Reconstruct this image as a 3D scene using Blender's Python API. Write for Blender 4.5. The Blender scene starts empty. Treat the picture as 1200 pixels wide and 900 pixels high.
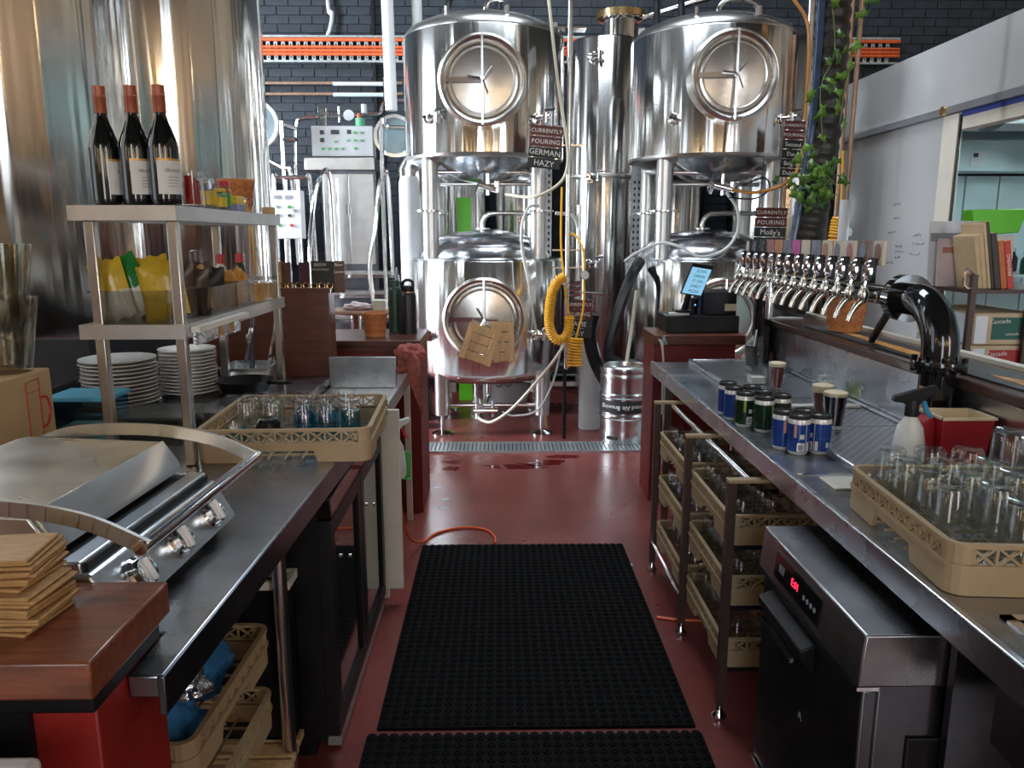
import bpy, math, random
from mathutils import Vector, Matrix
random.seed(7)
PI = math.pi
SC = bpy.context.scene
COL = SC.collection

# ------------------------------------------------------------------ camera
cam_d = bpy.data.cameras.new('camera')
cam_d.sensor_width = 36.0
cam_d.lens = 27.0
cam_d.clip_start = 0.02
cam = bpy.data.objects.new('camera', cam_d)
COL.objects.link(cam)
cam.location = (0, 0, 1.55)
cam.rotation_euler = (math.radians(90 - 10.8808), 0, math.radians(-0.9377))
SC.camera = cam

# ------------------------------------------------------------------ world, lights, exposure
SC.view_settings.view_transform = 'Standard'
SC.view_settings.look = 'None'
SC.view_settings.gamma = 1.0
SC.view_settings.use_curve_mapping = False
SC.view_settings.exposure = 0.1
W = bpy.data.worlds.new('world')
SC.world = W
W.use_nodes = True
W.node_tree.nodes['Background'].inputs[0].default_value = (0.62, 0.76, 1.0, 1)
W.node_tree.nodes['Background'].inputs[1].default_value = 0.6


def area(name, loc, target, sx, sy, power, color):
    d = bpy.data.lights.new(name, 'AREA')
    d.shape = 'RECTANGLE'
    d.size, d.size_y = sx, sy
    d.energy = power
    d.color = color
    o = bpy.data.objects.new(name, d)
    COL.objects.link(o)
    o.location = loc
    o.rotation_euler = (Vector(target) - Vector(loc)).to_track_quat('-Z', 'Y').to_euler()
    return o


DAY = (0.80, 0.90, 1.0)
# daylight entering through the openings of the room (see wall_left, wall_front); the roof one is added
area('daylight_left', (-5.2, 5.6, 2.9), (0, 5.6, 2.9), 1.5, 4.6, 680, DAY)
area('daylight_left_front', (-5.2, 0.6, 2.8), (0, 0.6, 2.8), 2.2, 4.4, 40, DAY)
area('daylight_front', (-1.0, -6.2, 2.8), (-1.0, 0, 2.8), 1.6, 5.0, 140, DAY)
area('daylight_right_front', (5.4, -6.2, 2.8), (5.4, 0, 2.8), 1.2, 5.0, 170, DAY)
area('roof_fill', (0.6, 5.0, 6.05), (0.6, 4.999, 0), 2.6, 1.4, 170, DAY)  # unseen overhead fill, added to brighten the floor and tank tops
SC.cycles.transparent_max_bounces = 40
SC.cycles.max_bounces = 10


# ------------------------------------------------------------------ helpers
class MB:
    """collects shapes in world coordinates; ob() links them as one mesh object"""

    def __init__(s):
        s.v = []
        s.f = []

    def add(s, vs, fs, M=None):
        b = len(s.v)
        for p in vs:
            p = Vector(p)
            s.v.append(tuple(M @ p) if M else tuple(p))
        for f in fs:
            s.f.append(tuple(b + i for i in f))
        return s

    def box(s, a, b, M=None):
        x0, y0, z0 = a
        x1, y1, z1 = b
        if x0 > x1: x0, x1 = x1, x0
        if y0 > y1: y0, y1 = y1, y0
        if z0 > z1: z0, z1 = z1, z0
        return s.add([(x0, y0, z0), (x1, y0, z0), (x1, y1, z0), (x0, y1, z0), (x0, y0, z1), (x1, y0, z1), (x1, y1, z1), (x0, y1, z1)],
                     [(0, 3, 2, 1), (4, 5, 6, 7), (0, 1, 5, 4), (1, 2, 6, 5), (2, 3, 7, 6), (3, 0, 4, 7)], M)

    def bar(s, p0, p1, w, t, up=(0, 0, 1)):
        """rectangular bar from p0 to p1, w wide, t thick along up"""
        p0, p1 = Vector(p0), Vector(p1)
        d = (p1 - p0)
        L = d.length
        d.normalize()
        u = Vector(up)
        sd = d.cross(u)
        if sd.length < 1e-5:
            sd = d.cross(Vector((1, 0, 0)))
        sd.normalize()
        u = sd.cross(d)
        M = Matrix((( sd.x, d.x, u.x, p0.x), (sd.y, d.y, u.y, p0.y), (sd.z, d.z, u.z, p0.z), (0, 0, 0, 1)))
        return s.box((-w / 2, 0, -t / 2), (w / 2, L, t / 2), M)

    def ring(s, c, r, n, M, z):
        return [M @ Vector((r * math.cos(2 * PI * i / n), r * math.sin(2 * PI * i / n), z)) for i in range(n)]

    def cyl(s, p0, p1, r, n=14, r2=None, caps=True):
        p0, p1 = Vector(p0), Vector(p1)
        r2 = r if r2 is None else r2
        d = p1 - p0
        q = d.to_track_quat('Z', 'Y').to_matrix().to_4x4()
        q.translation = p0
        vs = s.ring(0, r, n, q, 0) + s.ring(0, r2, n, q, d.length)
        fs = [(i, (i + 1) % n, n + (i + 1) % n, n + i) for i in range(n)]
        if caps:
            fs += [tuple(range(n - 1, -1, -1)), tuple(range(n, 2 * n))]
        return s.add(vs, fs)

    def tube(s, pts, r, n=8, closed=False, rs=None):
        pts = [Vector(p) for p in pts]
        m = len(pts)
        up = None
        vs = []
        for i, p in enumerate(pts):
            if closed:
                t = pts[(i + 1) % m] - pts[i - 1]
            else:
                t = pts[min(i + 1, m - 1)] - pts[max(i - 1, 0)]
            t.normalize()
            if up is None:
                up = t.orthogonal().normalized()
            else:
                up = (up - t * up.dot(t))
                if up.length < 1e-6: up = t.orthogonal()
                up.normalize()
            sd = t.cross(up)
            rr = rs[i] if rs else r
            for k in range(n):
                a = 2 * PI * k / n
                vs.append(p + (up * math.cos(a) + sd * math.sin(a)) * rr)
        fs = []
        for i in range(m if closed else m - 1):
            j = (i + 1) % m
            for k in range(n):
                l = (k + 1) % n
                fs.append((i * n + k, i * n + l, j * n + l, j * n + k))
        if not closed:
            fs.append(tuple(range(n - 1, -1, -1)))
            fs.append(tuple((m - 1) * n + k for k in range(n)))
        return s.add(vs, fs)

    def lathe(s, prof, c=(0, 0, 0), n=32, M=None, close=False):
        """prof = [(r, z)...] turned about z through c"""
        c = Vector(c)
        T = Matrix.Translation(c)
        if M is not None: T = T @ M
        vs, idx = [], []
        for (r, z) in prof:
            if r < 1e-6:
                idx.append([len(vs)])
                vs.append(T @ Vector((0, 0, z)))
            else:
                idx.append(list(range(len(vs), len(vs) + n)))
                vs += [T @ Vector((r * math.cos(2 * PI * i / n), r * math.sin(2 * PI * i / n), z)) for i in range(n)]
        fs = []
        k = len(prof)
        for i in range(k if close else k - 1):
            a, b = idx[i], idx[(i + 1) % k]
            for j in range(n):
                l = (j + 1) % n
                if len(a) == 1 and len(b) == 1: continue
                if len(a) == 1: fs.append((a[0], b[l], b[j]))
                elif len(b) == 1: fs.append((a[j], a[l], b[0]))
                else: fs.append((a[j], a[l], b[l], b[j]))
        return s.add(vs, fs)

    def prism(s, poly, lo, hi, axis='z', M=None):
        """polygon extruded along an axis; poly in the two other axes (x: y,z; y: x,z; z: x,y)"""
        def P3(a, b, h):
            return {'x': (h, a, b), 'y': (a, h, b), 'z': (a, b, h)}[axis]
        n = len(poly)
        vs = [P3(a, b, lo) for a, b in poly] + [P3(a, b, hi) for a, b in poly]
        fs = [tuple(range(n - 1, -1, -1)), tuple(range(n, 2 * n))] + [(i, (i + 1) % n, n + (i + 1) % n, n + i) for i in range(n)]
        return s.add(vs, fs, M)

    def ob(s, name, mat, parent=None, bevel=0, seg=2, smooth=True, angle=38, kind=None):
        off = Vector((0, 0, 0))
        q = parent
        while q is not None:
            off += q.location
            q = q.parent
        me = bpy.data.meshes.new(name)
        me.from_pydata([(x - off.x, y - off.y, z - off.z) for x, y, z in s.v], [], s.f)
        me.validate()
        if smooth:
            me.shade_smooth()
            me.set_sharp_from_angle(angle=math.radians(angle))
        me.materials.append(M_[mat] if isinstance(mat, str) else mat)
        o = bpy.data.objects.new(name, me)
        COL.objects.link(o)
        if parent is not None: o.parent = parent
        if bevel:
            m = o.modifiers.new('bevel', 'BEVEL')
            m.width = bevel
            m.segments = seg
            m.limit_method = 'ANGLE'
            m.angle_limit = math.radians(40)
        if kind: o['kind'] = kind
        return o


def fix_normals(o):
    import bmesh
    b = bmesh.new()
    b.from_mesh(o.data)
    bmesh.ops.recalc_face_normals(b, faces=b.faces)
    b.to_mesh(o.data)
    b.free()
    return o


def tag(o, label, cat, group=None):
    o['label'] = label
    o['category'] = cat
    if group: o['group'] = group
    return o


def thing(name, label, cat, loc=(0, 0, 0), group=None):
    o = bpy.data.objects.new(name, None)
    o.empty_display_size = 0.05
    COL.objects.link(o)
    o.location = loc
    return tag(o, label, cat, group)


def struct(o):
    o['kind'] = 'structure'
    return o


def dup(root, loc=None, rz=None, label=None, group=None, parent=None):
    """copy a thing with its parts and sub-parts"""
    r = root.copy()
    COL.objects.link(r)
    if parent is not None: r.parent = parent
    if loc is not None: r.location = loc
    if rz is not None: r.rotation_euler = (0, 0, rz)
    if label: r['label'] = label
    if group: r['group'] = group
    for ch in root.children:
        dup(ch, parent=r)
    return r


def piece(src, name, parent, loc=None, rot=None):
    """another object that shares the mesh of src"""
    o = bpy.data.objects.new(name, src.data)
    COL.objects.link(o)
    o.parent = parent
    if loc is not None: o.location = loc
    if rot is not None: o.rotation_euler = rot
    return o


def text(body, size, name, mat, parent, M, depth=0.0006, align='CENTER', spacing=1.0):
    """flat lettering as a mesh; M places it (x right, y up, z out of the surface)"""
    c = bpy.data.curves.new(name, 'FONT')
    c.body = body
    c.size = size
    c.align_x = align
    c.align_y = 'CENTER'
    c.extrude = depth
    c.space_character = spacing
    c.resolution_u = 2
    o = bpy.data.objects.new(name, c)
    COL.objects.link(o)
    dg = bpy.context.evaluated_depsgraph_get()
    me = bpy.data.meshes.new_from_object(o.evaluated_get(dg))
    bpy.data.objects.remove(o)
    bpy.data.curves.remove(c)
    off = Vector((0, 0, 0))
    q = parent
    while q is not None:
        off += q.location
        q = q.parent
    me.transform(Matrix.Translation(-off) @ M)
    me.materials.clear()
    me.materials.append(M_[mat])
    o = bpy.data.objects.new(name, me)
    COL.objects.link(o)
    if parent is not None: o.parent = parent
    return o


def frame(o, right, up):
    """matrix with origin o, x axis right, y axis up"""
    r, u = Vector(right).normalized(), Vector(up).normalized()
    n = r.cross(u)
    return Matrix(((r.x, u.x, n.x, o[0]), (r.y, u.y, n.y, o[1]), (r.z, u.z, n.z, o[2]), (0, 0, 0, 1)))


FACING_CAMERA = dict(right=(1, 0, 0), up=(0, 0, 1))     # normal -y
def face_y(x, y, z): return frame((x, y, z), (1, 0, 0), (0, 0, 1))
def face_x(x, y, z): return frame((x, y, z), (0, -1, 0), (0, 0, 1))    # normal -x


def arc(c, r, a0, a1, n, plane='xz'):
    out = []
    for i in range(n + 1):
        a = a0 + (a1 - a0) * i / n
        u, v = r * math.cos(a), r * math.sin(a)
        out.append({'xz': (c[0] + u, c[1], c[2] + v), 'yz': (c[0], c[1] + u, c[2] + v), 'xy': (c[0] + u, c[1] + v, c[2])}[plane])
    return out


def smooth_path(pts, k=6):
    """Catmull-Rom through pts"""
    P = [Vector(p) for p in pts]
    P = [P[0] * 2 - P[1]] + P + [P[-1] * 2 - P[-2]]
    out = []
    for i in range(1, len(P) - 2):
        a, b, c, d = P[i - 1:i + 3]
        for j in range(k):
            t = j / k
            out.append(0.5 * ((2 * b) + (c - a) * t + (2 * a - 5 * b + 4 * c - d) * t * t + (3 * b - a - 3 * c + d) * t ** 3))
    out.append(P[-2])
    return out


# ------------------------------------------------------------------ materials
M_ = {}


def nodes(name):
    m = bpy.data.materials.new(name)
    m.use_nodes = True
    nt = m.node_tree
    b = nt.nodes['Principled BSDF']
    M_[name] = m
    return m, nt, b


def nd(nt, kind, **kw):
    n = nt.nodes.new(kind)
    for k, v in kw.items():
        if k.startswith('i_'):
            n.inputs[k[2:].replace('_', ' ')].default_value = v
        else:
            setattr(n, k, v)
    return n


def coords(nt, scale=(1, 1, 1), obj=True):
    t = nt.nodes.new('ShaderNodeTexCoord')
    mp = nt.nodes.new('ShaderNodeMapping')
    mp.inputs['Scale'].default_value = scale
    nt.links.new(t.outputs['Object' if obj else 'Generated'], mp.inputs['Vector'])
    return mp.outputs['Vector']


def mat(name, col, rough=0.5, metal=0.0, var=0.12, vscale=8.0, stretch=(1, 1, 1), bump=0.0, bscale=40.0, bstretch=None, spec=0.5, rvar=0.0, coat=0.0, **kw):
    """principled material with noise colour variation and noise bump"""
    m, nt, b = nodes(name)
    b.inputs['Roughness'].default_value = rough
    b.inputs['Metallic'].default_value = metal
    b.inputs['Specular IOR Level'].default_value = spec
    b.inputs['Coat Weight'].default_value = coat
    c = tuple(col) + (1,)
    v = coords(nt, stretch)
    n = nd(nt, 'ShaderNodeTexNoise', i_Scale=vscale, i_Detail=4.0)
    nt.links.new(v, n.inputs['Vector'])
    r = nd(nt, 'ShaderNodeValToRGB')
    lo = tuple(max(0, x * (1 - var)) for x in col) + (1,)
    hi = tuple(min(1, x * (1 + var)) for x in col) + (1,)
    r.color_ramp.elements[0].position, r.color_ramp.elements[1].position = 0.3, 0.7
    r.color_ramp.elements[0].color, r.color_ramp.elements[1].color = lo, hi
    nt.links.new(n.outputs['Fac'], r.inputs['Fac'])
    nt.links.new(r.outputs['Color'], b.inputs['Base Color'])
    if rvar:
        mr = nd(nt, 'ShaderNodeMapRange')
        mr.inputs['To Min'].default_value = max(0, rough - rvar)
        mr.inputs['To Max'].default_value = rough + rvar
        n3 = nd(nt, 'ShaderNodeTexNoise', i_Scale=vscale * 0.7, i_Detail=5.0)
        nt.links.new(v, n3.inputs['Vector'])
        nt.links.new(n3.outputs['Fac'], mr.inputs['Value'])
        nt.links.new(mr.outputs['Result'], b.inputs['Roughness'])
    if bump:
        n2 = nd(nt, 'ShaderNodeTexNoise', i_Scale=bscale, i_Detail=3.0)
        nt.links.new(coords(nt, bstretch or stretch), n2.inputs['Vector'])
        bp = nd(nt, 'ShaderNodeBump')
        bp.inputs['Strength'].default_value = bump
        bp.inputs['Distance'].default_value = 0.01
        nt.links.new(n2.outputs['Fac'], bp.inputs['Height'])
        nt.links.new(bp.outputs['Normal'], b.inputs['Normal'])
    for k, x in kw.items():
        b.inputs[k.replace('_', ' ')].default_value = x
    return m


def emit(name, col, strength):
    m, nt, b = nodes(name)
    b.inputs['Base Color'].default_value = tuple(x * 0.3 for x in col) + (1,)
    b.inputs['Emission Color'].default_value = tuple(col) + (1,)
    b.inputs['Emission Strength'].default_value = strength
    return m


def thin_glass(name, tint=(0.93, 0.96, 0.96), rough=0.02, refl=1.0, ior=1.45):
    """thin walled glass: clear with a fresnel gloss"""
    m, nt, b = nodes(name)
    nt.nodes.remove(b)
    out = nt.nodes['Material Output']
    t = nd(nt, 'ShaderNodeBsdfTransparent')
    t.inputs['Color'].default_value = tuple(tint) + (1,)
    g = nd(nt, 'ShaderNodeBsdfGlossy')
    g.inputs['Roughness'].default_value = rough
    g.inputs['Color'].default_value = (refl, refl, refl, 1)
    f = nd(nt, 'ShaderNodeFresnel')
    ge = nd(nt, 'ShaderNodeNewGeometry')
    mr = nd(nt, 'ShaderNodeMapRange')            # same reflectance from both sides of the thin wall
    mr.inputs['To Min'].default_value = ior
    mr.inputs['To Max'].default_value = 1 / ior
    nt.links.new(ge.outputs['Backfacing'], mr.inputs['Value'])
    nt.links.new(mr.outputs['Result'], f.inputs['IOR'])
    mx = nd(nt, 'ShaderNodeMixShader')
    nt.links.new(f.outputs[0], mx.inputs[0])
    nt.links.new(t.outputs[0], mx.inputs[1])
    nt.links.new(g.outputs[0], mx.inputs[2])
    nt.links.new(mx.outputs[0], out.inputs['Surface'])
    return m


# metals
mat('tank_steel', (0.74, 0.73, 0.71), 0.13, 1.0, 0.06, 3, (1, 1, 0.15), bump=0.30, bscale=4.0, bstretch=(1, 1, 0.22), rvar=0.05)
mat('tank_cone_steel', (0.60, 0.62, 0.64), 0.20, 1.0, 0.1, 5, bump=0.5, bscale=5.0)
mat('weld_steel', (0.62, 0.60, 0.57), 0.30, 1.0, 0.1, 10, bump=0.1, bscale=60)
mat('door_steel', (0.66, 0.63, 0.58), 0.26, 1.0, 0.08, 10, rvar=0.05)
mat('pipe_steel', (0.72, 0.72, 0.72), 0.16, 1.0, 0.05, 10)
mat('leg_steel', (0.74, 0.73, 0.71), 0.36, 1.0, 0.06, 8, rvar=0.04)
mat('chrome', (0.86, 0.86, 0.87), 0.06, 1.0, 0.03, 10)
mat('bench_steel', (0.36, 0.37, 0.385), 0.30, 1.0, 0.22, 7, (1, 1, 1), bump=0.04, bscale=160, bstretch=(1, 0.05, 1), rvar=0.13)
mat('bench_edge_steel', (0.58, 0.60, 0.64), 0.27, 1.0, 0.1, 9, rvar=0.08)
mat('shelf_steel', (0.56, 0.55, 0.53), 0.34, 1.0, 0.1, 9, rvar=0.06)
mat('post_steel', (0.60, 0.58, 0.55), 0.24, 1.0, 0.08, 9)
mat('dark_steel', (0.17, 0.18, 0.20), 0.30, 1.0, 0.25, 6, rvar=0.1)
mat('grill_steel', (0.55, 0.53, 0.48), 0.30, 1.0, 0.16, 9, rvar=0.12)
mat('grill_blue_steel', (0.60, 0.63, 0.66), 0.30, 1.0, 0.08, 9)
mat('keg_steel', (0.66, 0.66, 0.66), 0.24, 1.0, 0.12, 14, rvar=0.08, bump=0.06, bscale=25)
mat('galvanised', (0.46, 0.49, 0.50), 0.45, 0.9, 0.2, 20)
mat('brass', (0.72, 0.50, 0.24), 0.25, 1.0, 0.1, 20)
mat('tap_metal', (0.66, 0.63, 0.57), 0.22, 1.0, 0.1, 20)
mat('copper_pipe', (0.45, 0.29, 0.20), 0.45, 0.7, 0.2, 12)
# paints, plastics, wood
mat('floor_red', (0.21, 0.050, 0.042), 0.30, 0, 0.22, 2.2, bump=0.05, bscale=14, rvar=0.14)
mat('floor_wet', (0.12, 0.010, 0.010), 0.06, 0, 0.1, 6)
mat('red_paint', (0.25, 0.016, 0.012), 0.42, 0, 0.18, 9, bump=0.05, bscale=40)
mat('red_paint_dark', (0.17, 0.014, 0.012), 0.45, 0, 0.2, 9)
mat('red_brown_wood', (0.105, 0.030, 0.016), 0.38, 0, 0.3, 5, (1, 1, 7), bump=0.03, bscale=40, bstretch=(1, 1, 10))
mat('jarrah', (0.17, 0.048, 0.020), 0.30, 0, 0.35, 7, (1.2, 9, 9), bump=0.06, bscale=30, bstretch=(1, 10, 10), coat=0.2)
mat('dark_top_wood', (0.09, 0.030, 0.018), 0.35, 0, 0.3, 6, (1, 8, 8))
mat('pine', (0.66, 0.43, 0.21), 0.55, 0, 0.2, 7, (6, 6, 1), bump=0.05, bscale=30)
mat('pine_dark', (0.50, 0.31, 0.14), 0.6, 0, 0.2, 7, (6, 6, 1))
mat('coaster', (0.40, 0.225, 0.085), 0.75, 0, 0.18, 14, (3, 12, 12), bump=0.08, bscale=60)
mat('cardboard', (0.56, 0.38, 0.20), 0.85, 0, 0.07, 6)
mat('carton_edge', (0.62, 0.50, 0.34), 0.8, 0, 0.08, 9)
mat('white_carton', (0.80, 0.85, 0.92), 0.45, 0, 0.05, 6)
mat('rack_tan', (0.40, 0.285, 0.16), 0.52, 0, 0.10, 9, bump=0.03, bscale=30)
mat('black_plastic', (0.007, 0.007, 0.008), 0.40, 0, 0.3, 9, spec=0.3)
mat('black_gloss', (0.006, 0.006, 0.007), 0.09, 0, 0.3, 9, coat=0.5)
mat('black_matte', (0.010, 0.010, 0.011), 0.65, 0, 0.3, 9)
mat('rubber', (0.0022, 0.0022, 0.0023), 0.75, 0, 0.5, 30, bump=0.2, bscale=70, spec=0.12)
mat('wall_dark', (0.030, 0.041, 0.056), 0.6, 0, 0.3, 3, bump=0.2, bscale=40)
mat('brick_dark', (0.020, 0.028, 0.038), 0.6, 0, 0.35, 9, bump=0.3, bscale=50)
mat('side_wall', (0.34, 0.32, 0.29), 0.8, 0, 0.1, 2)
mat('ceiling_black', (0.04, 0.038, 0.036), 0.8, 0, 0.3, 2)
mat('room_wall', (0.55, 0.42, 0.29), 0.8, 0, 0.1, 2)
mat('cold_panel', (0.40, 0.39, 0.38), 0.14, 0.0, 0.05, 1.5, bump=0.02, bscale=4, spec=0.6)
mat('cold_trim', (0.62, 0.56, 0.46), 0.5, 0, 0.06, 4)
mat('cold_inner', (0.56, 0.68, 0.69), 0.5, 0, 0.06, 4)
mat('cold_inner_dark', (0.36, 0.47, 0.48), 0.5, 0, 0.06, 4)
mat('rail_grey', (0.25, 0.26, 0.27), 0.4, 0.6, 0.1, 6)
mat('seal_blue', (0.03, 0.06, 0.28), 0.5, 0, 0.1, 6)
mat('white_paint', (0.72, 0.74, 0.75), 0.45, 0, 0.05, 6)
mat('grey_paint', (0.44, 0.45, 0.46), 0.45, 0, 0.08, 6)
mat('offwhite', (0.70, 0.66, 0.58), 0.5, 0, 0.07, 6)
mat('white_plastic', (0.78, 0.77, 0.74), 0.35, 0, 0.05, 6)
mat('pvc_white', (0.62, 0.64, 0.64), 0.4, 0, 0.06, 6)
mat('orange_plastic', (0.80, 0.14, 0.04), 0.45, 0, 0.12, 12)
mat('hose_yellow', (0.85, 0.42, 0.02), 0.38, 0, 0.1, 12)
mat('hose_clear', (0.62, 0.56, 0.42), 0.3, 0, 0.12, 12)
mat('hose_white', (0.66, 0.66, 0.64), 0.35, 0, 0.08, 12)
mat('hose_amber', (0.50, 0.22, 0.05), 0.25, 0, 0.12, 12)
mat('hose_black', (0.010, 0.011, 0.013), 0.35, 0, 0.3, 12)
mat('duct_black', (0.026, 0.021, 0.017), 0.42, 0, 0.4, 8)
mat('duct_blue', (0.045, 0.075, 0.14), 0.12, 0, 0.3, 8, coat=0.6)
mat('cord_orange', (0.85, 0.13, 0.02), 0.45, 0, 0.08, 12)
mat('plate_white', (0.62, 0.61, 0.58), 0.28, 0, 0.06, 6)
mat('wine_glass_dark', (0.004, 0.005, 0.004), 0.06, 0, 0.2, 6, coat=0.6)
mat('capsule', (0.30, 0.075, 0.030), 0.35, 0.2, 0.12, 20)
mat('label_paper', (0.66, 0.65, 0.60), 0.6, 0, 0.04, 12)
mat('label_gold', (0.62, 0.33, 0.09), 0.4, 0.4, 0.1, 12)
mat('ink_dark', (0.03, 0.03, 0.035), 0.6, 0, 0.1, 12)
mat('ink_grey', (0.25, 0.27, 0.30), 0.6, 0, 0.1, 12)
mat('ink_white', (0.80, 0.78, 0.72), 0.6, 0, 0.05, 12)
mat('chalk', (0.74, 0.74, 0.70), 0.8, 0, 0.2, 60)
mat('sign_maroon', (0.105, 0.018, 0.014), 0.5, 0, 0.15, 12)
mat('sign_black', (0.016, 0.016, 0.016), 0.55, 0, 0.3, 12)
mat('can_blue', (0.020, 0.065, 0.29), 0.25, 0.25, 0.12, 12)
mat('can_blue_light', (0.05, 0.14, 0.42), 0.3, 0.2, 0.1, 12)
mat('can_green', (0.008, 0.035, 0.014), 0.28, 0.25, 0.2, 12)
mat('can_olive', (0.03, 0.04, 0.02), 0.3, 0.2, 0.2, 12)
mat('can_white', (0.72, 0.72, 0.70), 0.25, 0.2, 0.04, 12)
mat('lime', (0.28, 0.42, 0.03), 0.5, 0, 0.1, 12)
mat('salmon', (0.62, 0.28, 0.18), 0.5, 0, 0.1, 12)
mat('beer_red', (0.13, 0.012, 0.006), 0.08, 0, 0.15, 8, coat=0.4)
mat('beer_dark', (0.008, 0.004, 0.003), 0.06, 0, 0.15, 8, coat=0.4)
mat('foam', (0.72, 0.60, 0.42), 0.8, 0, 0.06, 60)
mat('jug_red', (0.33, 0.012, 0.018), 0.38, 0, 0.12, 9)
mat('jug_cream', (0.70, 0.58, 0.38), 0.5, 0, 0.05, 9)
mat('trigger_blue', (0.03, 0.28, 0.50), 0.4, 0, 0.1, 9)
mat('cloth_blue', (0.025, 0.15, 0.36), 0.85, 0, 0.25, 30, bump=0.3, bscale=60)
mat('foil', (0.75, 0.80, 0.85), 0.12, 1.0, 0.15, 40, bump=0.9, bscale=55)
mat('leaf', (0.075, 0.17, 0.030), 0.42, 0, 0.35, 20)
mat('leaf_light', (0.14, 0.29, 0.035), 0.42, 0, 0.3, 20)
mat('stem_green', (0.16, 0.22, 0.07), 0.6, 0, 0.2, 20)
mat('green_plastic', (0.14, 0.62, 0.02), 0.4, 0, 0.06, 9)
mat('green_clip', (0.06, 0.36, 0.06), 0.4, 0, 0.1, 9)
mat('mint', (0.12, 0.42, 0.23), 0.45, 0, 0.1, 9)
mat('bottle_green', (0.018, 0.055, 0.03), 0.4, 0, 0.15, 9)
mat('bottle_black', (0.014, 0.013, 0.013), 0.4, 0, 0.15, 9)
mat('bag_yellow', (0.55, 0.36, 0.03), 0.22, 0, 0.15, 12, bump=0.5, bscale=14)
mat('bag_green', (0.02, 0.16, 0.03), 0.2, 0, 0.3, 12, bump=0.5, bscale=14)
mat('bag_white', (0.55, 0.53, 0.47), 0.3, 0, 0.2, 12, bump=0.5, bscale=14)
mat('bag_brown', (0.08, 0.045, 0.03), 0.35, 0, 0.3, 12, bump=0.5, bscale=14)
mat('bag_tan', (0.45, 0.27, 0.12), 0.4, 0, 0.3, 12, bump=0.5, bscale=14)
mat('bag_red', (0.48, 0.02, 0.02), 0.4, 0, 0.2, 12)
mat('sauce_red', (0.40, 0.015, 0.010), 0.25, 0, 0.2, 12)
mat('yellow_print', (0.70, 0.47, 0.03), 0.4, 0, 0.15, 12)
mat('purple_print', (0.20, 0.20, 0.34), 0.4, 0, 0.2, 12)
mat('red_plastic', (0.55, 0.02, 0.03), 0.35, 0, 0.1, 12)
mat('snack_orange', (0.56, 0.27, 0.05), 0.6, 0, 0.25, 30)
mat('towel_red', (0.40, 0.11, 0.09), 0.9, 0, 0.35, 40, bump=0.4, bscale=90)
mat('tub_lid_blue', (0.10, 0.42, 0.62), 0.35, 0, 0.08, 12)
mat('flour', (0.66, 0.56, 0.38), 0.9, 0, 0.1, 12)
mat('glass_blue_paint', (0.012, 0.19, 0.33), 0.12, 0, 0.12, 12, coat=0.5)
mat('glass_black_paint', (0.010, 0.010, 0.012), 0.12, 0, 0.2, 12, coat=0.5)
mat('shelf_brown', (0.075, 0.045, 0.035), 0.4, 0.2, 0.2, 12)
mat('paper_cream', (0.62, 0.47, 0.28), 0.75, 0, 0.1, 14)
mat('paper_pink', (0.62, 0.52, 0.54), 0.6, 0, 0.08, 14)
mat('paper_white', (0.64, 0.66, 0.70), 0.6, 0, 0.05, 14)
mat('book_orange', (0.55, 0.16, 0.05), 0.5, 0, 0.15, 14)
mat('book_red', (0.62, 0.05, 0.03), 0.45, 0, 0.12, 14)
mat('book_dark', (0.05, 0.038, 0.03), 0.5, 0, 0.2, 14)
mat('carton_green', (0.02, 0.12, 0.095), 0.5, 0, 0.1, 14)
mat('carton_red', (0.42, 0.025, 0.03), 0.5, 0, 0.1, 14)
mat('menu_brown', (0.12, 0.055, 0.03), 0.5, 0, 0.25, 14)
mat('menu_orange', (0.46, 0.23, 0.06), 0.5, 0, 0.3, 14, (1, 1, 4))
mat('menu_black', (0.018, 0.016, 0.014), 0.5, 0, 0.3, 14)
mat('menu_plum', (0.07, 0.02, 0.035), 0.5, 0, 0.3, 14)
mat('badge_cream', (0.60, 0.52, 0.40), 0.45, 0, 0.08, 14)
mat('badge_grey', (0.17, 0.19, 0.25), 0.45, 0, 0.12, 14)
mat('badge_orange', (0.60, 0.26, 0.12), 0.45, 0, 0.12, 14)
mat('badge_pink', (0.50, 0.09, 0.30), 0.45, 0, 0.12, 14)
mat('badge_rose', (0.42, 0.17, 0.15), 0.45, 0, 0.12, 14)
mat('badge_brown', (0.22, 0.12, 0.08), 0.45, 0, 0.2, 14)
mat('runner_dark', (0.035, 0.030, 0.030), 0.7, 0, 0.3, 20)
mat('runner_orange', (0.52, 0.22, 0.04), 0.7, 0, 0.35, 14)
mat('bar_wood', (0.075, 0.035, 0.026), 0.3, 0, 0.3, 6, (8, 1, 8), coat=0.25)
mat('pot_line', (0.36, 0.085, 0.025), 0.5, 0, 0.1, 14)
mat('terracotta', (0.62, 0.24, 0.08), 0.5, 0, 0.08, 14)
mat('dial_white', (0.72, 0.74, 0.76), 0.4, 0, 0.04, 14)
mat('port_glass', (0.22, 0.30, 0.33), 0.12, 0.3, 0.2, 5)
mat('grate_dark', (0.035, 0.04, 0.045), 0.6, 0.4, 0.2, 12)
thin_glass('glass', (0.94, 0.955, 0.955), 0.02, 1.0, 1.62)
thin_glass('glass_jug', (0.74, 0.72, 0.66), 0.10, 1.0, 1.9)
thin_glass('glass_blue', (0.45, 0.80, 0.92))
thin_glass('glass_blue_deep', (0.25, 0.70, 0.88), 0.05, 1.0, 1.5)
thin_glass('glass_green', (0.66, 0.74, 0.42))
thin_glass('clear_plastic', (0.80, 0.80, 0.78), 0.18)
thin_glass('blue_plastic', (0.62, 0.82, 0.92), 0.15)
thin_glass('fridge_glass', (0.30, 0.31, 0.33), 0.03)
emit('screen_blue', (0.30, 0.66, 0.92), 0.75)
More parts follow.
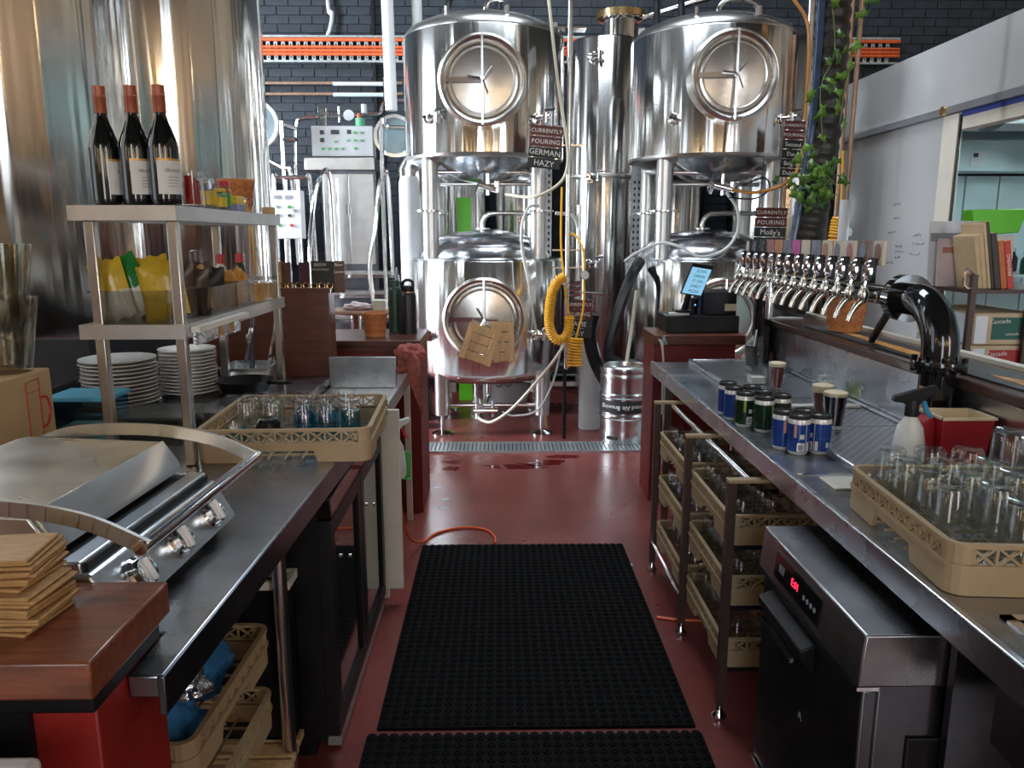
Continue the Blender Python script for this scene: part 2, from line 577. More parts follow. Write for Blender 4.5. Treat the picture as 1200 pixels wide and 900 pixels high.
emit('led_red', (1.0, 0.02, 0.06), 3.0)
emit('led_blue', (0.1, 0.25, 1.0), 4.0)
emit('lamp_warm', (1.0, 0.74, 0.42), 30.0)
emit('lamp_cold', (0.72, 0.95, 1.0), 55.0)


def slotted(name, base, hole, sx, sy, m=0.6):
    """perforated sheet: rows of dark slots"""
    mm, nt, b = nodes(name)
    v = coords(nt)
    br = nd(nt, 'ShaderNodeTexBrick', i_Scale=1.0)
    br.inputs['Color1'].default_value = tuple(hole) + (1,)
    br.inputs['Color2'].default_value = tuple(hole) + (1,)
    br.inputs['Mortar'].default_value = tuple(base) + (1,)
    br.inputs['Brick Width'].default_value = sx
    br.inputs['Row Height'].default_value = sy
    br.inputs['Mortar Size'].default_value = min(sx, sy) * 0.33
    br.inputs['Mortar Smooth'].default_value = 0.1
    nt.links.new(v, br.inputs['Vector'])
    nt.links.new(br.outputs['Color'], b.inputs['Base Color'])
    nt.links.new(br.outputs['Fac'], b.inputs['Metallic'])
    b.inputs['Roughness'].default_value = 0.34


slotted('perforated', (0.42, 0.43, 0.45), (0.012, 0.012, 0.012), 0.030, 0.018)
# ================================================================== THE ROOM
def slab_with_holes(axis, at, th, u0, u1, v0, v1, holes, mb):
    """wall sheet in (u, v) with rectangular openings; axis x: u=y v=z, axis y: u=x v=z, axis z: u=x v=y"""
    us = sorted({u0, u1, *[h[0] for h in holes], *[h[1] for h in holes]})
    vs = sorted({v0, v1, *[h[2] for h in holes], *[h[3] for h in holes]})
    for i in range(len(us) - 1):
        for j in range(len(vs) - 1):
            cu, cv = (us[i] + us[i + 1]) / 2, (vs[j] + vs[j + 1]) / 2
            if any(h[0] < cu < h[1] and h[2] < cv < h[3] for h in holes): continue
            if axis == 'x': mb.box((at, us[i], vs[j]), (at + th, us[i + 1], vs[j + 1]))
            elif axis == 'y': mb.box((us[i], at, vs[j]), (us[i + 1], at + th, vs[j + 1]))
            else: mb.box((us[i], vs[j], at), (us[i + 1], vs[j + 1], at + th))
    return mb


flo = struct(MB().box((-5, -6, -0.06), (6.2, 8.6, 0)).ob('floor', 'floor_red'))
flo['label'] = 'glossy dark red painted concrete floor'
struct(slab_with_holes('z', 6.1, 0.1, -5, 6.2, -6, 8.6, [(-0.7, 1.9, 4.3, 5.7)], MB()).ob('ceiling', 'ceiling_black'))  # roof opening added for the overhead fill lamp
struct(slab_with_holes('x', -5.1, 0.1, -6, 8.6, 0, 6.1, [(4.85, 6.35, 0.6, 5.2), (-0.5, 1.7, 0.6, 5.0)], MB()).ob('wall_left', 'side_wall'))
struct(slab_with_holes('y', -6.1, 0.1, -5, 6.2, 0, 6.1, [(-1.8, -0.2, 0.3, 5.3), (4.8, 6.0, 0.3, 5.3)], MB()).ob('wall_front', 'room_wall'))
struct(MB().box((6.2, -6, 0), (6.3, 8.6, 6.1)).ob('wall_right', 'room_wall'))
wb = struct(MB().box((-5, 8.52, 0), (6.2, 8.62, 6.1)).ob('wall_back', 'wall_dark'))
wb['label'] = 'dark blue grey painted brick wall'
# painted bricks of the back wall: those the photograph shows between the tanks are pieces of their own
BL, BH = 0.240, 0.086
br = MB().box((-BL / 2 + 0.005, 0, -BH / 2 + 0.005), (BL / 2 - 0.005, 0.022, BH / 2 - 0.005)).ob('brick', 'brick_dark', wb)
br.location = (-2.7, 8.505, 2.0)
nb, rest = 1, MB()
for r in range(58):
    z = BH * (r + 0.5)
    for c in range(-21, 27):
        x = c * BL + (BL / 2 if r % 2 else 0)
        if x < -4.8 or x > 6.1: continue
        dy = random.uniform(-0.003, 0.004)
        if -3.0 < x < -0.95 and 1.95 < z < 4.15 and nb < 300:
            piece(br, 'brick', wb, (x, 8.503 + dy, z))
            nb += 1
        elif z > 1.2:
            rest.box((x - BL / 2 + 0.005, 8.503 + dy, z - BH / 2 + 0.005), (x + BL / 2 - 0.005, 8.53, z + BH / 2 - 0.005))
rest.ob('brick_courses', 'brick_dark', wb, kind='stuff', smooth=False)
bpy.data.objects.remove(br)

# floor drain with its bars
dr = struct(MB().box((-2.6, 5.415, 0.001), (2.6, 5.66, 0.003)).ob('trim_1', 'grate_dark'))
dr['label'] = 'steel floor drain channel across the red floor'
fr = MB()
for y in (5.405, 5.645): fr.box((-2.6, y, 0.0), (2.6, y + 0.02, 0.014))
fr.ob('drain_frame', 'galvanised', dr)
gb = MB().box((-0.011, 5.425, 0.003), (0.011, 5.645, 0.012)).ob('drain_bar', 'galvanised', dr)
for i in range(1, 150):
    piece(gb, 'drain_bar', dr, (-2.2 + i * 0.03, 0, 0))
gb.location = (-2.2, 0, 0)
# wet patches
wet = MB()
def blob(mb, cx, cy, rx, ry, z=0.0012, n=22, j=0.25):
    ph = [random.uniform(1 - j, 1 + j) for _ in range(n)]
    pts = [(cx + rx * ph[i] * math.cos(2 * PI * i / n), cy + ry * ph[i] * math.sin(2 * PI * i / n), z) for i in range(n)]
    mb.add(pts, [tuple(range(n))])
blob(wet, -0.34, 5.18, 0.07, 0.04); blob(wet, -0.33, 5.02, 0.06, 0.05)
blob(wet, 0.10, 5.06, 0.20, 0.06); blob(wet, 0.30, 5.15, 0.16, 0.07); blob(wet, 0.45, 5.30, 0.12, 0.05)
w_ = wet.ob('wet_patches', 'floor_wet', flo, kind='stuff')

# ---------------- cold room on the right: panel wall, header, opening, interior
cw = struct(MB().box((2.9, 5.02, 0), (2.93, 6.75, 2.33)).box((2.88, 1.5, 2.36), (3.0, 6.75, 2.78)).ob('wall_right_cold_room', 'cold_panel', bevel=0.004))
cw['label'] = 'glossy pale grey insulated cold room panels with scribbled notes'
MB().box((2.86, 1.5, 2.315), (2.90, 6.75, 2.36)).ob('door_rail', 'rail_grey', cw)
MB().box((2.885, 5.0, 0), (2.915, 5.17, 2.31)).ob('door_jamb', 'cold_trim', cw)
MB().box((2.893, 4.990, 0), (2.905, 5.0, 2.30)).ob('jamb_seal', 'black_matte', cw)
MB().box((2.90, 1.5, 2.285), (2.96, 5.0, 2.315)).ob('rail_seal', 'seal_blue', cw)
MB().box((2.905, 1.5, 2.21), (3.0, 5.0, 2.285)).ob('rail_cover', 'cold_trim', cw)
MB().lathe([(0, 0), (0.03, 0), (0.03, 0.03), (0, 0.03)], (2.845, 5.13, 2.34), 12, Matrix.Rotation(PI / 2, 4, 'Y')).ob('rail_roller', 'brass', cw)
sw = MB()
for (px, py) in [(5.70, 1.78), (5.68, 1.68), (5.74, 1.58), (5.62, 1.48), (5.60, 1.44), (5.62, 1.40), (5.72, 1.36), (6.1, 1.46), (6.08, 1.40), (6.1, 1.34), (5.38, 1.56), (5.36, 1.50), (5.40, 1.43), (5.40, 1.16), (5.38, 1.10), (6.05, 1.12), (6.02, 1.08)]:
    L = random.uniform(0.08, 0.16)
    pts = [(2.8985, py_ if False else px - L / 2 + L * k / 16, py + random.uniform(-0.010, 0.012)) for k in range(17) for py_ in (0,)]
    sw.tube(pts, 0.0022, 4)
sw.ob('handwriting', 'ink_grey', cw, kind='stuff')
# interior
ci = struct(MB().box((3.0, 6.62, 0), (6.2, 6.75, 2.78)).box((3.0, 1.5, 2.70), (6.2, 6.7, 2.78)).box((5.6, 1.5, 0), (5.7, 6.7, 2.78)).box((3.0, 1.4, 0), (5.7, 1.5, 2.78)).ob('wall_back_cold_room', 'cold_inner'))
ci['label'] = 'pale teal lit inside of the cold room'
MB().box((3.0, 6.24, 2.06), (5.6, 6.62, 2.27)).box((3.0, 6.22, 2.27), (5.6, 6.62, 2.295)).ob('beam', 'cold_inner', ci)
for i in range(8):
    x = 3.30 + i * 0.285
    MB().box((x, 6.50, 0.25), (x + 0.272, 6.53, 2.04)).ob('panel', 'cold_inner', ci)
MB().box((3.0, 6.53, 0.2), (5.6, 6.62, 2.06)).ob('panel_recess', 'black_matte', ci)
st = MB().box((3.73, 6.235, 2.10), (3.86, 6.24, 2.21)).ob('sticker', 'white_paint', ci)
MB().box((3.745, 6.2335, 2.165), (3.785, 6.235, 2.195)).ob('sticker_logo', 'ink_dark', st)
ev = thing('evaporator', 'white cold room cooler with two round dark fans', 'cooler', (3.85, 5.6, 2.35))
MB().box((3.2, 5.6, 2.33), (5.4, 6.0, 2.68)).ob('casing', 'white_paint', ev, bevel=0.01)
for i, x in enumerate((3.42, 4.0, 4.58, 5.1)):
    f = MB().lathe([(0.155, 0), (0.165, 0.0), (0.165, -0.03), (0.0, -0.03), (0.0, -0.012), (0.14, -0.008), (0.14, 0.0)], (x, 5.585, 2.44), 24, Matrix.Rotation(-PI / 2, 4, 'X')).ob('fan_ring', 'black_plastic', ev)
    g = MB()
    for k in range(10):
        a = k * PI / 5
        g.cyl((x, 5.56, 2.44), (x + 0.15 * math.cos(a), 5.56, 2.44 + 0.15 * math.sin(a)), 0.004, 5)
    g.ob('fan_guard', 'black_plastic', f)
cl = thing('cold_room_lamp', 'long strip lamp inside the cold room', 'lamp', (3.7, 4.0, 2.66))
MB().box((3.6, 3.3, 2.63), (3.8, 4.9, 2.695)).ob('housing', 'white_paint', cl)
MB().box((3.62, 3.33, 2.612), (3.78, 4.87, 2.63)).ob('diffuser', 'lamp_cold', cl)
for i, (x, z) in enumerate([(3.62, 1.27), (3.98, 1.27), (4.12, 1.27), (4.26, 1.25)]):
    t = thing('jar', ['amber jar with green lid on the cold room shelf', 'dark bottle lying in cold room next to the amber jar', 'second dark bottle in the cold room by the panels', 'third dark bottle in the cold room at the picture edge'][i], 'jar', (x, 6.2, z))
    MB().lathe([(0, 0), (0.045, 0), (0.05, 0.02), (0.05, 0.11), (0.03, 0.14), (0.03, 0.16), (0, 0.16)], (x, 6.2, z), 16).ob('body', ['brass', 'black_gloss', 'black_gloss', 'bottle_green'][i], t)
    MB().lathe([(0, 0), (0.033, 0), (0.033, 0.03), (0, 0.03)], (x, 6.2, z + 0.16), 16).ob('lid', ['bottle_green', 'black_plastic', 'grey_paint', 'black_plastic'][i], t)
csh = thing('cold_room_shelf', 'plain shelf under the jars inside the cold room', 'shelf', (4.3, 6.2, 0))
MB().box((3.3, 6.05, 1.23), (5.5, 6.38, 1.25)).ob('board', 'cold_inner_dark', csh)
for x in (3.35, 5.4): MB().box((x, 6.05, 0), (x + 0.04, 6.38, 1.23)).ob('leg', 'cold_inner_dark', csh)

# ---------------- ceiling lamps behind the camera (warm), seen as streaks on the steel
k = 0
NUM = ['first', 'second', 'third', 'fourth', 'fifth', 'sixth', 'seventh', 'eighth', 'ninth', 'tenth', 'eleventh', 'twelfth', 'thirteenth']
for (x, y, z) in [(-3.6, -3.4, 3.3), (-2.6, -4.8, 3.4), (0.5, -4.4, 3.5), (1.3, -5.2, 3.3), (2.2, -4.0, 3.4), (3.1, -4.8, 3.3), (4.6, -2.8, 3.4), (-4.2, 2.4, 3.3), (5.2, 0.6, 3.3), (-4.4, -1.6, 3.4), (-0.1, -5.5, 3.4), (3.9, -5.4, 3.4)]:
    t = thing('pendant_lamp', 'warm pendant lamp, %s of the row over the bar room' % NUM[k], 'lamp', (x, y, z), 'pendant lamps over the bar room')
    MB().cyl((x, y, z + 0.12), (x, y, 6.1), 0.006, 6).ob('cord', 'black_plastic', t)
    MB().lathe([(0.03, 0.12), (0.05, 0.10), (0.13, 0.0), (0.125, 0.0), (0.045, 0.09), (0.03, 0.11)], (x, y, z), 20).ob('lamp_shade', 'black_plastic', t)
    MB().lathe([(0, -0.92), (0.025, -0.91), (0.03, -0.88), (0.03, 0.03), (0.018, 0.05), (0, 0.06)], (x, y, z), 12).ob('bulb', 'lamp_warm', t)
    k += 1

# ================================================================== STEEL TANKS
def brushed(name, col, rough, aniso, bump, bscale, bstretch):
    m, nt, b = nodes(name)
    b.inputs['Base Color'].default_value = tuple(col) + (1,)
    b.inputs['Metallic'].default_value = 1
    b.inputs['Roughness'].default_value = rough
    b.inputs['Anisotropic'].default_value = aniso
    b.inputs['Anisotropic Rotation'].default_value = 0.25
    tg = nd(nt, 'ShaderNodeTangent')
    tg.direction_type = 'RADIAL'
    tg.axis = 'Z'
    nt.links.new(tg.outputs[0], b.inputs['Tangent'])
    n2 = nd(nt, 'ShaderNodeTexNoise', i_Scale=bscale, i_Detail=1.5)
    nt.links.new(coords(nt, bstretch), n2.inputs['Vector'])
    bp = nd(nt, 'ShaderNodeBump')
    bp.inputs['Strength'].default_value = bump
    bp.inputs['Distance'].default_value = 0.02
    nt.links.new(n2.outputs['Fac'], bp.inputs['Height'])
    nt.links.new(bp.outputs['Normal'], b.inputs['Normal'])
    nt.links.new(bp.outputs['Normal'], tg.inputs[0]) if False else None


brushed('tank_brushed', (0.78, 0.77, 0.75), 0.17, 0.8, 0.40, 11.0, (1, 1, 0.05))
RX = Matrix.Rotation(PI / 2, 4, 'X')           # lathe z axis -> -y ... (0,0,1)->(0,-1,0)


def manhole(t, c, yaw, r=0.30, wheel=0.5, flip=1):
    """round tank door on a sloped collar, facing -y turned by yaw"""
    Mx = Matrix.Rotation(yaw, 4, 'Z') @ RX
    co = MB().lathe([(r + 0.016, -0.20), (r + 0.010, 0.0), (r - 0.004, 0.012), (r - 0.02, 0.008), (r - 0.055, -0.035), (r - 0.06, -0.05)], c, 48, Mx).ob('manhole_collar', 'door_steel', t)
    d = MB().lathe([(r - 0.05, -0.05), (r - 0.055, -0.022), (r - 0.075, -0.018), (r - 0.085, -0.026), (0.10, -0.012), (0.0, -0.008)], c, 48, Mx).ob('manhole_door', 'door_steel', t)
    MB().lathe([(r - 0.070, -0.016), (r - 0.078, -0.006), (r - 0.086, -0.016), (r - 0.078, -0.022)], c, 48, Mx, close=True).ob('door_gasket_ring', 'weld_steel', d)
    T = Matrix.Translation(Vector(c)) @ Mx
    def q(x, y, z): return T @ Vector((x, y, z))   # x right, y up, z out
    MB().bar(q(0.0, r + 0.0, 0.03), q(0.0, -(r + 0.0), 0.03), 0.014, 0.010, Mx.to_3x3() @ Vector((0, 0, 1))).cyl(q(0.0, 0.24, 0.02), q(0, -0.24, 0.02), 0.010, 8).ob('clamp_bar', 'pipe_steel', d)
    MB().bar(q(0.0, 0, 0.03), q(-(r - 0.02), 0, 0.0), 0.034, 0.008, Mx.to_3x3() @ Vector((0, 0, 1))).ob('hinge_arm', 'pipe_steel', d)
    MB().cyl(q(-(r - 0.035), -0.055, 0.0), q(-(r - 0.035), 0.055, 0.0), 0.010, 8).ob('hinge_pin', 'pipe_steel', d)
    hw = MB().cyl(q(0, 0, -0.01), q(0, 0, 0.075), 0.012, 10)
    for a in (wheel, wheel + 2 * PI / 3, wheel + 4 * PI / 3):
        hw.cyl(q(0, 0, 0.06), q(0.105 * math.cos(a), 0.105 * math.sin(a), 0.065), 0.006, 8)
    hw.ob('hand_wheel', 'chrome', d)
    return co


def sample_port(t, p, valve=True):
    x, y, z = p
    v = MB().cyl((x, y + 0.06, z), (x, y - 0.01, z), 0.045, 18).cyl((x, y - 0.01, z), (x, y - 0.03, z), 0.035, 18)
    o = v.ob('sample_port', 'pipe_steel', t)
    c = MB()
    c.tube(arc((x, y - 0.035, z), 0.030, 0, 2 * PI, 14)[:-1], 0.008, 6, closed=True)
    c.cyl((x - 0.04, y - 0.04, z + 0.01), (x + 0.045, y - 0.045, z - 0.012), 0.009, 8)
    c.cyl((x, y - 0.03, z), (x, y - 0.055, z), 0.016, 10)
    c.ob('clamp', 'chrome', o)
    if valve:
        w = MB().cyl((x, y - 0.05, z), (x + 0.09, y - 0.09, z + 0.01), 0.017, 10).cyl((x + 0.05, y - 0.07, z), (x + 0.05, y - 0.07, z + 0.055), 0.008, 8)
        w.cyl((x + 0.05, y - 0.07, z + 0.055), (x + 0.13, y - 0.075, z + 0.06), 0.006, 8).cyl((x + 0.06, y - 0.08, z - 0.035), (x + 0.06, y - 0.08, z + 0.035), 0.02, 12)
        w.ob('valve', 'chrome', o)
    return o


def tank_stack(cx, cy, R, label, mh_yaw, n):
    t = thing('stacked_tank', label, 'tank', (cx, cy, 0))
    # lower vessel
    MB().lathe([(0, 0.36), (0.30, 0.375), (0.50, 0.41), (R - 0.035, 0.455), (R, 0.50), (R, 1.36), (R - 0.006, 1.366)], (cx, cy, 0), 72).ob('lower_shell', 'tank_brushed', t, angle=50)
    MB().lathe([(R - 0.006, 1.362), (R - 0.012, 1.378), (R - 0.10, 1.39), (R - 0.12, 1.44), (R - 0.155, 1.475), (R - 0.175, 1.475), (0.42, 1.52), (0.28, 1.575), (0.12, 1.605), (0, 1.61)], (cx, cy, 0), 72).ob('lower_dome', 'tank_cone_steel', t)
    # upper vessel
    MB().lathe([(R, 2.155), (R, 3.03), (R - 0.005, 3.036)], (cx, cy, 0), 72).ob('upper_shell', 'tank_brushed', t, angle=50)
    MB().lathe([(R, 2.155), (R - 0.006, 2.135), (R - 0.05, 2.125)], (cx, cy, 0), 72).ob('lower_rim', 'weld_steel', t)
    MB().lathe([(R - 0.05, 2.127), (0.44, 2.05), (0.30, 1.985), (0.12, 1.95), (0, 1.945)], (cx, cy, 0), 64).ob('cone', 'tank_cone_steel', t)
    MB().lathe([(R - 0.003, 3.03), (R - 0.005, 3.055), (R - 0.05, 3.105), (0.46, 3.16), (0.3, 3.20), (0.12, 3.225), (0, 3.23)], (cx, cy, 0), 64).ob('upper_dome', 'weld_steel', t)
    lx0 = 0.055 if n == 0 else 0.0
    for a in (-2.05, -1.25, -0.15, 3.0):
        x, y = cx + (R - 0.08) * math.cos(a), cy + (R - 0.08) * math.sin(a)
        MB().bar((x, y, 3.06), (x, y, 3.17), 0.02, 0.05, (math.cos(a), math.sin(a), 0)).ob('lifting_lug', 'weld_steel', t)
    # legs
    for sx in (-1, 1):
        for sy in (-1, 1):
            x, y = cx + lx0 + sx * 0.395, cy + sy * 0.46
            l = MB().cyl((x, y, 0.16), (x, y, 0.52), 0.058, 24).ob('leg', 'leg_steel', t)
            MB().lathe([(0, 0), (0.088, 0), (0.088, 0.012), (0.03, 0.030), (0.016, 0.034), (0.016, 0.17), (0, 0.17)], (x, y, 0.0), 24).ob('foot', 'pipe_steel', l)
            x, y = cx + sx * 0.415, cy + sy * 0.33
            l = MB().cyl((x, y, 1.37), (x, y, 2.13), 0.062, 24).ob('upper_leg', 'leg_steel', t)
            MB().lathe([(0.064, 0), (0.125, 0), (0.125, 0.012), (0.064, 0.012)], (x, y, 1.735), 24).ob('leg_flange', 'pipe_steel', l)
    for (y, z) in ((cy - 0.46, 0.235), (cy + 0.46, 0.25)):
        MB().cyl((cx + lx0 - 0.395, y, z), (cx + lx0 + 0.395, y, z), 0.017, 10).ob('cross_tube', 'pipe_steel', t)
    # pipes on top, in between and below
    MB().tube(smooth_path([(cx + 0.02, cy - 0.05, 3.22), (cx + 0.02, cy - 0.05, 3.29), (cx + 0.07, cy - 0.05, 3.34), (cx + 0.20, cy - 0.05, 3.36), (cx + 0.75, cy - 0.05, 3.44)]), 0.022, 10).ob('vent_pipe', 'pipe_steel', t)
    MB().cyl((cx - 0.35, cy - 0.34, 2.03), (cx + 0.38, cy - 0.34, 2.03), 0.018, 10).ob('upper_cross_pipe', 'pipe_steel', t)
    MB().cyl((cx - 0.35, cy - 0.15, 1.955), (cx + 0.38, cy - 0.15, 1.955), 0.016, 10).ob('middle_cross_pipe', 'pipe_steel', t)
    v = MB().cyl((cx + 0.0, cy - 0.1, 1.96), (cx + 0.0, cy - 0.1, 1.91), 0.02, 10).cyl((cx, cy - 0.09, 1.92), (cx, cy - 0.36, 1.92), 0.018, 10)
    v.cyl((cx - 0.04, cy - 0.34, 1.94), (cx + 0.10, cy - 0.38, 1.90), 0.028, 12).cyl((cx + 0.03, cy - 0.36, 2.02), (cx + 0.03, cy - 0.36, 1.86), 0.016, 10)
    v.cyl((cx + 0.10, cy - 0.38, 1.96), (cx + 0.10, cy - 0.38, 1.88), 0.020, 10).cyl((cx - 0.04, cy - 0.36, 1.95), (cx - 0.07, cy - 0.37, 1.87), 0.012, 8)
    v.ob('drain_valve', 'chrome', t)
    MB().tube(smooth_path([(cx - 0.02, cy, 1.60), (cx - 0.02, cy, 1.66), (cx + 0.02, cy, 1.72), (cx + 0.10, cy, 1.735), (cx + 0.46, cy, 1.735)]), 0.020, 10).ob('dome_pipe', 'pipe_steel', t)
    MB().lathe([(0, 0), (0.06, 0), (0.06, 0.018), (0, 0.018)], (cx - 0.02, cy, 1.60), 18).ob('pipe_flange', 'pipe_steel', t)
    ov = MB().cyl((cx + 0.02, cy - 0.05, 0.38), (cx + 0.02, cy - 0.05, 0.20), 0.022, 12).cyl((cx + 0.02, cy - 0.05, 0.22), (cx - 0.02, cy - 0.45, 0.19), 0.02, 12)
    ov.cyl((cx - 0.09, cy - 0.5, 0.20), (cx + 0.10, cy - 0.5, 0.20), 0.024, 12).cyl((cx - 0.04, cy - 0.5, 0.30), (cx - 0.02, cy - 0.5, 0.20), 0.014, 10)
    ov.cyl((cx - 0.06, cy - 0.5, 0.26), (cx - 0.06, cy - 0.5, 0.13), 0.020, 12).cyl((cx + 0.06, cy - 0.5, 0.28), (cx + 0.06, cy - 0.5, 0.15), 0.012, 10)
    ov.ob('outlet_valve', 'chrome', t)
    # doors and ports
    manhole(t, (cx + (R + 0.062) * math.sin(mh_yaw), cy - (R + 0.062) * math.cos(mh_yaw), 2.635 + 0.03 * n), mh_yaw, 0.305, 0.9, 1)
    manhole(t, (cx + (R + 0.062) * math.sin(mh_yaw * 0.7), cy - (R + 0.062) * math.cos(mh_yaw * 0.7), 0.94), mh_yaw * 0.7, 0.30, 2.1, 1)
    sample_port(t, (cx + 0.43 * 0.92, cy - 0.48, 2.40))
    sample_port(t, (cx - 0.40, cy - 0.49, 2.40), valve=(n == 0))
    sample_port(t, (cx + 0.40, cy - 0.49, 0.80))
    sample_port(t, (cx - 0.42, cy - 0.47, 0.79), valve=False)
    # level gauge hung at the left side
    return t


TL = tank_stack(-0.115, 6.42, 0.630, 'pair of stacked round steel tanks left of the tall narrow column tank', 0.0, 0)
TR = tank_stack(1.690, 6.42, 0.640, 'pair of stacked round steel tanks behind the beer taps', -0.02, 1.2)

# tall column tank between them
t = thing('column_tank', 'tall narrow upright steel tank between the two stacked tanks', 'tank', (1.0, 7.6, 0))
MB().lathe([(0, 0.25), (0.25, 0.30), (0.325, 0.40), (0.325, 3.30), (0.31, 3.32), (0.0, 3.335)], (1.0, 7.6, 0), 56).ob('shell', 'tank_brushed', t, angle=50)
MB().lathe([(0, 3.33), (0.155, 3.33), (0.155, 3.50), (0.20, 3.51), (0.20, 3.55), (0, 3.56)], (1.13, 7.6, 0), 36).ob('neck', 'tank_steel', t)
MB().lathe([(0.205, 3.52), (0.225, 3.52), (0.225, 3.575), (0.0, 3.58), (0, 3.57), (0.205, 3.565)], (1.13, 7.6, 0), 36).ob('neck_clamp', 'brass', t)
for x, y in ((0.8, 7.45), (1.2, 7.45), (1.0, 7.85)): MB().cyl((x, y, 0), (x, y, 0.42), 0.04, 14).ob('leg', 'pipe_steel', t)
MB().lathe([(0.332, 2.08), (0.336, 2.09), (0.336, 2.11), (0.332, 2.12)], (1.0, 7.6, 0), 56).ob('band', 'weld_steel', t)
sample_port(t, (0.84, 7.32, 3.14)); sample_port(t, (0.84, 7.31, 2.08)); sample_port(t, (0.84, 7.31, 1.30))
MB().tube(smooth_path([(1.33, 7.55, 3.52), (1.45, 7.5, 3.55), (1.9, 7.4, 3.66), (2.6, 7.3, 3.8)]), 0.03, 10).ob('vent_pipe', 'pipe_steel', t)

# tanks behind, only seen in slivers
def plain_tank(cx, cy, R, z0, z1, label, m='tank_brushed'):
    t = thing('cylinder_tank', label, 'tank', (cx, cy, 0))
    MB().lathe([(0, z0 - 0.16), (R * 0.5, z0 - 0.12), (R * 0.93, z0 - 0.05), (R, z0 + 0.02), (R, z1), (R * 0.9, z1 + 0.1), (0, z1 + 0.2)], (cx, cy, 0), 64).ob('shell', m, t, angle=60)
    for a in (0.8, 2.4, 3.9, 5.5):
        x, y = cx + R * 0.8 * math.cos(a), cy + R * 0.8 * math.sin(a)
        MB().cyl((x, y, 0), (x, y, z0), 0.05, 14).ob('leg', 'pipe_steel', t)
    return t
brushed('tank_tall', (0.78, 0.76, 0.72), 0.15, 0.8, 0.75, 9.0, (1, 1, 0.045))
plain_tank(-2.235, 3.55, 0.61, 1.17, 4.2, 'tall glossy steel tank at the left edge of the picture', 'tank_tall')
plain_tank(-2.02, 4.83, 0.61, 1.0, 4.2, 'tall glossy steel tank behind the wine bottles and orange pot', 'tank_tall')
plain_tank(-0.40, 7.97, 0.30, 0.5, 2.9, 'slim steel tank behind the left stacked tank')
plain_tank(0.25, 7.9, 0.30, 0.5, 3.3, 'slim steel tank behind the yellow coil hoses')
plain_tank(2.75, 7.7, 0.50, 0.6, 3.2, 'grey steel tank behind the ivy and pipes')
plain_tank(1.75, 7.95, 0.33, 0.6, 2.6, 'slim steel tank behind the right stacked tank')
base = thing('tank_plinth', 'dark plinth under the tall tanks at the left', 'plinth', (-2.1, 4.1, 0))
MB().box((-2.95, 2.88, 0), (-1.54, 2.93, 1.17)).ob('front_board', 'black_matte', base)
MB().box((-1.60, 2.93, 0), (-1.54, 4.15, 1.15)).ob('side_board', 'black_matte', base)
# ================================================================== LEFT SIDE
# ---------------- work bench
wbn = thing('work_bench', 'long stainless steel bench on the left with grill, rack and shelves on it', 'bench', (-1.0, 2.0, 0))
MB().prism([(-1.50, 1.19), (-0.563, 1.19), (-0.563, 1.062), (-0.508, 1.062), (-0.458, 3.06), (-0.80, 3.06), (-0.80, 3.58), (-1.50, 3.58)], 0.862, 0.90).ob('bench_top', 'bench_steel', wbn, bevel=0.004)
MB().prism([(-0.518, 1.06), (-0.506, 1.06), (-0.456, 3.06), (-0.468, 3.06)], 0.835, 0.899).ob('front_edge', 'dark_steel', wbn, bevel=0.002)
MB().box((-1.52, 1.19, 0.90), (-1.50, 3.06, 1.05)).ob('splash_back', 'dark_steel', wbn)
for (x, y) in ((-0.60, 1.96), (-1.45, 1.25), (-1.45, 2.98)):
    MB().cyl((x, y, 0), (x, y, 0.862), 0.02, 14).ob('leg', 'post_steel', wbn)
MB().box((-1.49, 1.21, 0.40), (-0.64, 1.24, 0.43)).box((-1.49, 1.24, 0.40), (-1.46, 1.97, 0.43)).ob('rack_runner', 'dark_steel', wbn)
MB().box((-0.635, 1.20, 0), (-0.60, 1.23, 0.86)).ob('rack_post', 'shelf_brown', wbn)

# ---------------- red stand in the foreground with its timber cap
rs = thing('red_stand', 'red painted stand with a thick timber cap in the lower left corner', 'stand', (-0.9, 1.0, 0))
MB().box((-1.45, 0.980, 0), (-0.566, 1.185, 0.902)).ob('red_panel', 'red_paint', rs, bevel=0.003)
MB().box((-1.45, 0.965, 0.902), (-0.560, 1.175, 0.945)).ob('black_edge', 'black_plastic', rs, bevel=0.004)
MB().box((-1.45, 0.93, 0.945), (-0.540, 1.175, 1.0)).ob('timber_cap', 'jarrah', rs, bevel=0.004)
MB().box((-1.45, 0.968, 0), (-0.655, 0.980, 0.902)).ob('black_panel', 'black_plastic', rs)
wbx = thing('white_bin', 'white plastic box in front of the red stand', 'box', (-0.85, 0.80, 0))
MB().box((-1.1, 0.65, 0.0), (-0.588, 0.88, 0.885)).ob('body', 'white_plastic', wbx, bevel=0.02, seg=3)
MB().box((-1.11, 0.64, 0.87), (-0.585, 0.885, 0.90)).ob('lid', 'white_plastic', wbx, bevel=0.01, seg=3)
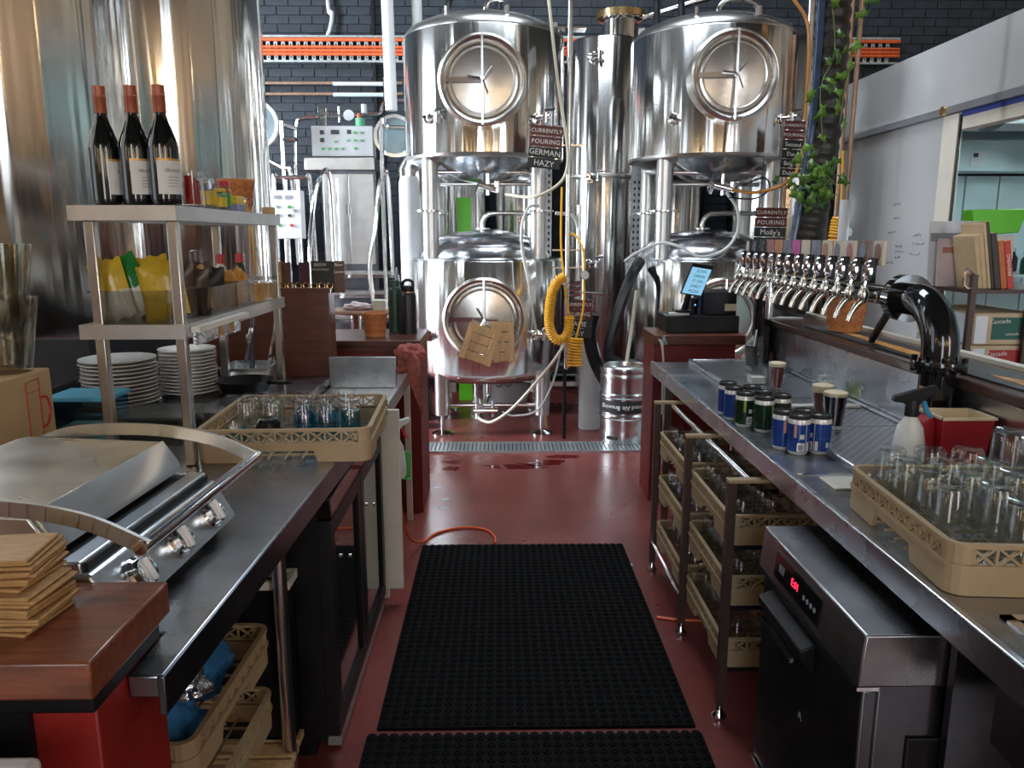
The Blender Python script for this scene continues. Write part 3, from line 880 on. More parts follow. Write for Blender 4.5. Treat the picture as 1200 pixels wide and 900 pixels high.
# coasters
cs = MB().prism([(-0.05, -0.05), (0.05, -0.05), (0.05, 0.05), (-0.05, 0.05)], 0, 0.0042).ob('coaster', 'coaster', bevel=0.006, seg=2)
ORD = ['bottom', 'second', 'third', 'fourth', 'fifth', 'sixth', 'seventh', 'eighth', 'ninth', 'tenth', 'eleventh', 'twelfth', 'thirteenth', 'fourteenth', 'fifteenth', 'sixteenth', 'seventeenth', 'top']
for i in range(18):
    o = cs if i == 0 else cs.copy()
    if i: COL.objects.link(o)
    z = 1.0005 + i * 0.0060
    o.location = (-0.700 + random.uniform(-0.008, 0.008) - (0.016 if i > 9 else 0), 1.055 + random.uniform(-0.008, 0.008) + (0.012 if i > 9 else 0), z)
    o.rotation_euler = (random.uniform(-0.012, 0.012), random.uniform(-0.012, 0.012), math.radians(-4 + random.uniform(-5, 5) + (8 if i > 11 else 0)))
    o.scale = (1.06, 1.06, 1.25)
    tag(o, 'square brown coaster on the timber cap, %s of the stack' % (ORD[i] if i in (0, 17) else ORD[i] + ' from below'), 'coaster', 'stack of brown coasters')

# ---------------- contact grill
gr = thing('contact_grill', 'stainless contact grill with ribbed lid, bar handle and three knobs on the left bench', 'grill', (0, 0, 0))
# local frame: x to the front (towards the aisle), y along the bench, built at the origin
def G(b): return b
b = MB().prism([(-0.42, 0.0), (0.05, 0.0), (0.005, 0.085), (-0.42, 0.085)], -0.25, 0.25, 'y')
b.ob('base', 'grill_blue_steel', gr, bevel=0.006)
MB().box((-0.40, -0.235, 0.085), (-0.005, 0.235, 0.10)).ob('lower_plate', 'black_matte', gr)
MB().box((-0.05, -0.245, 0.082), (-0.012, 0.245, 0.104)).ob('drip_rim', 'grill_blue_steel', gr, bevel=0.004)
MB().box((-0.41, -0.225, 0.105), (-0.095, 0.225, 0.118)).ob('upper_plate', 'black_matte', gr)
lid = MB().prism([(-0.43, 0.118), (-0.060, 0.118), (-0.066, 0.135), (-0.095, 0.178), (-0.40, 0.188), (-0.43, 0.18)], -0.235, 0.235, 'y').ob('lid', 'grill_steel', gr, bevel=0.006)
MB().prism([(-0.064, 0.116), (-0.058, 0.116), (-0.064, 0.137), (-0.094, 0.181), (-0.10, 0.177), (-0.070, 0.134)], -0.225, 0.225, 'y').ob('lid_front_edge', 'grill_blue_steel', lid)
for y in (-0.252, 0.252):
    hd = MB()
    pts = [(-0.40, 0.165), (-0.30, 0.195), (-0.14, 0.200), (0.0, 0.180), (0.105, 0.135)]
    for k in range(len(pts) - 1):
        pass
    sp = smooth_path([(x, y, z) for x, z in pts], 5)
    for p, q in zip(sp[:-1], sp[1:]):
        hd.bar(p, q + (q - p) * 0.08, 0.008, 0.026, (0.4, 0, 1))
    hd.ob('handle_arm', 'grill_steel', gr)
    MB().cyl((0.100, y - 0.012, 0.138), (0.100, y + 0.012, 0.138), 0.012, 14).ob('handle_bolt', 'chrome', gr)
MB().cyl((0.100, -0.252, 0.138), (0.100, 0.252, 0.138), 0.012, 16).ob('handle_bar', 'chrome', gr)
for y in (-0.15, 0.0, 0.15):
    c = Vector((0.0295, y, 0.04))
    Mk = frame(c, (0, 1, 0), (-0.4664, 0, 0.8846))
    k = MB().lathe([(0, 0), (0.033, 0), (0.033, 0.006), (0.027, 0.010), (0.026, 0.022), (0, 0.024)], (0, 0, 0), 24, Mk).ob('knob', 'chrome', gr)
    MB().box((-0.005, -0.022, 0.022), (0.005, 0.022, 0.031), Mk).ob('knob_grip', 'white_plastic', k, bevel=0.003)
for (x, y) in ((-0.36, -0.21), (-0.36, 0.21), (0.0, -0.21), (0.0, 0.21)):
    MB().cyl((x, y, -0.025), (x, y, 0.0), 0.018, 10).ob('rubber_foot', 'black_plastic', gr)
gr.location = (-0.660, 1.425, 0.9255)
gr.rotation_euler = (0, 0, math.radians(-2.5))

# ---------------- wire glass racks (dishwasher baskets)
def make_rack(L=0.5, Wd=0.5, h=0.10, name='glass_rack'):
    """tan plastic rack centred on the origin, z from 0"""
    t = thing(name, 'tan plastic glass rack', 'rack')
    a, b_, th = L / 2, Wd / 2, 0.010
    h0 = h * 0.56
    R = 0.035
    def outline(aa, bb, r, n=4):
        out = []
        for cx, cy, a0 in ((aa - r, bb - r, 0), (-(aa - r), bb - r, PI / 2), (-(aa - r), -(bb - r), PI), (aa - r, -(bb - r), 1.5 * PI)):
            for i in range(n + 1):
                an = a0 + PI / 2 * i / n
                out.append((cx + r * math.cos(an), cy + r * math.sin(an)))
        return out
    # lower solid wall with a hand hold notch in the middle of every side
    m = MB()
    hw, hh = 0.085, h0 * 0.62
    for s in (-1, 1):
        for ax in ('x', 'y'):
            A, B = (a, b_) if ax == 'x' else (b_, a)
            y1, y0 = s * B, s * (B - th)
            poly = [(-(A - R), 0), (-hw - 0.012, 0), (-hw, hh), (hw, hh), (hw + 0.012, 0), (A - R, 0), (A - R, h0), (-(A - R), h0)]
            m.prism(poly, min(y0, y1), max(y0, y1), 'y' if ax == 'x' else 'x')
    o1, o2 = outline(a, b_, R), outline(a - th, b_ - th, R - th)
    for cnr in range(4):
        for i in range(4):
            k = cnr * 5 + i
            p = [o1[k], o1[k + 1], o2[k + 1], o2[k]]
            m.prism(p, 0, h0)
    m.ob('lower_wall', 'rack_tan', t)
    # rims
    rim = MB()
    for z0, z1, g in ((h0 - 0.004, h0 + 0.004, 0.004), (h - 0.008, h, 0.003)):
        q1, q2 = outline(a + g, b_ + g, R + g), outline(a - th, b_ - th, R - th)
        n = len(q1)
        for k in range(n):
            l = (k + 1) % n
            rim.prism([q1[k], q1[l], q2[l], q2[k]], z0, z1)
    rim.ob('rim', 'rack_tan', t)
    # lattice of crossed struts
    la = MB()
    def side(p, q, nx):
        p, q = Vector(p), Vector(q)
        d = (q - p) / nx
        nrm = Vector((d.y, -d.x, 0)).normalized()
        for i in range(nx):
            s0, s1 = p + d * i, p + d * (i + 1)
            zl, zh = Vector((0, 0, h0)), Vector((0, 0, h - 0.006))
            la.bar(s0 + zl, s1 + zh, 0.006, 0.0045, nrm.cross(d.normalized()))
            la.bar(s0 + zh, s1 + zl, 0.006, 0.0045, nrm.cross(d.normalized()))
            la.bar(s1 + zl, s1 + zh, 0.006, 0.005, d.normalized())
        la.bar(p + zl, p + zh, 0.006, 0.02, d.normalized())
        la.bar(q + zl, q + zh, 0.006, 0.02, d.normalized())
    e = th * 0.5
    side((-(a - R), -b_ + e, 0), (a - R, -b_ + e, 0), 9)
    side((a - R, b_ - e, 0), (-(a - R), b_ - e, 0), 9)
    side((a - e, -(b_ - R), 0), (a - e, b_ - R, 0), 9)
    side((-a + e, b_ - R, 0), (-a + e, -(b_ - R), 0), 9)
    for cnr in range(4):
        for i in range(4):
            k = cnr * 5 + i
            la.prism([o1[k], o1[k + 1], o2[k + 1], o2[k]], h0, h - 0.004)
    la.ob('lattice', 'rack_tan', t)
    gd = MB()
    for i in range(1, 10):
        gd.box((-a + th, -b_ + i * Wd / 10 - 0.002, 0.006), (a - th, -b_ + i * Wd / 10 + 0.002, 0.012))
        gd.box((-a + i * L / 10 - 0.002, -b_ + th, 0.006), (-a + i * L / 10 + 0.002, b_ - th, 0.012))
    gd.ob('base_grid', 'rack_tan', t)
    return t


RACK = make_rack()
RACK.location = (-0.640, 2.420, 0.901)
RACK.rotation_euler = (0, 0, math.radians(2.5))
tag(RACK, 'tan plastic glass rack of upturned clear and blue glasses on the left bench', 'rack', 'tan glass racks')
# under the left bench
dup(RACK, (-0.875, 1.665, 0.432), math.radians(-1.5), 'tan glass rack with blue cloths, upper one under the left bench')
dup(RACK, (-0.875, 1.665, 0.245), math.radians(-1.5), 'empty tan glass rack, lower one under the left bench')

# ---------------- glasses
def make_tumbler(name, r0, r1, h, m='glass', base=0.010):
    """upturned tumbler: mouth down at z=0"""
    t = thing(name, 'clear glass', 'glass')
    MB().lathe([(r0, 0), (r0 + 0.0012, 0.001), (r1 + 0.001, h - 0.008), (r1 - 0.004, h), (r1 - 0.012, h - 0.002), (0, h - 0.004)], (0, 0, 0), 20).ob('outer_wall', m, t)
    MB().lathe([(r0, 0), (r1 - 0.0015, h - base - 0.006), (r1 - 0.008, h - base), (0, h - base)], (0, 0, 0), 20).ob('inner_wall', m, t)
    return t


GL = make_tumbler('beer_glass', 0.036, 0.030, 0.125)
GT = make_tumbler('tall_glass', 0.038, 0.033, 0.150)
GX = make_tumbler('large_glass', 0.044, 0.040, 0.195)
GB = make_tumbler('tinted_glass', 0.034, 0.031, 0.105)
for o in list(GB.children): bpy.data.objects.remove(o)
MB().lathe([(0.034, 0), (0.0355, 0.001), (0.032, 0.112), (0.026, 0.120), (0, 0.117)], (0, 0, 0), 20).ob('clear_wall', 'glass', GB)
MB().lathe([(0.0330, 0.020), (0.0325, 0.030), (0.0315, 0.080), (0.030, 0.084), (0, 0.085)], (0, 0, 0), 20).ob('blue_fill', 'glass_blue_deep', GB)
GK = make_tumbler('black_base_glass', 0.036, 0.033, 0.105)
for o in list(GK.children): bpy.data.objects.remove(o)
MB().lathe([(0.036, 0), (0.037, 0.001), (0.036, 0.070)], (0, 0, 0), 20).ob('clear_wall', 'glass', GK)
MB().lathe([(0.036, 0.070), (0.036, 0.094), (0.028, 0.102), (0, 0.099)], (0, 0, 0), 20).ob('black_base', 'glass_black_paint', GK)


def put(src, used, loc, rz, label, group):
    if used[0]:
        o = dup(src, loc, rz, label, group)
    else:
        used[0] = True
        o = src
        o.location = loc
        o.rotation_euler = (0, 0, rz)
        tag(o, label, 'glass', group)
    return o


uGL, uGT, uGB, uGK, uGX = [False], [False], [False], [False], [False]
zb = 0.914
gl_l = 'upturned clear beer glass in the tan rack on the left bench'
for gi, (x, y) in enumerate([(-0.82, 2.50), (-0.75, 2.52), (-0.815, 2.42), (-0.735, 2.42), (-0.66, 2.54), (-0.59, 2.56), (-0.52, 2.57)]):
    put(GL, uGL, (x, y, zb), 0, 'upturned clear glass in the left rack, ' + ['leftmost of the back row', 'second in the back row', 'leftmost of the middle row', 'second in the middle row', 'third in the back row', 'fourth in the back row', 'rightmost of the back row'][gi], 'clear glasses in the left rack')
for gi, (x, y) in enumerate([(-0.625, 2.40), (-0.555, 2.39), (-0.485, 2.44), (-0.56, 2.47), (-0.635, 2.47)]):
    put(GB, uGB, (x, y, zb), 0, 'upturned glass with blue base in the left rack, ' + ['front left of the five', 'front middle of the five', 'rightmost of the five', 'back middle of the five', 'back left of the five'][gi], 'blue based glasses in the left rack')
put(GB, uGB, (-0.805, 2.285, zb - 0.02), 0, 'upturned blue based glass in the near left corner of the left rack', 'blue based glasses in the left rack')
put(GK, uGK, (-0.705, 2.285, zb - 0.01), 0, 'upturned glass with a black base at the near side of the left rack', None)

# blue cloths in the rack under the bench
def crumple(cx, cy, cz, rx, ry, rz, name, m, label, cat, seed, n=26, amp=0.35):
    rnd = random.Random(seed)
    from mathutils import noise
    vs, fs = [], []
    for i in range(n + 1):
        th = PI * i / n
        for j in range(2 * n):
            ph = 2 * PI * j / (2 * n)
            d = Vector((math.sin(th) * math.cos(ph), math.sin(th) * math.sin(ph), math.cos(th)))
            k = 1 + amp * (noise.noise(d * 2.2 + Vector((seed, 0, 0))) + 0.5 * abs(noise.noise(d * 5 + Vector((0, seed, 0)))))
            z = max(d.z * k * rz, -rz * 0.55)
            vs.append((cx + d.x * k * rx, cy + d.y * k * ry, cz + z))
    for i in range(n):
        for j in range(2 * n):
            l = (j + 1) % (2 * n)
            fs.append((i * 2 * n + j, (i + 1) * 2 * n + j, (i + 1) * 2 * n + l, i * 2 * n + l))
    o = MB().add(vs, fs).ob(name, m, angle=80)
    return tag(o, label, cat)
crumple(-0.80, 1.74, 0.50, 0.11, 0.14, 0.10, 'blue_cloth', 'cloth_blue', 'crumpled blue cloth heaped in the rack under the left bench', 'cloth', 3)
crumple(-0.79, 1.53, 0.49, 0.12, 0.10, 0.085, 'blue_cloth', 'cloth_blue', 'crumpled blue cloth at the near end of the rack under the bench', 'cloth', 9)
crumple(-0.735, 1.60, 0.545, 0.055, 0.06, 0.045, 'foil_packet', 'foil', 'shiny crumpled foil packet lying on the blue cloths', 'packet', 5, amp=0.5)

# dark bin with grey rim, next to the post
tb = thing('storage_bin', 'black storage bin with pale grey rim beside the bench leg', 'bin', (-0.85, 2.2, 0))
bn = MB()
bn.box((-0.98, 1.99, 0.30), (-0.58, 2.02, 0.62)).box((-0.98, 2.40, 0.30), (-0.58, 2.43, 0.62)).box((-0.61, 1.99, 0.30), (-0.58, 2.43, 0.62)).box((-0.98, 1.99, 0.30), (-0.95, 2.43, 0.62)).box((-0.98, 1.99, 0.28), (-0.58, 2.43, 0.30))
tb.location = (-0.78, 2.2, 0.25)
bpy.data.objects.remove(tb)
def open_box(t, x0, y0, z0, x1, y1, z1, th, m, name='body', bevel=0.004):
    b = MB()
    b.box((x0, y0, z0), (x1, y1, z0 + th)).box((x0, y0, z0), (x1, y0 + th, z1)).box((x0, y1 - th, z0), (x1, y1, z1)).box((x0, y0, z0), (x0 + th, y1, z1)).box((x1 - th, y0, z0), (x1, y1, z1))
    return b.ob(name, m, t)
tb = thing('storage_bin', 'black storage bin with pale grey rim beside the bench leg', 'bin', (-0.78, 1.87, 0.29))
open_box(tb, -0.90, 1.985, 0.13, -0.590, 2.055, 0.60, 0.008, 'black_plastic')
r_ = MB()
for (a, b) in (((-0.91, 1.975, 0.595), (-0.580, 1.99, 0.62)), ((-0.91, 2.048, 0.595), (-0.580, 2.063, 0.62)), ((-0.595, 1.99, 0.595), (-0.580, 2.048, 0.62)), ((-0.91, 1.99, 0.595), (-0.895, 2.048, 0.62))):
    r_.box(a, b)
r_.ob('rim', 'offwhite', tb)
crumple(-0.76, 1.86, 0.645, 0.09, 0.08, 0.05, 'plastic_bag', 'clear_plastic', 'clear crumpled plastic bag on top of the rack under the bench', 'bag', 21, amp=0.6)
cr = thing('slatted_crate', 'small pine slat crate on the floor under the bench', 'crate', (-0.72, 1.99, 0))
for i in range(4):
    y = 1.80 + i * 0.068
    MB().box((-0.86, y, 0.095), (-0.575 - 0.003 * i, y + 0.05, 0.115)).ob('slat', 'pine', cr)
for x in (-0.84, -0.66): MB().box((x, 1.80, 0.0), (x + 0.03, 2.054, 0.095)).ob('bearer', 'pine_dark', cr)

# ---------------- black bar fridge under the bench
fg = thing('bar_fridge', 'black two door bar fridge under the left bench', 'fridge', (-0.8, 2.55, 0))
MB().box((-1.10, 2.07, 0.06), (-0.52, 3.03, 0.825)).ob('body', 'black_plastic', fg)
MB().box((-1.08, 2.09, 0), (-0.56, 3.01, 0.06)).ob('plinth', 'black_plastic', fg)
MB().box((-0.53, 2.12, 0.012), (-0.490, 3.0, 0.05)).ob('kick_rail', 'galvanised', fg)
MB().box((-0.52, 2.07, 0.765), (-0.478, 3.03, 0.825)).ob('top_rail', 'black_gloss', fg, bevel=0.003)
for (y0, y1) in ((2.075, 2.545), (2.555, 3.025)):
    d = MB()
    d.box((-0.52, y0, 0.075), (-0.482, y0 + 0.05, 0.755)).box((-0.52, y1 - 0.05, 0.075), (-0.482, y1, 0.755)).box((-0.52, y0 + 0.05, 0.075), (-0.482, y1 - 0.05, 0.13)).box((-0.52, y0 + 0.05, 0.70), (-0.482, y1 - 0.05, 0.755))
    do = d.ob('door', 'black_plastic', fg)
    MB().box((-0.50, y0 + 0.05, 0.13), (-0.492, y1 - 0.05, 0.70)).ob('door_glass', 'black_gloss', do)
    MB().cyl((-0.482, (y0 + y1) / 2, 0.55), (-0.472, (y0 + y1) / 2, 0.55), 0.007, 10).ob('lock', 'chrome', do)

# ---------------- white end board, spray bottle, sink bench, red counter
wp = tag(MB().box((-0.50, 3.065, 0.07), (-0.412, 3.085, 0.855)).ob('white_board', 'offwhite', bevel=0.004), 'narrow off white board standing at the end of the left bench', 'board')
def spray_bottle(name, label, loc, body_m, head_m, trig_m, h=0.2, rz=0, hang=False):
    t = thing(name, label, 'spray bottle')
    MB().lathe([(0, 0), (0.040, 0), (0.044, 0.01), (0.042, 0.06), (0.034, h * 0.62), (0.016, h * 0.78), (0.014, h * 0.84), (0, h * 0.84)], (0, 0, 0), 22).ob('bottle', body_m, t)
    MB().lathe([(0, 0), (0.019, 0), (0.018, 0.03), (0.014, 0.045), (0, 0.045)], (0, 0, h * 0.80), 16).ob('collar', head_m, t)
    z = h * 0.80 + 0.04
    MB().prism([(-0.058, z + 0.050), (-0.066, z + 0.036), (-0.030, z + 0.010), (-0.012, z - 0.012), (0.012, z - 0.012), (0.028, z - 0.002), (0.056, z + 0.002), (0.052, z + 0.016), (0.0, z + 0.034)], -0.012, 0.012, 'y').ob('head', head_m, t, bevel=0.003)
    MB().prism([(-0.035, z + 0.004), (-0.022, z + 0.004), (-0.034, z - 0.030), (-0.052, z - 0.046), (-0.058, z - 0.042), (-0.045, z - 0.02)], -0.006, 0.006, 'y').ob('trigger', trig_m, t, bevel=0.002)
    t.location = loc
    t.rotation_euler = (0, 0, rz)
    return t
sh = spray_bottle('spray_bottle', 'white spray bottle with a red trigger hanging beside the white board', (-0.45, 3.22, 0.52), 'white_plastic', 'white_plastic', 'red_plastic', 0.22, math.radians(185))
MB().box((-0.492, 3.20, 0.52), (-0.488, 3.24, 0.60)).ob('holder_strip', 'green_clip')
bpy.data.objects.remove(bpy.data.objects['holder_strip'])
tag(MB().box((-0.425, 3.27, 0.50), (-0.395, 3.275, 0.62)).box((-0.425, 3.235, 0.50), (-0.395, 3.275, 0.505)).ob('bottle_holder', 'green_clip', bevel=0.002), 'narrow green clip holder behind the hanging spray bottle', 'holder')
sb = thing('sink_bench', 'stainless sink bench with upstand behind the glass rack', 'bench', (-0.85, 3.6, 0))
MB().box((-0.785, 3.10, 0.835), (-0.47, 4.10, 0.86)).ob('bench_top', 'shelf_steel', sb, bevel=0.003)
MB().box((-0.785, 3.50, 0.86), (-0.478, 3.52, 1.005)).ob('upstand', 'bench_steel', sb, bevel=0.003)
MB().box((-0.49, 3.10, 0.80), (-0.465, 4.10, 0.866)).ob('front_lip', 'shelf_steel', sb, bevel=0.003)
for (x, y) in ((-0.50, 3.14), (-0.50, 4.07), (-0.76, 4.07)): MB().box((x - 0.015, y - 0.015, 0), (x + 0.015, y + 0.015, 0.835)).ob('leg', 'offwhite', sb)
sp = tag(MB().box((-0.497, 3.30, 0.0), (-0.475, 3.325, 0.80)).ob('white_pole', 'offwhite'), 'thin pale post on the floor between board and red counter', 'post')
rc = thing('red_counter', 'red counter with dark timber top behind the left bench, orange pot on it', 'counter', (-1.0, 4.5, 0))
MB().box((-1.36, 4.18, 0), (-0.438, 4.62, 0.935)).ob('carcass', 'red_paint_dark', rc, bevel=0.004)
MB().box((-1.38, 4.12, 0.965), (-0.430, 4.66, 0.997)).ob('counter_top', 'dark_top_wood', rc, bevel=0.004)
MB().box((-1.37, 4.15, 0.935), (-0.434, 4.64, 0.965)).ob('under_top_strip', 'red_brown_wood', rc)  # red brown timber strip between carcass and counter top
# tea towel over the counter corner
tw = thing('tea_towel', 'red and pale checked tea towel hanging over the sink bench corner', 'towel', (-0.47, 3.9, 0.7))
def drape(name, m, parent, pts_top, drop, seed, th=0.006):
    rnd = random.Random(seed)
    n = len(pts_top)
    rows = 9
    vs, fs = [], []
    for r in range(rows + 1):
        for i, (x, y, z) in enumerate(pts_top):
            k = r / rows
            w = math.sin(i * 1.7 + seed) * 0.020 * k
            vs.append((x + w + 0.01 * k, y - 0.02 * k + math.cos(i * 2.1 + r * 0.3) * 0.012 * k, z - drop[i] * k))
    for r in range(rows):
        for i in range(n - 1):
            fs.append((r * n + i, r * n + i + 1, (r + 1) * n + i + 1, (r + 1) * n + i))
    o = MB().add(vs, fs).ob(name, m, parent, angle=80)
    s = o.modifiers.new('thick', 'SOLIDIFY')
    s.thickness = th
    return o
drape('hanging_part', 'towel_red', tw, [(-0.53 + 0.016 * i, 3.95 - 0.012 * i, 0.985 - 0.0022 * (i - 3) ** 2) for i in range(9)], [0.10, 0.12, 0.13, 0.15, 0.16, 0.18, 0.27, 0.30, 0.24], 3)
crumple(-0.465, 3.95, 0.955, 0.075, 0.06, 0.05, 'folded_part', 'towel_red', 'x', 'x', 14, amp=0.3)
fp = bpy.data.objects['folded_part']; fp.parent = tw; fp.location = -Vector(tw.location)
for k_ in ('label', 'category'): del fp[k_]

# objects on the red counter
def tapered_pot(name, label, x, y, z, r0, r1, h, group=None, pattern=True):
    t = thing(name, label, 'pot', (x, y, z), group)
    MB().lathe([(0, 0.004), (r0 - 0.004, 0.004), (r1 - 0.006, h), (r1, h), (r1 + 0.002, h - 0.006), (r1 - 0.001, h - 0.012), (r0, 0), (0, 0)], (x, y, z), 30).ob('body', 'terracotta', t)
    if pattern:
        p = MB()
        nn = 9
        for j in range(3):
            for i in range(nn):
                a0 = 2 * PI * (i + 0.5 * (j % 2)) / nn
                z0 = h * (0.25 + 0.25 * j)
                rr = r0 + (r1 - r0) * (z0 / h) + 0.0005
                for sc in (1.0, 0.45):
                    q = []
                    for (da, dz) in ((0, 1), (1, 0), (0, -1), (-1, 0)):
                        a = a0 + da * sc * PI / nn
                        zz = z0 + dz * sc * h * 0.125
                        rr = r0 + (r1 - r0) * (zz / h) + 0.0005
                        q.append((x + rr * math.cos(a), y + rr * math.sin(a), z + zz))
                    p.tube(q, 0.0019, 4, closed=True)
        p.ob('diamond_pattern', 'pot_line', t, kind='stuff')
    return t
tapered_pot('cutlery_pot', 'small orange patterned pot on the red counter beside the bottles', -0.700, 4.32, 0.998, 0.055, 0.069, 0.135)
def flask(name, label, x, y, z, r, h, m, cap, ring=False):
    t = thing(name, label, 'bottle', (x, y, z))
    MB().lathe([(0, 0), (r, 0), (r, h * 0.72), (r * 0.92, h * 0.78), (r * 0.75, h * 0.80), (0, h * 0.80)], (x, y, z), 26).ob('body', m, t, angle=50)
    MB().lathe([(0, 0), (r * 0.8, 0), (r * 0.8, h * 0.10), (r * 0.7, h * 0.12), (0, h * 0.12)], (x, y, z + h * 0.795), 24).ob('cap', cap, t)
    if ring:
        MB().lathe([(r * 0.82, 0), (r * 0.84, 0), (r * 0.84, h * 0.02), (r * 0.82, h * 0.02)], (x, y, z + h * 0.785), 24).ob('neck_ring', 'brass', t)
        MB().tube([(x - r * 0.6, y, z + h * 0.9), (x - r * 0.55, y, z + h * 0.98), (x - r * 0.2, y, z + h * 1.02), (x + r * 0.3, y, z + h * 1.02), (x + r * 0.62, y, z + h * 0.98), (x + r * 0.65, y, z + h * 0.9)], 0.009, 8).ob('carry_loop', 'black_plastic', t)
    return t
flask('thermos', 'tall dark green thermos on the red counter', -0.612, 4.52, 0.998, 0.038, 0.33, 'bottle_green', 'bottle_green')
flask('drink_flask', 'black drink flask with carry loop on the red counter', -0.527, 4.45, 0.998, 0.048, 0.30, 'bottle_black', 'black_plastic', True)

# brown cabinet panel with the menu stand on top
bc = thing('brown_cabinet', 'red brown timber cabinet end behind the bench shelf', 'cabinet', (-1.2, 3.8, 0))
MB().box((-1.46, 3.60, 0), (-0.795, 3.63, 1.315)).ob('front_panel', 'red_brown_wood', bc, bevel=0.003)
MB().box((-1.46, 3.63, 0), (-0.80, 3.75, 1.285)).ob('carcass', 'red_brown_wood', bc)
def card(name, label, cat, x0, x1, z0, z1, y, m, tilt=0.0, group=None):
    t = thing(name, label, cat, ((x0 + x1) / 2, y, z0), group)
    b = MB()
    b.box((x0, y, z0), (x1, y + 0.012, z1)).ob('board', m, t, bevel=0.001)
    t.rotation_euler = (math.radians(tilt), 0, 0)
    return t
zc = 1.286
card('menu_board', 'orange and cream menu card on the brown cabinet', 'menu', -1.075, -1.03, zc, 1.435, 3.68, 'menu_orange')
card('menu_board', 'dark brown menu card beside the orange one', 'menu', -1.03, -0.99, zc, 1.43, 3.69, 'menu_brown')
card('menu_board', 'plum coloured menu card behind the chrome clips', 'menu', -0.955, -0.905, zc, 1.43, 3.71, 'menu_plum')
mb_ = card('menu_board', 'wide black menu card with cream lettering', 'menu', -0.895, -0.785, zc, 1.435, 3.70, 'menu_black')
MBk = [c for c in mb_.children][0]
text('BREW', 0.022, 'lettering', 'badge_cream', MBk, face_y(-0.85, 3.6995, 1.417))
text('HOUSE MENU', 0.013, 'lettering', 'badge_cream', MBk, face_y(-0.85, 3.6995, 1.395))
mb2 = card('menu_board', 'narrow brown card reading Beer Lover beside the black menu', 'menu', -0.785, -0.735, zc, 1.435, 3.69, 'menu_brown')
MBk = [c for c in mb2.children][0]
text('Beer', 0.020, 'lettering', 'ink_white', MBk, face_y(-0.760, 3.6895, 1.418))
text('Lover', 0.020, 'lettering', 'ink_white', MBk, face_y(-0.760, 3.6895, 1.385))
for i in range(7):
    x = -1.02 + i * 0.037
    t = thing('card_clip', 'chrome ring clip on the cabinet top, %s from the left' % NUM[i], 'clip', (x, 3.655, zc), 'chrome clips in front of the menu cards')
    MB().cyl((x, 3.655, zc), (x, 3.655, zc + 0.022), 0.010, 10).ob('base', 'chrome', t)
    MB().tube(arc((x, 3.655, zc + 0.036), 0.014, 0, 2 * PI, 12)[:-1], 0.003, 5, closed=True).ob('ring', 'brass', t)

# ---------------- shelf unit on the bench
SX0, SX1, SY0, SY1 = -1.158, -0.868, 2.125, 3.125
su = thing('bench_shelf', 'two tier stainless shelf standing on the left bench with wine bottles on top', 'shelf', (-1.0, 2.6, 0.9))
for z in (1.632, 1.310):
    s_ = MB().box((SX0 + 0.0062, SY0 + 0.0062, z - 0.008), (SX1 - 0.0062, SY1 - 0.0062, z - 0.0002)).ob('shelf', 'shelf_steel', su)
    e = MB()
    e.box((SX0, SY0, z - 0.040), (SX1, SY0 + 0.006, z)).box((SX1 - 0.006, SY0 + 0.006, z - 0.040), (SX1, SY1, z)).box((SX0, SY1 - 0.006, z - 0.040), (SX1 - 0.006, SY1, z)).box((SX0, SY0 + 0.006, z - 0.040), (SX0 + 0.006, SY1 - 0.006, z))
    e.ob('shelf_edge', 'shelf_steel', s_)
for x in (SX0 + 0.045, SX1 - 0.022):
    for y in (SY0 + 0.03, SY1 - 0.03):
        MB().box((x - 0.014, y - 0.014, 0.901), (x + 0.014, y + 0.014, 1.592)).ob('post', 'post_steel', su, bevel=0.003)
lt = thing('light_strip', 'narrow strip with small labels fixed under the middle shelf edge', 'light strip', (-0.85, 2.4, 1.30))
MB().box((-0.866, 2.16, 1.285), (-0.842, 2.60, 1.300)).ob('rail', 'offwhite', lt)
MB().box((-0.866, 2.17, 1.245), (-0.858, 2.55, 1.285)).ob('plate', 'foil', lt)
for y in (2.36, 2.46): MB().box((-0.857, y, 1.25), (-0.855, y + 0.022, 1.28)).ob('label_tag', 'label_gold', lt)

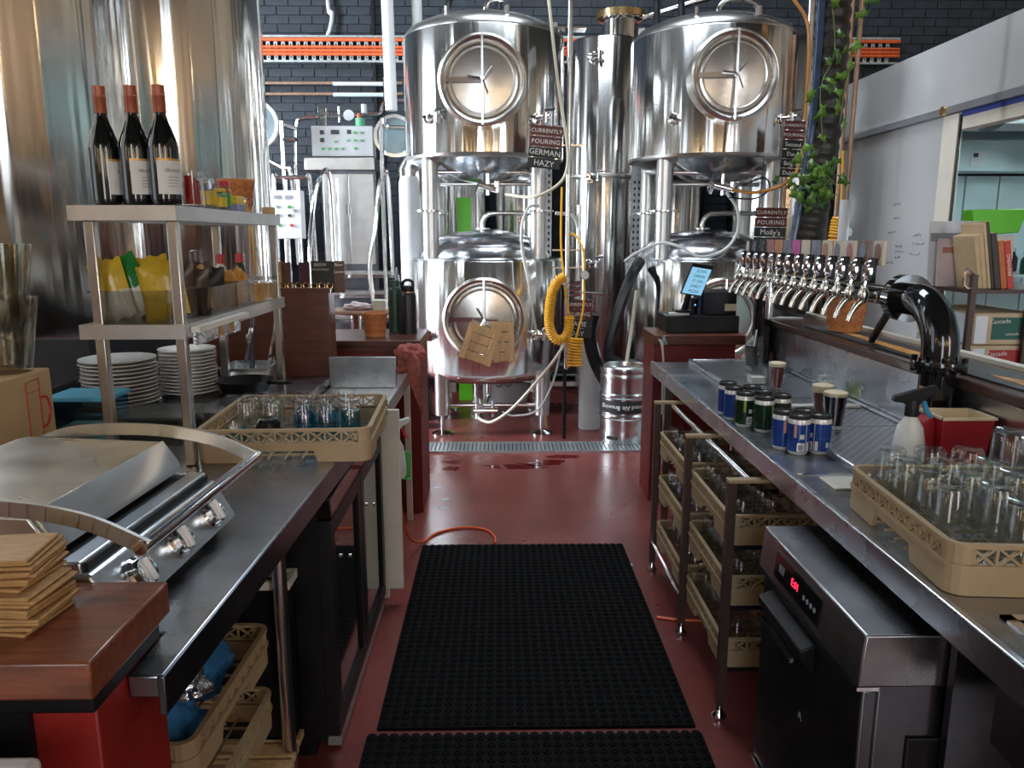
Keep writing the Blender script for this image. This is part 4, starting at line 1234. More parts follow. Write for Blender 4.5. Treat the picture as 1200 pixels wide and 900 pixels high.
# wine bottles
def wine(x, y, z, label, rz):
    t = thing('wine_bottle', label, 'bottle', (0, 0, 0), 'wine bottles on the top shelf')
    MB().lathe([(0, 0.008), (0.034, 0), (0.0405, 0.006), (0.0412, 0.02), (0.0412, 0.150), (0.039, 0.168), (0.030, 0.195), (0.020, 0.222), (0.0155, 0.240), (0.0152, 0.300), (0, 0.30)], (0, 0, 0), 28).ob('bottle', 'wine_glass_dark', t, angle=60)
    MB().lathe([(0.0165, 0.245), (0.0168, 0.246), (0.0168, 0.284), (0.0175, 0.285), (0.0175, 0.290), (0.0165, 0.291), (0.0165, 0.316), (0, 0.317)], (0, 0, 0), 20).ob('capsule', 'capsule', t)
    def band(r, a0, a1, z0, z1, n, name, m):
        vs, fs = [], []
        for i in range(n + 1):
            a = a0 + (a1 - a0) * i / n
            vs += [(r * math.cos(a), r * math.sin(a), z0), (r * math.cos(a), r * math.sin(a), z1)]
        for i in range(n): fs.append((2 * i, 2 * i + 2, 2 * i + 3, 2 * i + 1))
        return MB().add(vs, fs).ob(name, m, t)
    l = band(0.0418, -PI / 2 - 0.95, -PI / 2 + 0.95, 0.030, 0.118, 14, 'label_paper', 'label_paper')
    band(0.0418, -PI / 2 - 0.95, -PI / 2 + 0.95, 0.118, 0.124, 14, 'label_edge', 'label_gold')
    text('GRAND', 0.012, 'lettering', 'ink_grey', l, frame((0, -0.0424, 0.092), (1, 0, 0), (0, 0, 1)), 0.0003)
    for k_ in range(4):
        MB().box((-0.014, -0.0428, 0.074 - 0.008 * k_), (0.014, -0.0424, 0.0755 - 0.008 * k_)).ob('print_line', 'ink_grey', l)
    t.location = (x, y, z)
    t.rotation_euler = (0, 0, rz)
    return t
wine(-1.083, 2.21, 1.6325, 'wine bottle with copper capsule, leftmost of three on the top shelf', math.radians(88))
wine(-0.995, 2.20, 1.6325, 'wine bottle with copper capsule, middle of three on the top shelf', math.radians(56))
wine(-0.915, 2.19, 1.6325, 'wine bottle with copper capsule, rightmost of three on the top shelf', math.radians(50))
# glass mug with sauce sachets
gm = thing('glass_mug', 'clear glass mug with red sauce sachets behind the wine bottles', 'mug', (-0.893, 2.31, 1.6325))
MB().lathe([(0, 0), (0.030, 0), (0.034, 0.006), (0.033, 0.10), (0.0315, 0.10), (0.031, 0.008), (0, 0.008)], (-0.893, 2.31, 1.6325), 24).ob('cup', 'glass', gm)
MB().tube(smooth_path([(-0.862, 2.295, 1.715), (-0.835, 2.285, 1.718), (-0.828, 2.282, 1.69), (-0.838, 2.286, 1.665), (-0.861, 2.296, 1.655)]), 0.0055, 8).ob('handle', 'glass', gm)
for i in range(3):
    o = tag(MB().box((-0.905 + i * 0.006, 2.29 + i * 0.012, 1.642), (-0.882 + i * 0.006, 2.296 + i * 0.012, 1.722 - 0.006 * i)).ob('sauce_sachet', 'sauce_red', bevel=0.002), 'red sauce sachet standing in the glass mug, %s' % ['front one', 'middle one', 'back one'][i], 'sachet', 'sauce sachets in the mug')
def jar_thing(name, label, x, y, z, r, h, m, cap_m, lab_m=None, group=None):
    t = thing(name, label, 'jar', (x, y, z), group)
    MB().lathe([(0, 0), (r * 0.95, 0), (r, 0.005), (r, h * 0.74), (r * 0.8, h * 0.82), (r * 0.8, h * 0.84), (0, h * 0.84)], (x, y, z), 22).ob('body', m, t)
    MB().lathe([(0, 0), (r * 0.9, 0), (r * 0.9, h * 0.14), (r * 0.85, h * 0.16), (0, h * 0.16)], (x, y, z + h * 0.84), 20).ob('lid', cap_m, t)
    if lab_m: MB().lathe([(r + 0.0008, h * 0.15), (r + 0.0008, h * 0.6)], (x, y, z), 22).ob('label_band', lab_m, t)
    return t
jar_thing('spice_jar', 'spice jar with grey lid and yellow label on the top shelf', -0.905, 2.46, 1.6325, 0.028, 0.092, 'clear_plastic', 'grey_paint', 'yellow_print')
jar_thing('spice_bottle', 'small bottle with pink red cap on the top shelf', -0.893, 2.58, 1.6325, 0.020, 0.092, 'clear_plastic', 'red_plastic', 'green_clip')
jar_thing('spice_jar', 'low jar with yellow band beside the yellow packet', -0.888, 2.52, 1.6325, 0.022, 0.066, 'clear_plastic', 'yellow_print', 'yellow_print')
o = thing('mustard_packet', 'small yellow and purple packet on the top shelf', 'packet', (-0.885, 2.66, 1.6325))
MB().box((-0.905, 2.63, 1.6325), (-0.868, 2.70, 1.655)).ob('lower_half', 'purple_print', o)
MB().box((-0.905, 2.63, 1.655), (-0.868, 2.70, 1.682)).ob('upper_half', 'yellow_print', o, bevel=0.003)
tapered_pot('cutlery_pot', 'orange patterned pot at the far end of the top shelf', -0.945, 2.86, 1.6325, 0.048, 0.064, 0.118)
jar_thing('brass_shaker', 'little brass shaker in front of the orange pot on the top shelf', -0.890, 2.75, 1.6325, 0.016, 0.048, 'brass', 'offwhite')
tag(MB().box((-0.905, 3.02, 1.6325), (-0.87, 3.07, 1.66)).ob('paper_block', 'cardboard'), 'small tan paper block at the shelf end', 'paper block')

# middle shelf: tubs of snack bags
zs = 1.3115
def tub(label, x0, y0, x1, y1, h, z, m='clear_plastic'):
    t = thing('storage_tub', label, 'tub', ((x0 + x1) / 2, (y0 + y1) / 2, z))
    open_box(t, x0, y0, z, x1, y1, z + h, 0.003, m)
    r = MB()
    w = 0.007
    r.box((x0 - w, y0 - w, z + h), (x1 + w, y0 + 0.003, z + h + 0.006)).box((x0 - w, y1 - 0.003, z + h), (x1 + w, y1 + w, z + h + 0.006)).box((x0 - w, y0, z + h), (x0 + 0.003, y1, z + h + 0.006)).box((x1 - 0.003, y0, z + h), (x1 + w, y1, z + h + 0.006))
    r.ob('rim', m, t)
    return t
tub('clear tub of yellow and green snack bags on the middle shelf', -1.13, 2.15, -0.92, 2.36, 0.085, zs)
tub('frosted tub of dark snack bags on the middle shelf', -1.10, 2.375, -0.885, 2.60, 0.080, zs, 'white_frost' if 'white_frost' in M_ else 'clear_plastic')
tub('clear tub of orange snacks on the middle shelf', -1.10, 2.62, -0.885, 2.80, 0.085, zs)
def snack_bag(label, x, y, z, w, h, m, tilt, lean, m2=None, rz=0, group='snack bags on the middle shelf'):
    """pillow shaped bag standing on its end"""
    t = thing('snack_bag', label, 'bag', (0, 0, 0), group)
    def pillow(z0, z1, n=8, mname='bag_body', mm=m):
        vs, fs = [], []
        k = 10
        for i in range(n + 1):
            v = i / n
            zz = z0 + (z1 - z0) * v
            vv = zz / h
            for s in (-1, 1):
                for j in range(k + 1):
                    u = j / k * 2 - 1
                    d = 0.030 * (max(0, 1 - u * u) ** 0.6) * (max(0, 1 - (2 * vv - 1) ** 4) ** 0.7) + 0.0008
                    vs.append((u * w / 2, s * d, zz + 0.004 * math.sin(u * 9) * (1 if v in (0, 1) else 0)))
        row = 2 * (k + 1)
        for i in range(n):
            for s in (0, 1):
                for j in range(k):
                    a = i * row + s * (k + 1) + j
                    f = (a, a + 1, a + row + 1, a + row)
                    fs.append(f if s == 0 else f[::-1])
        return MB().add(vs, fs).ob(mname, mm, t, angle=70)
    if m2:
        pillow(0, h * 0.45, 6, 'lower_print', m2)
        pillow(h * 0.45, h, 6, 'upper_print', m)
    else:
        pillow(0, h)
    t.location = (x, y, z)
    t.rotation_euler = (math.radians(tilt), math.radians(lean), rz)
    return t
snack_bag('white and yellow snack bag at the left end of the clear tub', -1.085, 2.215, zs + 0.006, 0.10, 0.17, 'bag_yellow', -4, -14, 'bag_white')
snack_bag('shiny green snack bag between the yellow ones', -1.045, 2.255, zs + 0.006, 0.11, 0.185, 'bag_green', -6, -22, 'bag_white')
snack_bag('yellow and white snack bag behind the green one', -1.015, 2.30, zs + 0.006, 0.12, 0.175, 'bag_yellow', -2, -8, 'bag_white')
yb = snack_bag('big yellow snack bag with a red badge at the front of the tub', -0.955, 2.235, zs + 0.006, 0.13, 0.165, 'bag_yellow', -8, -12)
MB().lathe([(0, 0), (0.022, 0), (0.022, 0.002), (0, 0.002)], (0, 0, 0), 20, frame((0.01, -0.030, 0.115), (1, 0, 0), (0, 0, 1))).ob('badge', 'bag_red', yb)
snack_bag('brown snack bag behind the shelf post', -0.99, 2.345, zs + 0.006, 0.12, 0.16, 'bag_brown', 3, 6)
for i, (y, m, ln) in enumerate([(2.41, 'bag_brown', 10), (2.45, 'bag_tan', -8), (2.49, 'menu_black', 14), (2.53, 'bag_brown', -12), (2.57, 'menu_black', 6)]):
    snack_bag('dark snack bag in the frosted tub, %s from the front' % NUM[i], -0.975 + 0.012 * (i % 2), y, zs + 0.006, 0.12, 0.145 - 0.006 * (i % 3), m, 5, ln)
def squeeze(label, x, y, z, r, h, m, cap):
    t = thing('sauce_bottle', label, 'bottle', (x, y, z))
    MB().lathe([(0, 0), (r, 0), (r, h * 0.62), (r * 0.75, h * 0.74), (r * 0.45, h * 0.80), (0, h * 0.80)], (x, y, z), 20).ob('body', m, t, angle=50)
    MB().lathe([(0, 0), (r * 0.62, 0), (r * 0.58, h * 0.18), (0, h * 0.20)], (x, y, z + h * 0.80), 18).ob('cap', cap, t)
    return t
squeeze('frosted squeeze bottle with pointed top on the middle shelf', -1.03, 2.655, zs + 0.004, 0.032, 0.19, 'clear_plastic', 'clear_plastic')
squeeze('sauce bottle with red cap nearest the squeeze bottle', -0.985, 2.76, zs + 0.004, 0.022, 0.175, 'offwhite', 'red_plastic')
squeeze('green sauce bottle with red cap on the middle shelf', -0.955, 2.87, zs, 0.022, 0.18, 'bottle_green', 'red_plastic')
for i, (x, y, h, m) in enumerate([(-0.935, 2.68, 0.11, 'snack_orange'), (-0.92, 2.74, 0.09, 'snack_orange')]):
    crumple(x, y, zs + 0.052, 0.032, 0.028, 0.075, 'snack_bag', m, ['crumpled orange snack bag in the last tub', 'smaller orange snack bag beside the crumpled one'][i], 'bag', 31 + i, amp=0.25)
jar_thing('snack_jar', 'glass jar of orange snacks near the far shelf end', -0.915, 2.90, zs, 0.036, 0.095, 'glass', 'clear_plastic')
MB().lathe([(0, 0.003), (0.033, 0.003), (0.033, 0.065), (0, 0.068)], (-0.915, 2.90, zs), 18).ob('snacks', 'snack_orange', bpy.data.objects['snack_jar'])
jar_thing('snack_jar', 'glass jar with tan crackers at the far shelf end', -0.905, 3.02, zs, 0.038, 0.09, 'glass', 'clear_plastic')
MB().lathe([(0, 0.003), (0.034, 0.003), (0.034, 0.062), (0, 0.065)], (-0.905, 3.02, zs), 18).ob('crackers', 'bag_tan', bpy.data.objects['snack_jar.001'])

# under the shelf: plates, tubs, pans, cutlery
def plate(r, h=0.013):
    return MB().lathe([(0, 0), (r * 0.62, 0), (r * 0.64, 0.002), (r, h), (r * 0.995, h + 0.003), (r * 0.62, 0.006), (0, 0.005)], (0, 0, 0), 36)
pl = plate(0.128).ob('dinner_plate', 'plate_white')
P2 = plate(0.105).ob('side_plate', 'plate_white')
CNT = ['bottom', 'second', 'third', 'fourth', 'fifth', 'sixth', 'seventh', 'eighth', 'ninth', 'tenth', 'eleventh', 'twelfth', 'thirteenth', 'fourteenth']
tr = thing('plate_tray', 'dark tray raised under the plate stacks', 'tray', (-1.25, 2.75, 0.901))
MB().box((-1.49, 2.58, 0.901), (-1.05, 3.05, 0.955)).ob('tray_body', 'dark_steel', tr, bevel=0.01)
for i in range(12):
    o = pl if i == 0 else pl.copy()
    if i: COL.objects.link(o)
    o.location = (-1.365 + random.uniform(-0.004, 0.004), 2.74 + random.uniform(-0.004, 0.004), 0.957 + i * 0.0138)
    tag(o, 'large white dinner plate in the left stack, %s' % ('topmost' if i == 11 else CNT[i] + ' from below'), 'plate', 'stack of dinner plates')
for i in range(13):
    o = P2 if i == 0 else P2.copy()
    if i: COL.objects.link(o)
    o.location = (-1.195 + random.uniform(-0.003, 0.003), 2.93 + random.uniform(-0.003, 0.003), 0.957 + i * 0.0132)
    tag(o, 'side plate in the right hand plate stack, %s' % ('topmost' if i == 12 else CNT[i] + ' from below'), 'plate', 'stack of side plates')
bt = thing('food_tub', 'clear food tub with bright blue lid behind the cardboard box', 'tub', (-1.33, 2.44, 0.901))
open_box(bt, -1.43, 2.40, 0.901, -1.245, 2.54, 1.035, 0.004, 'blue_plastic')
MB().box((-1.437, 2.393, 1.035), (-1.238, 2.547, 1.052)).ob('lid', 'tub_lid_blue', bt, bevel=0.004)
MB().box((-1.425, 2.405, 0.906), (-1.25, 2.535, 0.942)).ob('flour', 'flour', bt)
ct = thing('food_tub', 'shallow clear tub between the shelf posts', 'tub', (-1.16, 2.45, 0.901))
open_box(ct, -1.235, 2.36, 0.901, -1.005, 2.56, 0.985, 0.004, 'clear_plastic')
MB().box((-1.243, 2.352, 0.985), (-0.997, 2.568, 0.993)).ob('lid', 'clear_plastic', ct)
def steel_pan(label, x0, y0, x1, y1, z0, z1):
    t = thing('steel_pan', label, 'pan', ((x0 + x1) / 2, (y0 + y1) / 2, z0))
    b = MB()
    ins = 0.018
    vs = [(x0 + ins, y0 + ins, z0), (x1 - ins, y0 + ins, z0), (x1 - ins, y1 - ins, z0), (x0 + ins, y1 - ins, z0), (x0, y0, z1), (x1, y0, z1), (x1, y1, z1), (x0, y1, z1)]
    b.add(vs, [(0, 1, 2, 3), (0, 4, 5, 1), (1, 5, 6, 2), (2, 6, 7, 3), (3, 7, 4, 0)])
    o = b.ob('basin', 'shelf_steel', t)
    m = o.modifiers.new('thick', 'SOLIDIFY')
    m.thickness = 0.003
    r = MB()
    w = 0.012
    r.box((x0 - w, y0 - w, z1 - 0.003), (x1 + w, y0, z1)).box((x0 - w, y1, z1 - 0.003), (x1 + w, y1 + w, z1)).box((x0 - w, y0, z1 - 0.003), (x0, y1, z1)).box((x1, y0, z1 - 0.003), (x1 + w, y1, z1))
    r.ob('rim', 'shelf_steel', t)
    return t
steel_pan('deep steel pan full of tongs and knives behind the bench shelf', -1.16, 3.16, -0.975, 3.36, 0.901, 1.012)
steel_pan('low steel pan beside the glass rack under the shelf', -1.04, 2.60, -0.895, 2.83, 0.901, 0.955)
for i, (dx, dz, lx, m) in enumerate([(-1.13, 0.17, -0.03, 'shelf_steel'), (-1.10, 0.15, 0.04, 'chrome'), (-1.07, 0.19, 0.02, 'dark_steel'), (-1.045, 0.12, -0.02, 'white_plastic'), (-1.02, 0.17, 0.05, 'chrome'), (-1.00, 0.18, 0.03, 'offwhite')]):
    y = 3.22 + 0.018 * i
    t = thing('kitchen_tool', ['flat steel tongs', 'shiny steel spoon', 'dark steel spatula', 'white handled brush', 'bright steel tongs', 'pale handled knife'][i] + ' standing in the deep steel pan', 'kitchen tool', (dx, y, 0.906))
    MB().bar((dx, y, 0.906), (dx + lx, y, 1.02 + dz * 0.6), 0.014, 0.006, (0, 1, 0)).ob('blade', 'chrome' if i != 2 else 'dark_steel', t)
    MB().bar((dx + lx, y, 1.02 + dz * 0.6), (dx + lx * 1.4, y, 1.02 + dz), 0.018, 0.012, (0, 1, 0)).ob('handle', m, t, bevel=0.003)
fp_ = thing('frying_pan', 'black frying pan lying behind the low steel pan', 'pan', (-1.03, 3.0, 0.901))
MB().lathe([(0, 0.0), (0.085, 0.0), (0.11, 0.045), (0.106, 0.045), (0.082, 0.005), (0, 0.005)], (-1.00, 2.98, 0.955), 30).ob('pan_body', 'black_plastic', fp_)
MB().bar((-0.90, 2.96, 0.99), (-0.80, 2.90, 1.00), 0.02, 0.012).ob('handle', 'black_plastic', fp_, bevel=0.003)

# cardboard box with printed mug, stacked glass jugs on it
cb = thing('cardboard_box', 'plain cardboard box with a red mug printed on its side', 'box', (-1.38, 1.97, 0.901))
BX = -1.265
MB().box((-1.495, 1.74, 0.901), (BX, 2.15, 1.188)).ob('carton', 'cardboard', cb, bevel=0.003)
mg = MB()
y0, y1, z0, z1 = 2.030, 2.088, 0.985, 1.165
xx = BX + 0.0005
mg.tube([(xx, y0, z1), (xx, y1, z1 + 0.004), (xx, y1, z0), (xx, y0, z0)], 0.0022, 5, closed=True)
mg.tube([(xx, y0, z0 + 0.005), (xx, y1, z0 + 0.005)], 0.004, 5)
mg.tube(smooth_path([(xx, y1, 1.115), (xx, y1 + 0.030, 1.110), (xx, y1 + 0.040, 1.075), (xx, y1 + 0.026, 1.04), (xx, y1, 1.03)]), 0.004, 5)
mg.tube([(xx, y0 + 0.004, 1.135), (xx, y1 - 0.004, 1.137)], 0.0012, 5)
mg.ob('printed_mug', 'bag_red', cb)
def jug(label, x, y, z, r, h, tilt=0):
    t = thing('glass_jug', label, 'jug', (0, 0, 0), 'stacked beer jugs on the cardboard box')
    MB().lathe([(0, 0.008), (r * 0.62, 0.0), (r * 0.66, 0.004), (r, h), (r - 0.004, h), (r * 0.62, 0.012), (0, 0.014)], (0, 0, 0), 30).ob('body', 'glass_jug', t, angle=60)
    MB().tube(smooth_path([(-r * 0.9, 0, h * 0.85), (-r * 1.45, 0, h * 0.86), (-r * 1.55, 0, h * 0.6), (-r * 1.3, 0, h * 0.3), (-r * 0.72, 0, h * 0.22)]), 0.009, 8).ob('handle', 'glass_jug', t)
    t.location = (x, y, z)
    t.rotation_euler = (0, 0, tilt)
    return t
jug('glass beer jug, lower one of the stack on the cardboard box', -1.335, 2.075, 1.189, 0.092, 0.20)
jug('glass beer jug, upper one of the stack on the cardboard box', -1.335, 2.075, 1.315, 0.092, 0.215)
# ================================================================== RIGHT SIDE
rb = thing('serving_counter', 'stainless serving counter on the right with drip tray and sink', 'counter', (1.1, 2.2, 0))
ctp = MB()
slab_with_holes('z', 0.862, 0.038, 0.81, 1.42, 0.45, 3.98, [(0.885, 1.28, 0.70, 1.205)], ctp)
ctp.ob('counter_top', 'bench_steel', rb)
MB().box((0.795, 0.45, 0.842), (0.812, 3.98, 0.907)).ob('front_edge', 'bench_edge_steel', rb, bevel=0.003)
sk = MB()
sk.box((0.875, 0.69, 0.66), (1.29, 1.215, 0.665)).box((0.875, 0.69, 0.665), (0.885, 1.215, 0.899)).box((1.28, 0.69, 0.665), (1.29, 1.215, 0.899)).box((0.885, 0.69, 0.665), (1.28, 0.70, 0.899)).box((0.885, 1.205, 0.665), (1.28, 1.215, 0.899))
sk.ob('sink_basin', 'dark_steel', rb)
sr = MB()
for a, b in (((0.868, 0.685, 0.899), (1.297, 0.703, 0.904)), ((0.868, 1.202, 0.899), (1.297, 1.222, 0.904)), ((0.868, 0.685, 0.899), (0.888, 1.222, 0.904)), ((1.277, 0.685, 0.899), (1.297, 1.222, 0.904))):
    sr.box(a, b)
sr.ob('sink_rim', 'chrome', rb)
MB().box((0.812, 2.026, 0.9002), (1.42, 2.034, 0.9035)).ob('joint_strip', 'chrome', rb)
MB().box((0.86, 1.31, 0.0), (1.40, 1.33, 0.862)).ob('side_panel', 'dark_steel', rb)
for y in (0.6, 3.9): MB().box((0.86, y, 0), (0.90, y + 0.04, 0.862)).ob('leg', 'post_steel', rb)
MB().box((1.24, 1.33, 0.0), (1.26, 3.95, 0.862)).ob('back_panel', 'black_matte', rb)
MB().box((1.40, 0.45, 0.90), (1.425, 4.1, 1.095)).ob('splash_back', 'bench_edge_steel', rb)
# flat off white rectangle by the joint
tag(MB().box((0.872, 1.90, 0.9005), (0.985, 2.00, 0.906)).ob('pale_rectangle', 'offwhite', bevel=0.002), 'flat off white rectangle on the counter before the rack', 'card')

# drip tray
dt = thing('drip_tray', 'long stainless drip tray with perforated plates under the taps', 'tray', (1.2, 3.0, 0.9))
MB().box((1.0, 2.05, 0.9005), (1.385, 3.93, 0.908)).ob('tray_floor', 'dark_steel', dt)
rm = MB()
for a, b in (((0.985, 2.035, 0.9005), (1.005, 3.945, 0.922)), ((1.375, 2.035, 0.9005), (1.395, 3.945, 0.922)), ((1.005, 2.035, 0.9005), (1.375, 2.055, 0.922)), ((1.005, 3.925, 0.9005), (1.375, 3.945, 0.922))):
    rm.box(a, b)
rm.ob('raised_rim', 'bench_edge_steel', dt, bevel=0.004)
for i in range(4):
    y0 = 2.06 + i * 0.467
    MB().box((1.01, y0, 0.909), (1.37, y0 + 0.46, 0.914)).ob('perforated_plate', 'perforated', dt)

# ---------------- customers' bar behind the splash back
bar = thing('bar_ledge', 'raised timber bar ledge behind the splash back with an orange runner', 'bar', (1.55, 2.4, 0))
MB().box((1.43, 0.45, 0), (1.62, 4.2, 1.085)).ob('bar_front', 'black_matte', bar)
MB().box((1.395, 0.45, 1.095), (1.70, 4.2, 1.128)).ob('bar_top', 'bar_wood', bar, bevel=0.006)
rn = MB().box((1.445, 0.8, 1.1285), (1.60, 3.60, 1.134)).ob('bar_runner', 'runner_dark', bar)
MB().prism([(1.47, 2.70), (1.50, 2.46), (1.53, 2.50), (1.535, 3.0), (1.55, 3.45), (1.52, 3.50)], 1.1342, 1.1352).ob('runner_print', 'runner_orange', rn)
MB().prism([(1.47, 1.90), (1.50, 1.80), (1.53, 1.86), (1.535, 2.2), (1.50, 2.30)], 1.1342, 1.1352).ob('runner_print', 'runner_orange', rn)
MB().box((1.66, 0.45, 1.128), (1.70, 4.2, 1.142)).ob('far_edge_strip', 'cold_trim', bar)

# ---------------- tap tower
tt = thing('tap_tower', 'black pipe tap tower arching over the drip tray', 'tap tower', (1.36, 2.3, 0.9))
PX = 1.345
MB().cyl((PX, 2.30, 0.90), (PX, 2.30, 1.165), 0.052, 32).ob('pillar', 'black_gloss', tt)
MB().lathe([(0.05, 0), (0.085, 0), (0.085, 0.012), (0.05, 0.03)], (PX, 2.30, 0.9), 28).ob('pillar_base', 'black_gloss', tt)
fl = MB().lathe([(0.05, -0.012), (0.078, -0.012), (0.080, 0.0), (0.078, 0.012), (0.05, 0.012)], (PX, 2.30, 1.165), 32).ob('flange', 'black_gloss', tt)
for a in range(6):
    MB().cyl((PX + 0.07 * math.cos(a * PI / 3 + 0.3), 2.30 + 0.07 * math.sin(a * PI / 3 + 0.3), 1.14), (PX + 0.07 * math.cos(a * PI / 3 + 0.3), 2.30 + 0.07 * math.sin(a * PI / 3 + 0.3), 1.19), 0.010, 6).ob('flange_bolt', 'black_gloss', fl)
el = [(PX, 2.30, 1.17), (PX, 2.30, 1.20)] + [(PX, 2.46 - 0.16 * math.cos(a), 1.20 + 0.15 * math.sin(a)) for a in [i * PI / 24 for i in range(1, 12)]] + [(PX, 2.46, 1.35), (PX, 2.50, 1.35)]
MB().tube(el, 0.053, 28).ob('elbow', 'black_gloss', tt, angle=60)
MB().cyl((PX, 2.50, 1.35), (PX, 2.545, 1.35), 0.078, 28).ob('elbow_flange', 'black_gloss', tt)
MB().cyl((PX + 0.03, 2.545, 1.345), (PX + 0.03, 4.02, 1.345), 0.036, 24).ob('tap_rail', 'black_gloss', tt)
MB().cyl((PX, 3.90, 0.90), (PX, 3.90, 1.345), 0.045, 28).ob('pillar', 'black_gloss', tt)
MB().tube(smooth_path([(PX, 3.80, 1.32), (PX + 0.01, 3.86, 1.22), (PX + 0.01, 3.97, 1.1), (PX + 0.02, 4.0, 0.95)]), 0.03, 12).ob('feed_pipe', 'black_plastic', tt)
MB().box((PX - 0.053, 2.272, 1.02), (PX - 0.051, 2.30, 1.10)).ob('warning_label', 'salmon', tt)
MB().bar((PX + 0.03, 2.66, 1.32), (PX + 0.13, 3.0, 1.145), 0.02, 0.02).ob('stay', 'black_plastic', tt)


def make_tap(i, y, board_m, oval_m, chrome_lens):
    t = thing('beer_tap', 'beer tap', 'tap', (1.25, y, 1.345), 'row of beer taps on the black rail')
    MB().cyl((1.345, y, 1.345), (1.262, y, 1.345), 0.012, 12).cyl((1.305, y, 1.345), (1.292, y, 1.345), 0.019, 12).ob('shank', 'tap_metal', t)
    b = MB().lathe([(0, -0.022), (0.012, -0.020), (0.018, -0.005), (0.018, 0.018), (0.011, 0.030), (0.011, 0.040), (0, 0.042)], (1.252, y, 1.345), 14).ob('tap_body', 'tap_metal', t)
    MB().tube(smooth_path([(1.252, y, 1.335), (1.232, y, 1.318), (1.215, y, 1.290), (1.206, y, 1.262)], 3), 0.010, 10, rs=[0.013, 0.0125, 0.012, 0.0115, 0.011, 0.0105, 0.010, 0.010, 0.010, 0.0095]).ob('spout', 'tap_metal', t)
    MB().cyl((1.252, y, 1.385), (1.258, y, 1.405), 0.007, 8).ob('lever', 'chrome', t)
    # black handle block beside the lens, lens medallion and badge board
    MB().box((1.262, y - 0.011, 1.392), (1.284, y + 0.011, 1.478)).ob('handle', 'black_plastic', t, bevel=0.003)
    Mx = Matrix.Rotation(-PI / 2, 4, 'Y') @ Matrix.Diagonal((1.0, 0.72, 1, 1))
    MB().lathe([(0.040, 0.0), (0.036, 0.008), (0.026, 0.012), (0.016, 0.008), (0, 0.006)], (1.262, y, 1.432), 20, Mx).ob('lens_ring', 'chrome', t)
    MB().lathe([(0.017, 0.0085), (0.012, 0.012), (0, 0.014)], (1.262, y, 1.432), 16, Mx).ob('lens', 'badge_brown', t)
    bd = MB().box((1.288, y - 0.034, 1.452), (1.300, y + 0.034, 1.535)).ob('badge_board', board_m, t, bevel=0.001)
    if oval_m:
        Mo = Matrix.Rotation(-PI / 2, 4, 'Y') @ Matrix.Diagonal((1.0, 0.75, 1, 1))
        MB().lathe([(0.030, 0), (0.030, 0.002), (0, 0.0025)], (1.288, y, 1.496), 20, Mo).ob('badge_oval', oval_m, bd)
    return t


TAPS = [('badge_cream', 'badge_brown', 'tap nearest the elbow with a brown badge on cream board'),
        ('badge_brown', 'badge_grey', 'second tap from the elbow with a brown and grey board'),
        ('badge_cream', 'badge_rose', 'third tap from the elbow with a rose oval on cream board'),
        ('badge_cream', 'badge_grey', 'fourth tap from the elbow with a grey oval on cream board'),
        ('badge_cream', 'badge_rose', 'fifth tap from the elbow with a dark red oval on cream board'),
        ('badge_grey', None, 'sixth tap from the elbow with a plain grey board'),
        ('badge_cream', None, 'seventh tap from the elbow with a plain cream board'),
        ('badge_pink', None, 'eighth tap from the elbow with a magenta board'),
        ('badge_grey', None, 'ninth tap from the elbow with a blue grey board'),
        ('badge_orange', None, 'tenth tap from the elbow with an orange board'),
        ('badge_rose', None, 'eleventh tap from the elbow with a dull rose board'),
        ('black_plastic', None, 'twelfth tap from the elbow with a black board'),
        ('black_plastic', 'badge_grey', 'thirteenth tap from the elbow with a grey mark on black'),
        ('black_plastic', 'ink_white', 'tap at the far end of the rail with a white mark on black')]
for i, (bm, om, lb) in enumerate(TAPS):
    t = make_tap(i, 2.63 + i * 0.107, bm, om, i < 4)
    t['label'] = 'beer ' + lb
# clear sight glass handle in front of the taps
sg = thing('sight_glass', 'tall clear glass tube with chrome collars standing among the taps', 'sight glass', (1.19, 3.40, 1.19))
MB().lathe([(0, 0.30), (0.012, 0.296), (0.017, 0.28), (0.017, 0.16)], (1.20, 3.40, 1.19), 18).ob('glass_tube', 'glass', sg)
MB().lathe([(0, 0), (0.016, 0), (0.016, 0.10), (0.021, 0.10), (0.021, 0.115), (0.016, 0.118), (0.016, 0.14), (0.021, 0.142), (0.021, 0.16), (0, 0.165)], (1.20, 3.40, 1.19), 18).ob('collar', 'chrome', sg)
MB().cyl((1.20, 3.40, 1.29), (1.345, 3.40, 1.345), 0.012, 10).ob('branch_pipe', 'chrome', sg)

# orange patterned pot behind the taps
tapered_pot('planter_pot', 'orange patterned pot standing on the bar ledge behind the taps', 1.545, 3.40, 1.136, 0.070, 0.090, 0.165)

# black corrugated duct falling to the bar with ivy on it
dc = thing('flexible_duct', 'thick black corrugated duct hanging from the ceiling to the bar', 'duct', (1.55, 4.05, 0.95))
path = smooth_path([(1.735, 4.3, 6.08), (1.735, 4.28, 3.4), (1.725, 4.22, 2.72), (1.70, 4.16, 2.2), (1.66, 4.13, 1.80), (1.60, 4.10, 1.40), (1.545, 4.09, 1.12), (1.53, 4.09, 0.96)], 40)
rs = []
acc = 0
for i, p in enumerate(path):
    if i: acc += (path[i] - path[i - 1]).length
    rs.append(0.080 + 0.010 * abs(math.sin(acc * PI / 0.075)))
MB().tube(path, 0.08, 20, rs=rs).ob('duct_body', 'duct_black', dc, angle=80)
MB().tube([p + Vector((-0.083, -0.045, 0)) for p in path[60:-60:8]], 0.022, 10).ob('blue_edge_sheen', 'duct_blue', dc)  # blue tube drawn in place of the sheen on the duct's left edge
